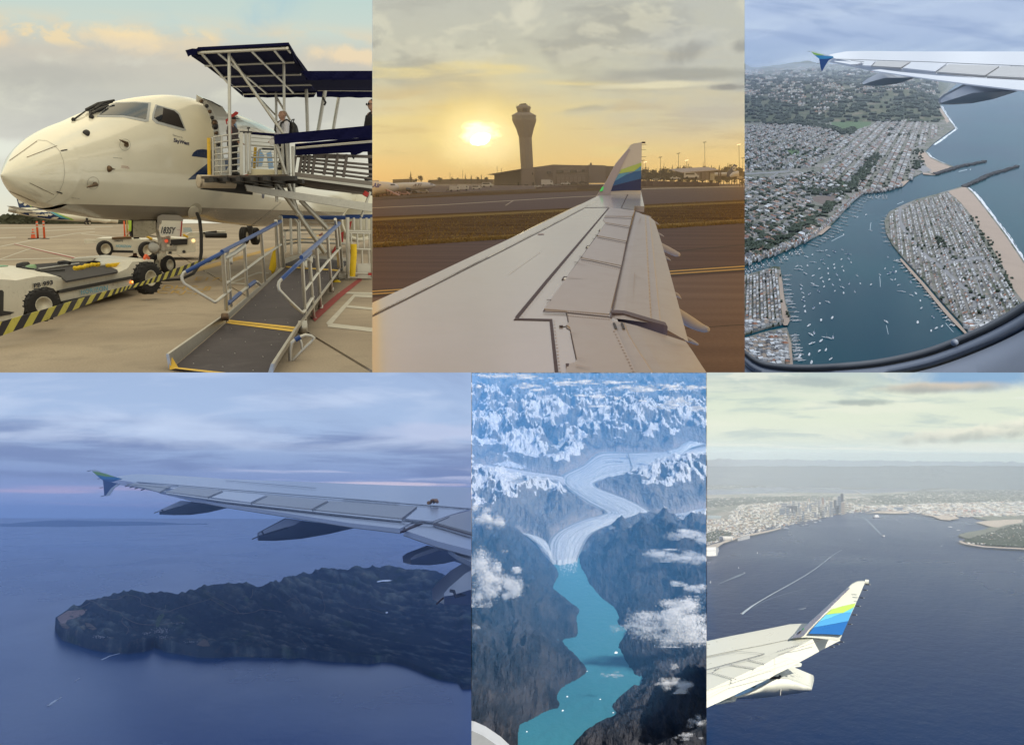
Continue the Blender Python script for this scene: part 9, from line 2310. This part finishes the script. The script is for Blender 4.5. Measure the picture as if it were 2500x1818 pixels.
for k in range(8):crane(1128+k*12+r6.uniform(-2,2),622+r6.uniform(-2,3),red6 if k%3 else bm6[1],f"{'red' if k % 3 else 'grey'} port crane, {nth(k + 1)} from the left of the right hand crane group")
for k in range(5):crane(1052+k*10,624+r6.uniform(-1,3),bm6[4],f'blue grey port crane, {nth(k + 1)} from the left in the left crane group')
veg6=pm('city_trees',(.035,.055,.03),1,var=.4,scale=2)
tm=MB();rv=random.Random(61)
def clump6(u,v,s_px,h_px,z0=.03):
 p=P.g(u,v,z0);s=s_px/P.ppm(p.y);h=h_px/P.ppm(p.y)
 for _ in range(3):
  o=Vector((rv.uniform(-.5,.5)*s,rv.uniform(-1,1)*s,0));a=rv.uniform(-.4,.4)
  tm.add([p+o+Vector((-s*.6,0,0)),p+o+Vector((s*.6,a*s,0)),p+o+Vector((s*.45,a*s,h*rv.uniform(.6,1))),p+o+Vector((-s*.4,0,h))],[(0,1,2,3)])
  tm.add([p+o+Vector((-s*.6,-s,h*.7)),p+o+Vector((s*.6,-s,h*.6)),p+o+Vector((s*.5,s,h)),p+o+Vector((-s*.5,s,h*.9))],[(0,1,2,3)])
for poly,n,s,h in(([(-30,740),(10,712),(60,700),(108,708),(105,728),(40,745),(-30,762)],400,4,6),([(-30,600),(150,588),(330,572),(560,566),(560,548),(300,550),(-30,560)],1100,5,4),([(560,568),(850,585),(1100,578),(1450,570),(1450,516),(960,530),(720,550)],1500,5,3.5),([(1130,748),(1200,728),(1290,700),(1340,682),(1450,672),(1450,776),(1300,770),(1200,762)],900,5,6),([(1140,752),(1300,768),(1450,775),(1450,756),(1300,750),(1180,738)],500,5,7),(cityA,900,3,2.5),(farS,700,8,3),([(950,518),(1080,510),(1090,514),(960,520)],120,6,3),([(1010,494),(1150,485),(1225,492),(1210,504),(1030,502)],300,7,5)):
 us=[q[0]for q in poly];vs_=[q[1]for q in poly];c=0
 while c<n:
  u,v=rv.uniform(min(us),max(us)),rv.uniform(min(vs_),max(vs_))
  if pip(u,v,poly):clump6(u,v,s*rv.uniform(.5,1.3),h*rv.uniform(.5,1.2));c+=1
tm.build('city_greenery',veg6,kind='stuff',label='dark green tree cover round the bay city',cat='trees')
MB().prism([P.g(u,v,.02)for u,v in((655,524),(660,523),(704,542),(698,543))],(0,0,.03)).build('floating_bridge',bm6[1],loc=P.g(680,533),label='thin floating bridge crossing the far lake',cat='bridge')
def ship(u,v,L_px,h_px,rz,lab,decks=2,name='ferry',cat='ferry'):
 p=P.g(u,v,-.005);s=1/P.ppm(p.y);t=thing(name,p,lab,cat);R_=Matrix.Rotation(rz,3,'Z')
 L_,w=L_px*s,L_px*s*.28
 hp_=lambda x,y,z:p+R_@Vector((x*L_,y*w*3,z*h_px*s))
 MB().prism([hp_(x,y,0)for x,y in((-.5,-.3),(.35,-.35),(.5,0),(.35,.35),(-.5,.3))],(0,0,h_px*s*.35)).build('hull',bm6[6]if decks>1 else hull_w,t)
 for k in range(decks):MB().prism([hp_(x*(.9-.15*k),y*.9,.35+k*.25)for x,y in((-.5,-.3),(.4,-.3),(.4,.3),(-.5,.3))],(0,0,h_px*s*.24)).build('deck',hull_w,t)
 MB().box(hp_(-.05,0,.95),(L_*.08,w*.3,h_px*s*.3)).build('funnel',bm6[5],t)
 return t
ship(752,645,28,13,.5,'white passenger ferry heading in toward the city',3);ship(783,728,14,8,-1.0,'small ferry in mid bay trailing a long pale wake',2);ship(1080,685,16,5,.1,'white freighter anchored off the port',1,'cargo_ship','ship');ship(1116,699,14,4,.05,'rusty low barge anchored off the port',1,'barge','barge')
ship(157,1069,14,6,.6,'fast white boat at the head of the longest wake',1,'motor_yacht','boat');ship(168,888,8,4,.5,'white boat with a fan wake at the left',1,'motor_boat','boat');ship(435,1045,10,4,3.0,'small white boat just left of the winglet',1,'motor_boat','boat');ship(842,653,5,3,2.6,'tiny boat with a short wake off the stadiums',1,'motor_boat','boat')
for u,v,h,lab in((225,802,9,'white sailing boat in the bay below the grain terminal'),(142,866,7,'white sailing boat left of the fan wake'),(17,931,10,'white sailing boat at the left edge of the bay'),(676,742,5,'tiny white sailing boat left of the small ferry'),(1040,770,5,'tiny white sailing boat off the right headland')):
 p=P.g(u,v);s=h/P.ppm(p.y)/10;t=thing('sailing_boat',p,lab,'boat')
 MB().prism([p+Vector((x*s,y*s*2,0))for x,y in((-2.6,-.4),(1.8,-.5),(3,0),(1.8,.5),(-2.6,.4))],(0,0,s*1.2)).build('hull',hull_w,t)
 MB().add([p+Vector((0,0,1.4*s)),p+Vector((-2.2*s,.1*s,1.6*s)),p+Vector((.1*s,0,10*s)),p+Vector((2.4*s,0,1.6*s))],[(0,1,2),(0,2,3)]).build('sail',hull_w,t)
wk6=pm('bay_wake',(.40,.47,.52),.6,var=.25);wk6b=pm('faint_wake',(.13,.18,.24),.5,var=.2)
def wake6(pts,ws,mat,z=.006):
 q=spl(pts,6);n=len(q);w=[ws[0]+(ws[1]-ws[0])*min(1,i/n*1.0)for i in range(n)]
 if len(ws)>2:w=[np.interp(i/(n-1),np.linspace(0,1,len(ws)),ws)for i in range(n)]
 MB().poly([P.g(u,v,z)for u,v in stroke(q,w)]).build('boat_wake',mat,kind='structure')
wake6([(158,1068),(180,1050),(220,1022),(300,975),(400,920),(480,870),(560,808),(600,785)],[9,8,4,3,2.4,2,1.6,1],wk6);wake6([(200,1045),(260,1010),(360,976),(440,958)],[1.2,2,1.5,.8],wk6b,.004);wake6([(168,888),(140,900),(100,916),(50,938)],[2.5,8,5,1],wk6b,.007);wake6([(166,889),(140,900),(112,911)],[2.5,2.5,1],wk6);wake6([(782,725),(760,704),(735,678),(712,655),(690,640)],[3,7,7,5,2],wk6b);wake6([(779,722),(757,702)],[2.4,1.4],wk6);wake6([(762,641),(785,637),(810,634)],[2,3,1.5],wk6b);wake6([(843,655),(856,660),(872,668)],[1.5,3,1.5],wk6b);wake6([(432,1045),(420,1046),(404,1046)],[3,2,.6],wk6);wake6([(680,744),(700,752)],[1,.5],wk6b)
caps=MB();r7=random.Random(7)
for _ in range(240):
 u,v=r7.uniform(0,1406),r7.uniform(1150,1660);p=P.g(u,v,.006);s=r7.uniform(.5,1.5)/P.ppm(p.y)
 caps.add([p+Vector((-s,0,0)),p+Vector((0,-s*1.5,0)),p+Vector((s,0,0)),p+Vector((0,s*1.5,0))],[(0,1,2,3)])
caps.build('whitecaps',wk6,kind='stuff',label='scattered whitecaps on the dark bay',cat='waves')
a6,n6=air_wing(k6,((5,1380,3.9),(5,842,5.9),(1390,680,6.0)))
w6=pm('sunlit_wing_white',(.72,.73,.62),.3,var=.03,scale=1.5,coat=.25);w6l=pm('wing_dark_seam',(.05,.05,.055),.6);w6s=pm('wing_faint_seam',(.45,.45,.42),.5)
W6=thing('aircraft_wing',a6(100,1100),'bright white wing with tall striped winglet over the bay','aircraft wing')
def p6(name,pts,mat,dz=0.0,th=.04):return MB().prism([a6(x,y,dz-th)for x,y in pts],n6*th).build(name,mat,W6)
def l6(name,pts,w,mat,dz=.006):return MB().poly([a6(x,y,dz)for x,y in stroke(pts,w)]).build(name,mat,W6)
top6=[(-80,862),(5,842),(280,784),(600,722),(880,664),(1030,655),(1160,660),(1380,690)]
te6=[(1380,690),(1350,702),(1260,748),(960,912),(860,968),(722,1034),(650,1078),(230,1278),(5,1380),(-80,1420)]
p6('wing_skin',top6+te6[1:],w6,0,.06)
rows=[]
for q,dz in((0,0),(.4,-.004),(.7,-.014),(.9,-.032),(1.0,-.06),(.8,-.12)):
 rows.append([a6(x+8*q,y-3+12*(1-q),dz+.002)for x,y in spl(top6[:6],5)])
MB().grid(rows).build('leading_edge',pm('leading_edge_metal',(.62,.61,.58),.25,.4,var=.05),W6)
for pts,w in(([(-40,872),(5,862),(320,798)],3),([(320,798),(420,806),(520,814),(600,825)],2.6),([(-40,1000),(5,986),(300,908),(600,824)],5),([(-40,1040),(5,1030),(60,1018),(130,972)],2.6)):l6('seam_line',pts,w,w6l)
for pts,w in(([(738,836),(960,762),(1205,672)],3.2),):l6('seam_line',pts,w,pm('brown_seam',(.25,.18,.15),.6))
for pts,w in(([(5,1196),(300,1090),(840,888)],2),([(5,1260),(330,1104),(660,990),(930,905)],2.6),([(130,972),(260,936),(440,886),(620,848)],1.8),([(620,848),(840,874),(960,908)],1.6),([(440,886),(600,925)],1.4),([(260,936),(500,975),(600,1010)],1.4),([(70,1020),(210,1060),(330,1100)],1.4),([(660,828),(820,770),(1060,710)],1.2)):l6('seam_line',pts,w,w6s)
r8=MB()
for a,b,n in(((260,938),(500,976),14),((70,1022),(300,1088),12),((440,888),(600,926),10),((100,985),(130,975),5),((740,800),(950,735),10)):
 for i in range(n):q=lerp(Vector(a),Vector(b),i/(n-1));r8.lathe([(0,.004),(.002,.003)],a6(q[0],q[1],.004),n6,5)
r8.build('rivets',w6s,W6,kind='stuff')
def pod6(name,top,mid,low,d0,d1,th,mats=None):
 n=len(top);ds=[d0+(d1-d0)*i/(n-1)for i in range(n)]
 L_=[P.at(*k6(*p),d)for p,d in zip(top,ds)];M_=[P.at(*k6(*p),d-th*.4)for p,d in zip(mid,ds)];B_=[P.at(*k6(*p),d)for p,d in zip(low,ds)]
 LL=[lerp(a,b,.5)+Vector((0,-th*.14,.0))for a,b in zip(L_,M_)];MM=[lerp(a,b,.5)+Vector((0,-th*.12,0))for a,b in zip(M_,B_)]
 return MB().grid([[p+Vector((0,th,0))for p in L_],L_,LL,M_,MM,B_,[p+Vector((0,th,.0))for p in B_]],True).build(name,w6,W6)
pod6('track_fairing',[(230,1278),(440,1180),(655,1072),(730,1036),(830,1050),(1000,1122),(1075,1150),(1087,1176)],[(260,1282),(470,1215),(660,1110),(740,1090),(850,1090),(1000,1145),(1070,1168),(1088,1186)],[(232,1282),(340,1290),(520,1286),(700,1266),(850,1246),(1000,1222),(1072,1208),(1086,1196)],4.25,4.7,.22)
pod6('hinge_fairing',[(848,972),(880,950),(915,934),(960,942),(976,950)],[(850,974),(885,962),(920,952),(960,950),(977,953)],[(850,977),(890,976),(930,970),(965,964),(977,957)],5.0,5.1,.06)
pod6('hinge_fairing',[(95,1342),(150,1312),(200,1284),(270,1292),(298,1304)],[(100,1345),(160,1328),(205,1312),(270,1306),(300,1308)],[(100,1348),(160,1344),(220,1336),(280,1324),(298,1314)],4.05,4.15,.06)
for pts,w in((([(652,1064),(700,1072),(748,1073),(764,1050)]),4),):MB().tube([P.at(*k6(x,y),4.36)for x,y in pts],.006,5).build('fairing_seam',w6l,W6)
MB().tube([P.at(*k6(*p),4.30)for p in[(472+40+40*math.cos(a),1190+22*math.sin(a))for a in[k*6.2832/18 for k in range(19)]]],.0045,5).build('access_hatch',w6l,W6)
MB().tube([P.at(*k6(x,y),4.40)for x,y in((762,1090),(768,1170),(760,1252))],.0025,4).build('fairing_seam',w6s,W6)
let6=bpy.data.objects.new('winglet',None);link(let6,W6);dl6=a6(1100,660).y-.02
def g6(name,pts,mat,dy=0.0,th=.02):return MB().prism([P.at(*k6(x,y),dl6+dy+max(0,(660-y))*.0003)for x,y in pts],(0,th,0)).build(name,mat,let6)
g6('blade',[(878,666),(930,612),(1000,560),(1120,455),(1300,290),(1440,165),(1468,138),(1500,108),(1550,84),(1600,78),(1640,80),(1635,92),(1540,310),(1490,420),(1462,488),(1400,628),(1392,660),(1372,684),(1340,690),(1160,664),(1030,655)],w6,0,.03)
g6('leading_strip',[(880,664),(930,612),(1000,560),(1120,455),(1300,290),(1440,165),(1464,146),(1480,150),(1400,228),(1200,432),(1060,570),(1000,640),(960,655)],pm('winglet_metal_strip',(.36,.37,.43),.28,.5,var=.1),-.012,.01)
for nm,pts,c in(('lime_band',[(1290,368),(1400,336),(1537,306),(1522,344),(1410,402),(1330,408),(1232,422)],(.52,.74,.14)),('aqua_band',[(1230,424),(1330,410),(1410,402),(1521,346),(1498,397),(1400,405),(1290,450),(1160,494)],(.16,.58,.80)),('sky_band',[(1158,496),(1290,452),(1400,407),(1497,399),(1463,486),(1290,520),(1104,552)],(.10,.40,.74)),('blue_band',[(1102,554),(1290,522),(1462,488),(1400,630),(1250,622),(1054,618)],(.03,.17,.48))):
 g6(nm,pts,pm('p6_'+nm,c,.3,var=.02,coat=.3),-.014,.012)
g6('nav_lamp',[(942,612),(962,592),(978,594),(960,612)],black_plastic,-.02,.01);g6('nav_lens',[(985,578),(1003,558),(1006,566),(992,580)],pm('green_lens',(.05,.3,.08),.2),-.02,.01)
MB().tube([P.at(*k6(1636,84),dl6+.2),P.at(*k6(1674,88),dl6+.2)],.012).build('tip_fairing',w6,let6)
for x,y in((1640,108),(1612,166),(1578,245),(1540,330),(1502,420),(1455,518),(1368,700),(1322,726),(1270,752)):
 MB().tube([P.at(*k6(x,y),dl6+.1),P.at(*k6(x+42,y+3),dl6+.1)],.0022,4).build('static_wick',w6l,let6)
 MB().lathe([(0,.0022),(.005,0)],P.at(*k6(x+42,y+3),dl6+.1),(1,0,0),6).build('wick_tip',w6,let6)
HZ6=vol_mat('bay_air',(.93,1.0,.99),.016,-.25)
haze_layer(P6,1.95,6.0,74.6,HZ6,wide=.9)
for P_ in(P1,P2,P3,P4,P5,P6):
 finish(P_)
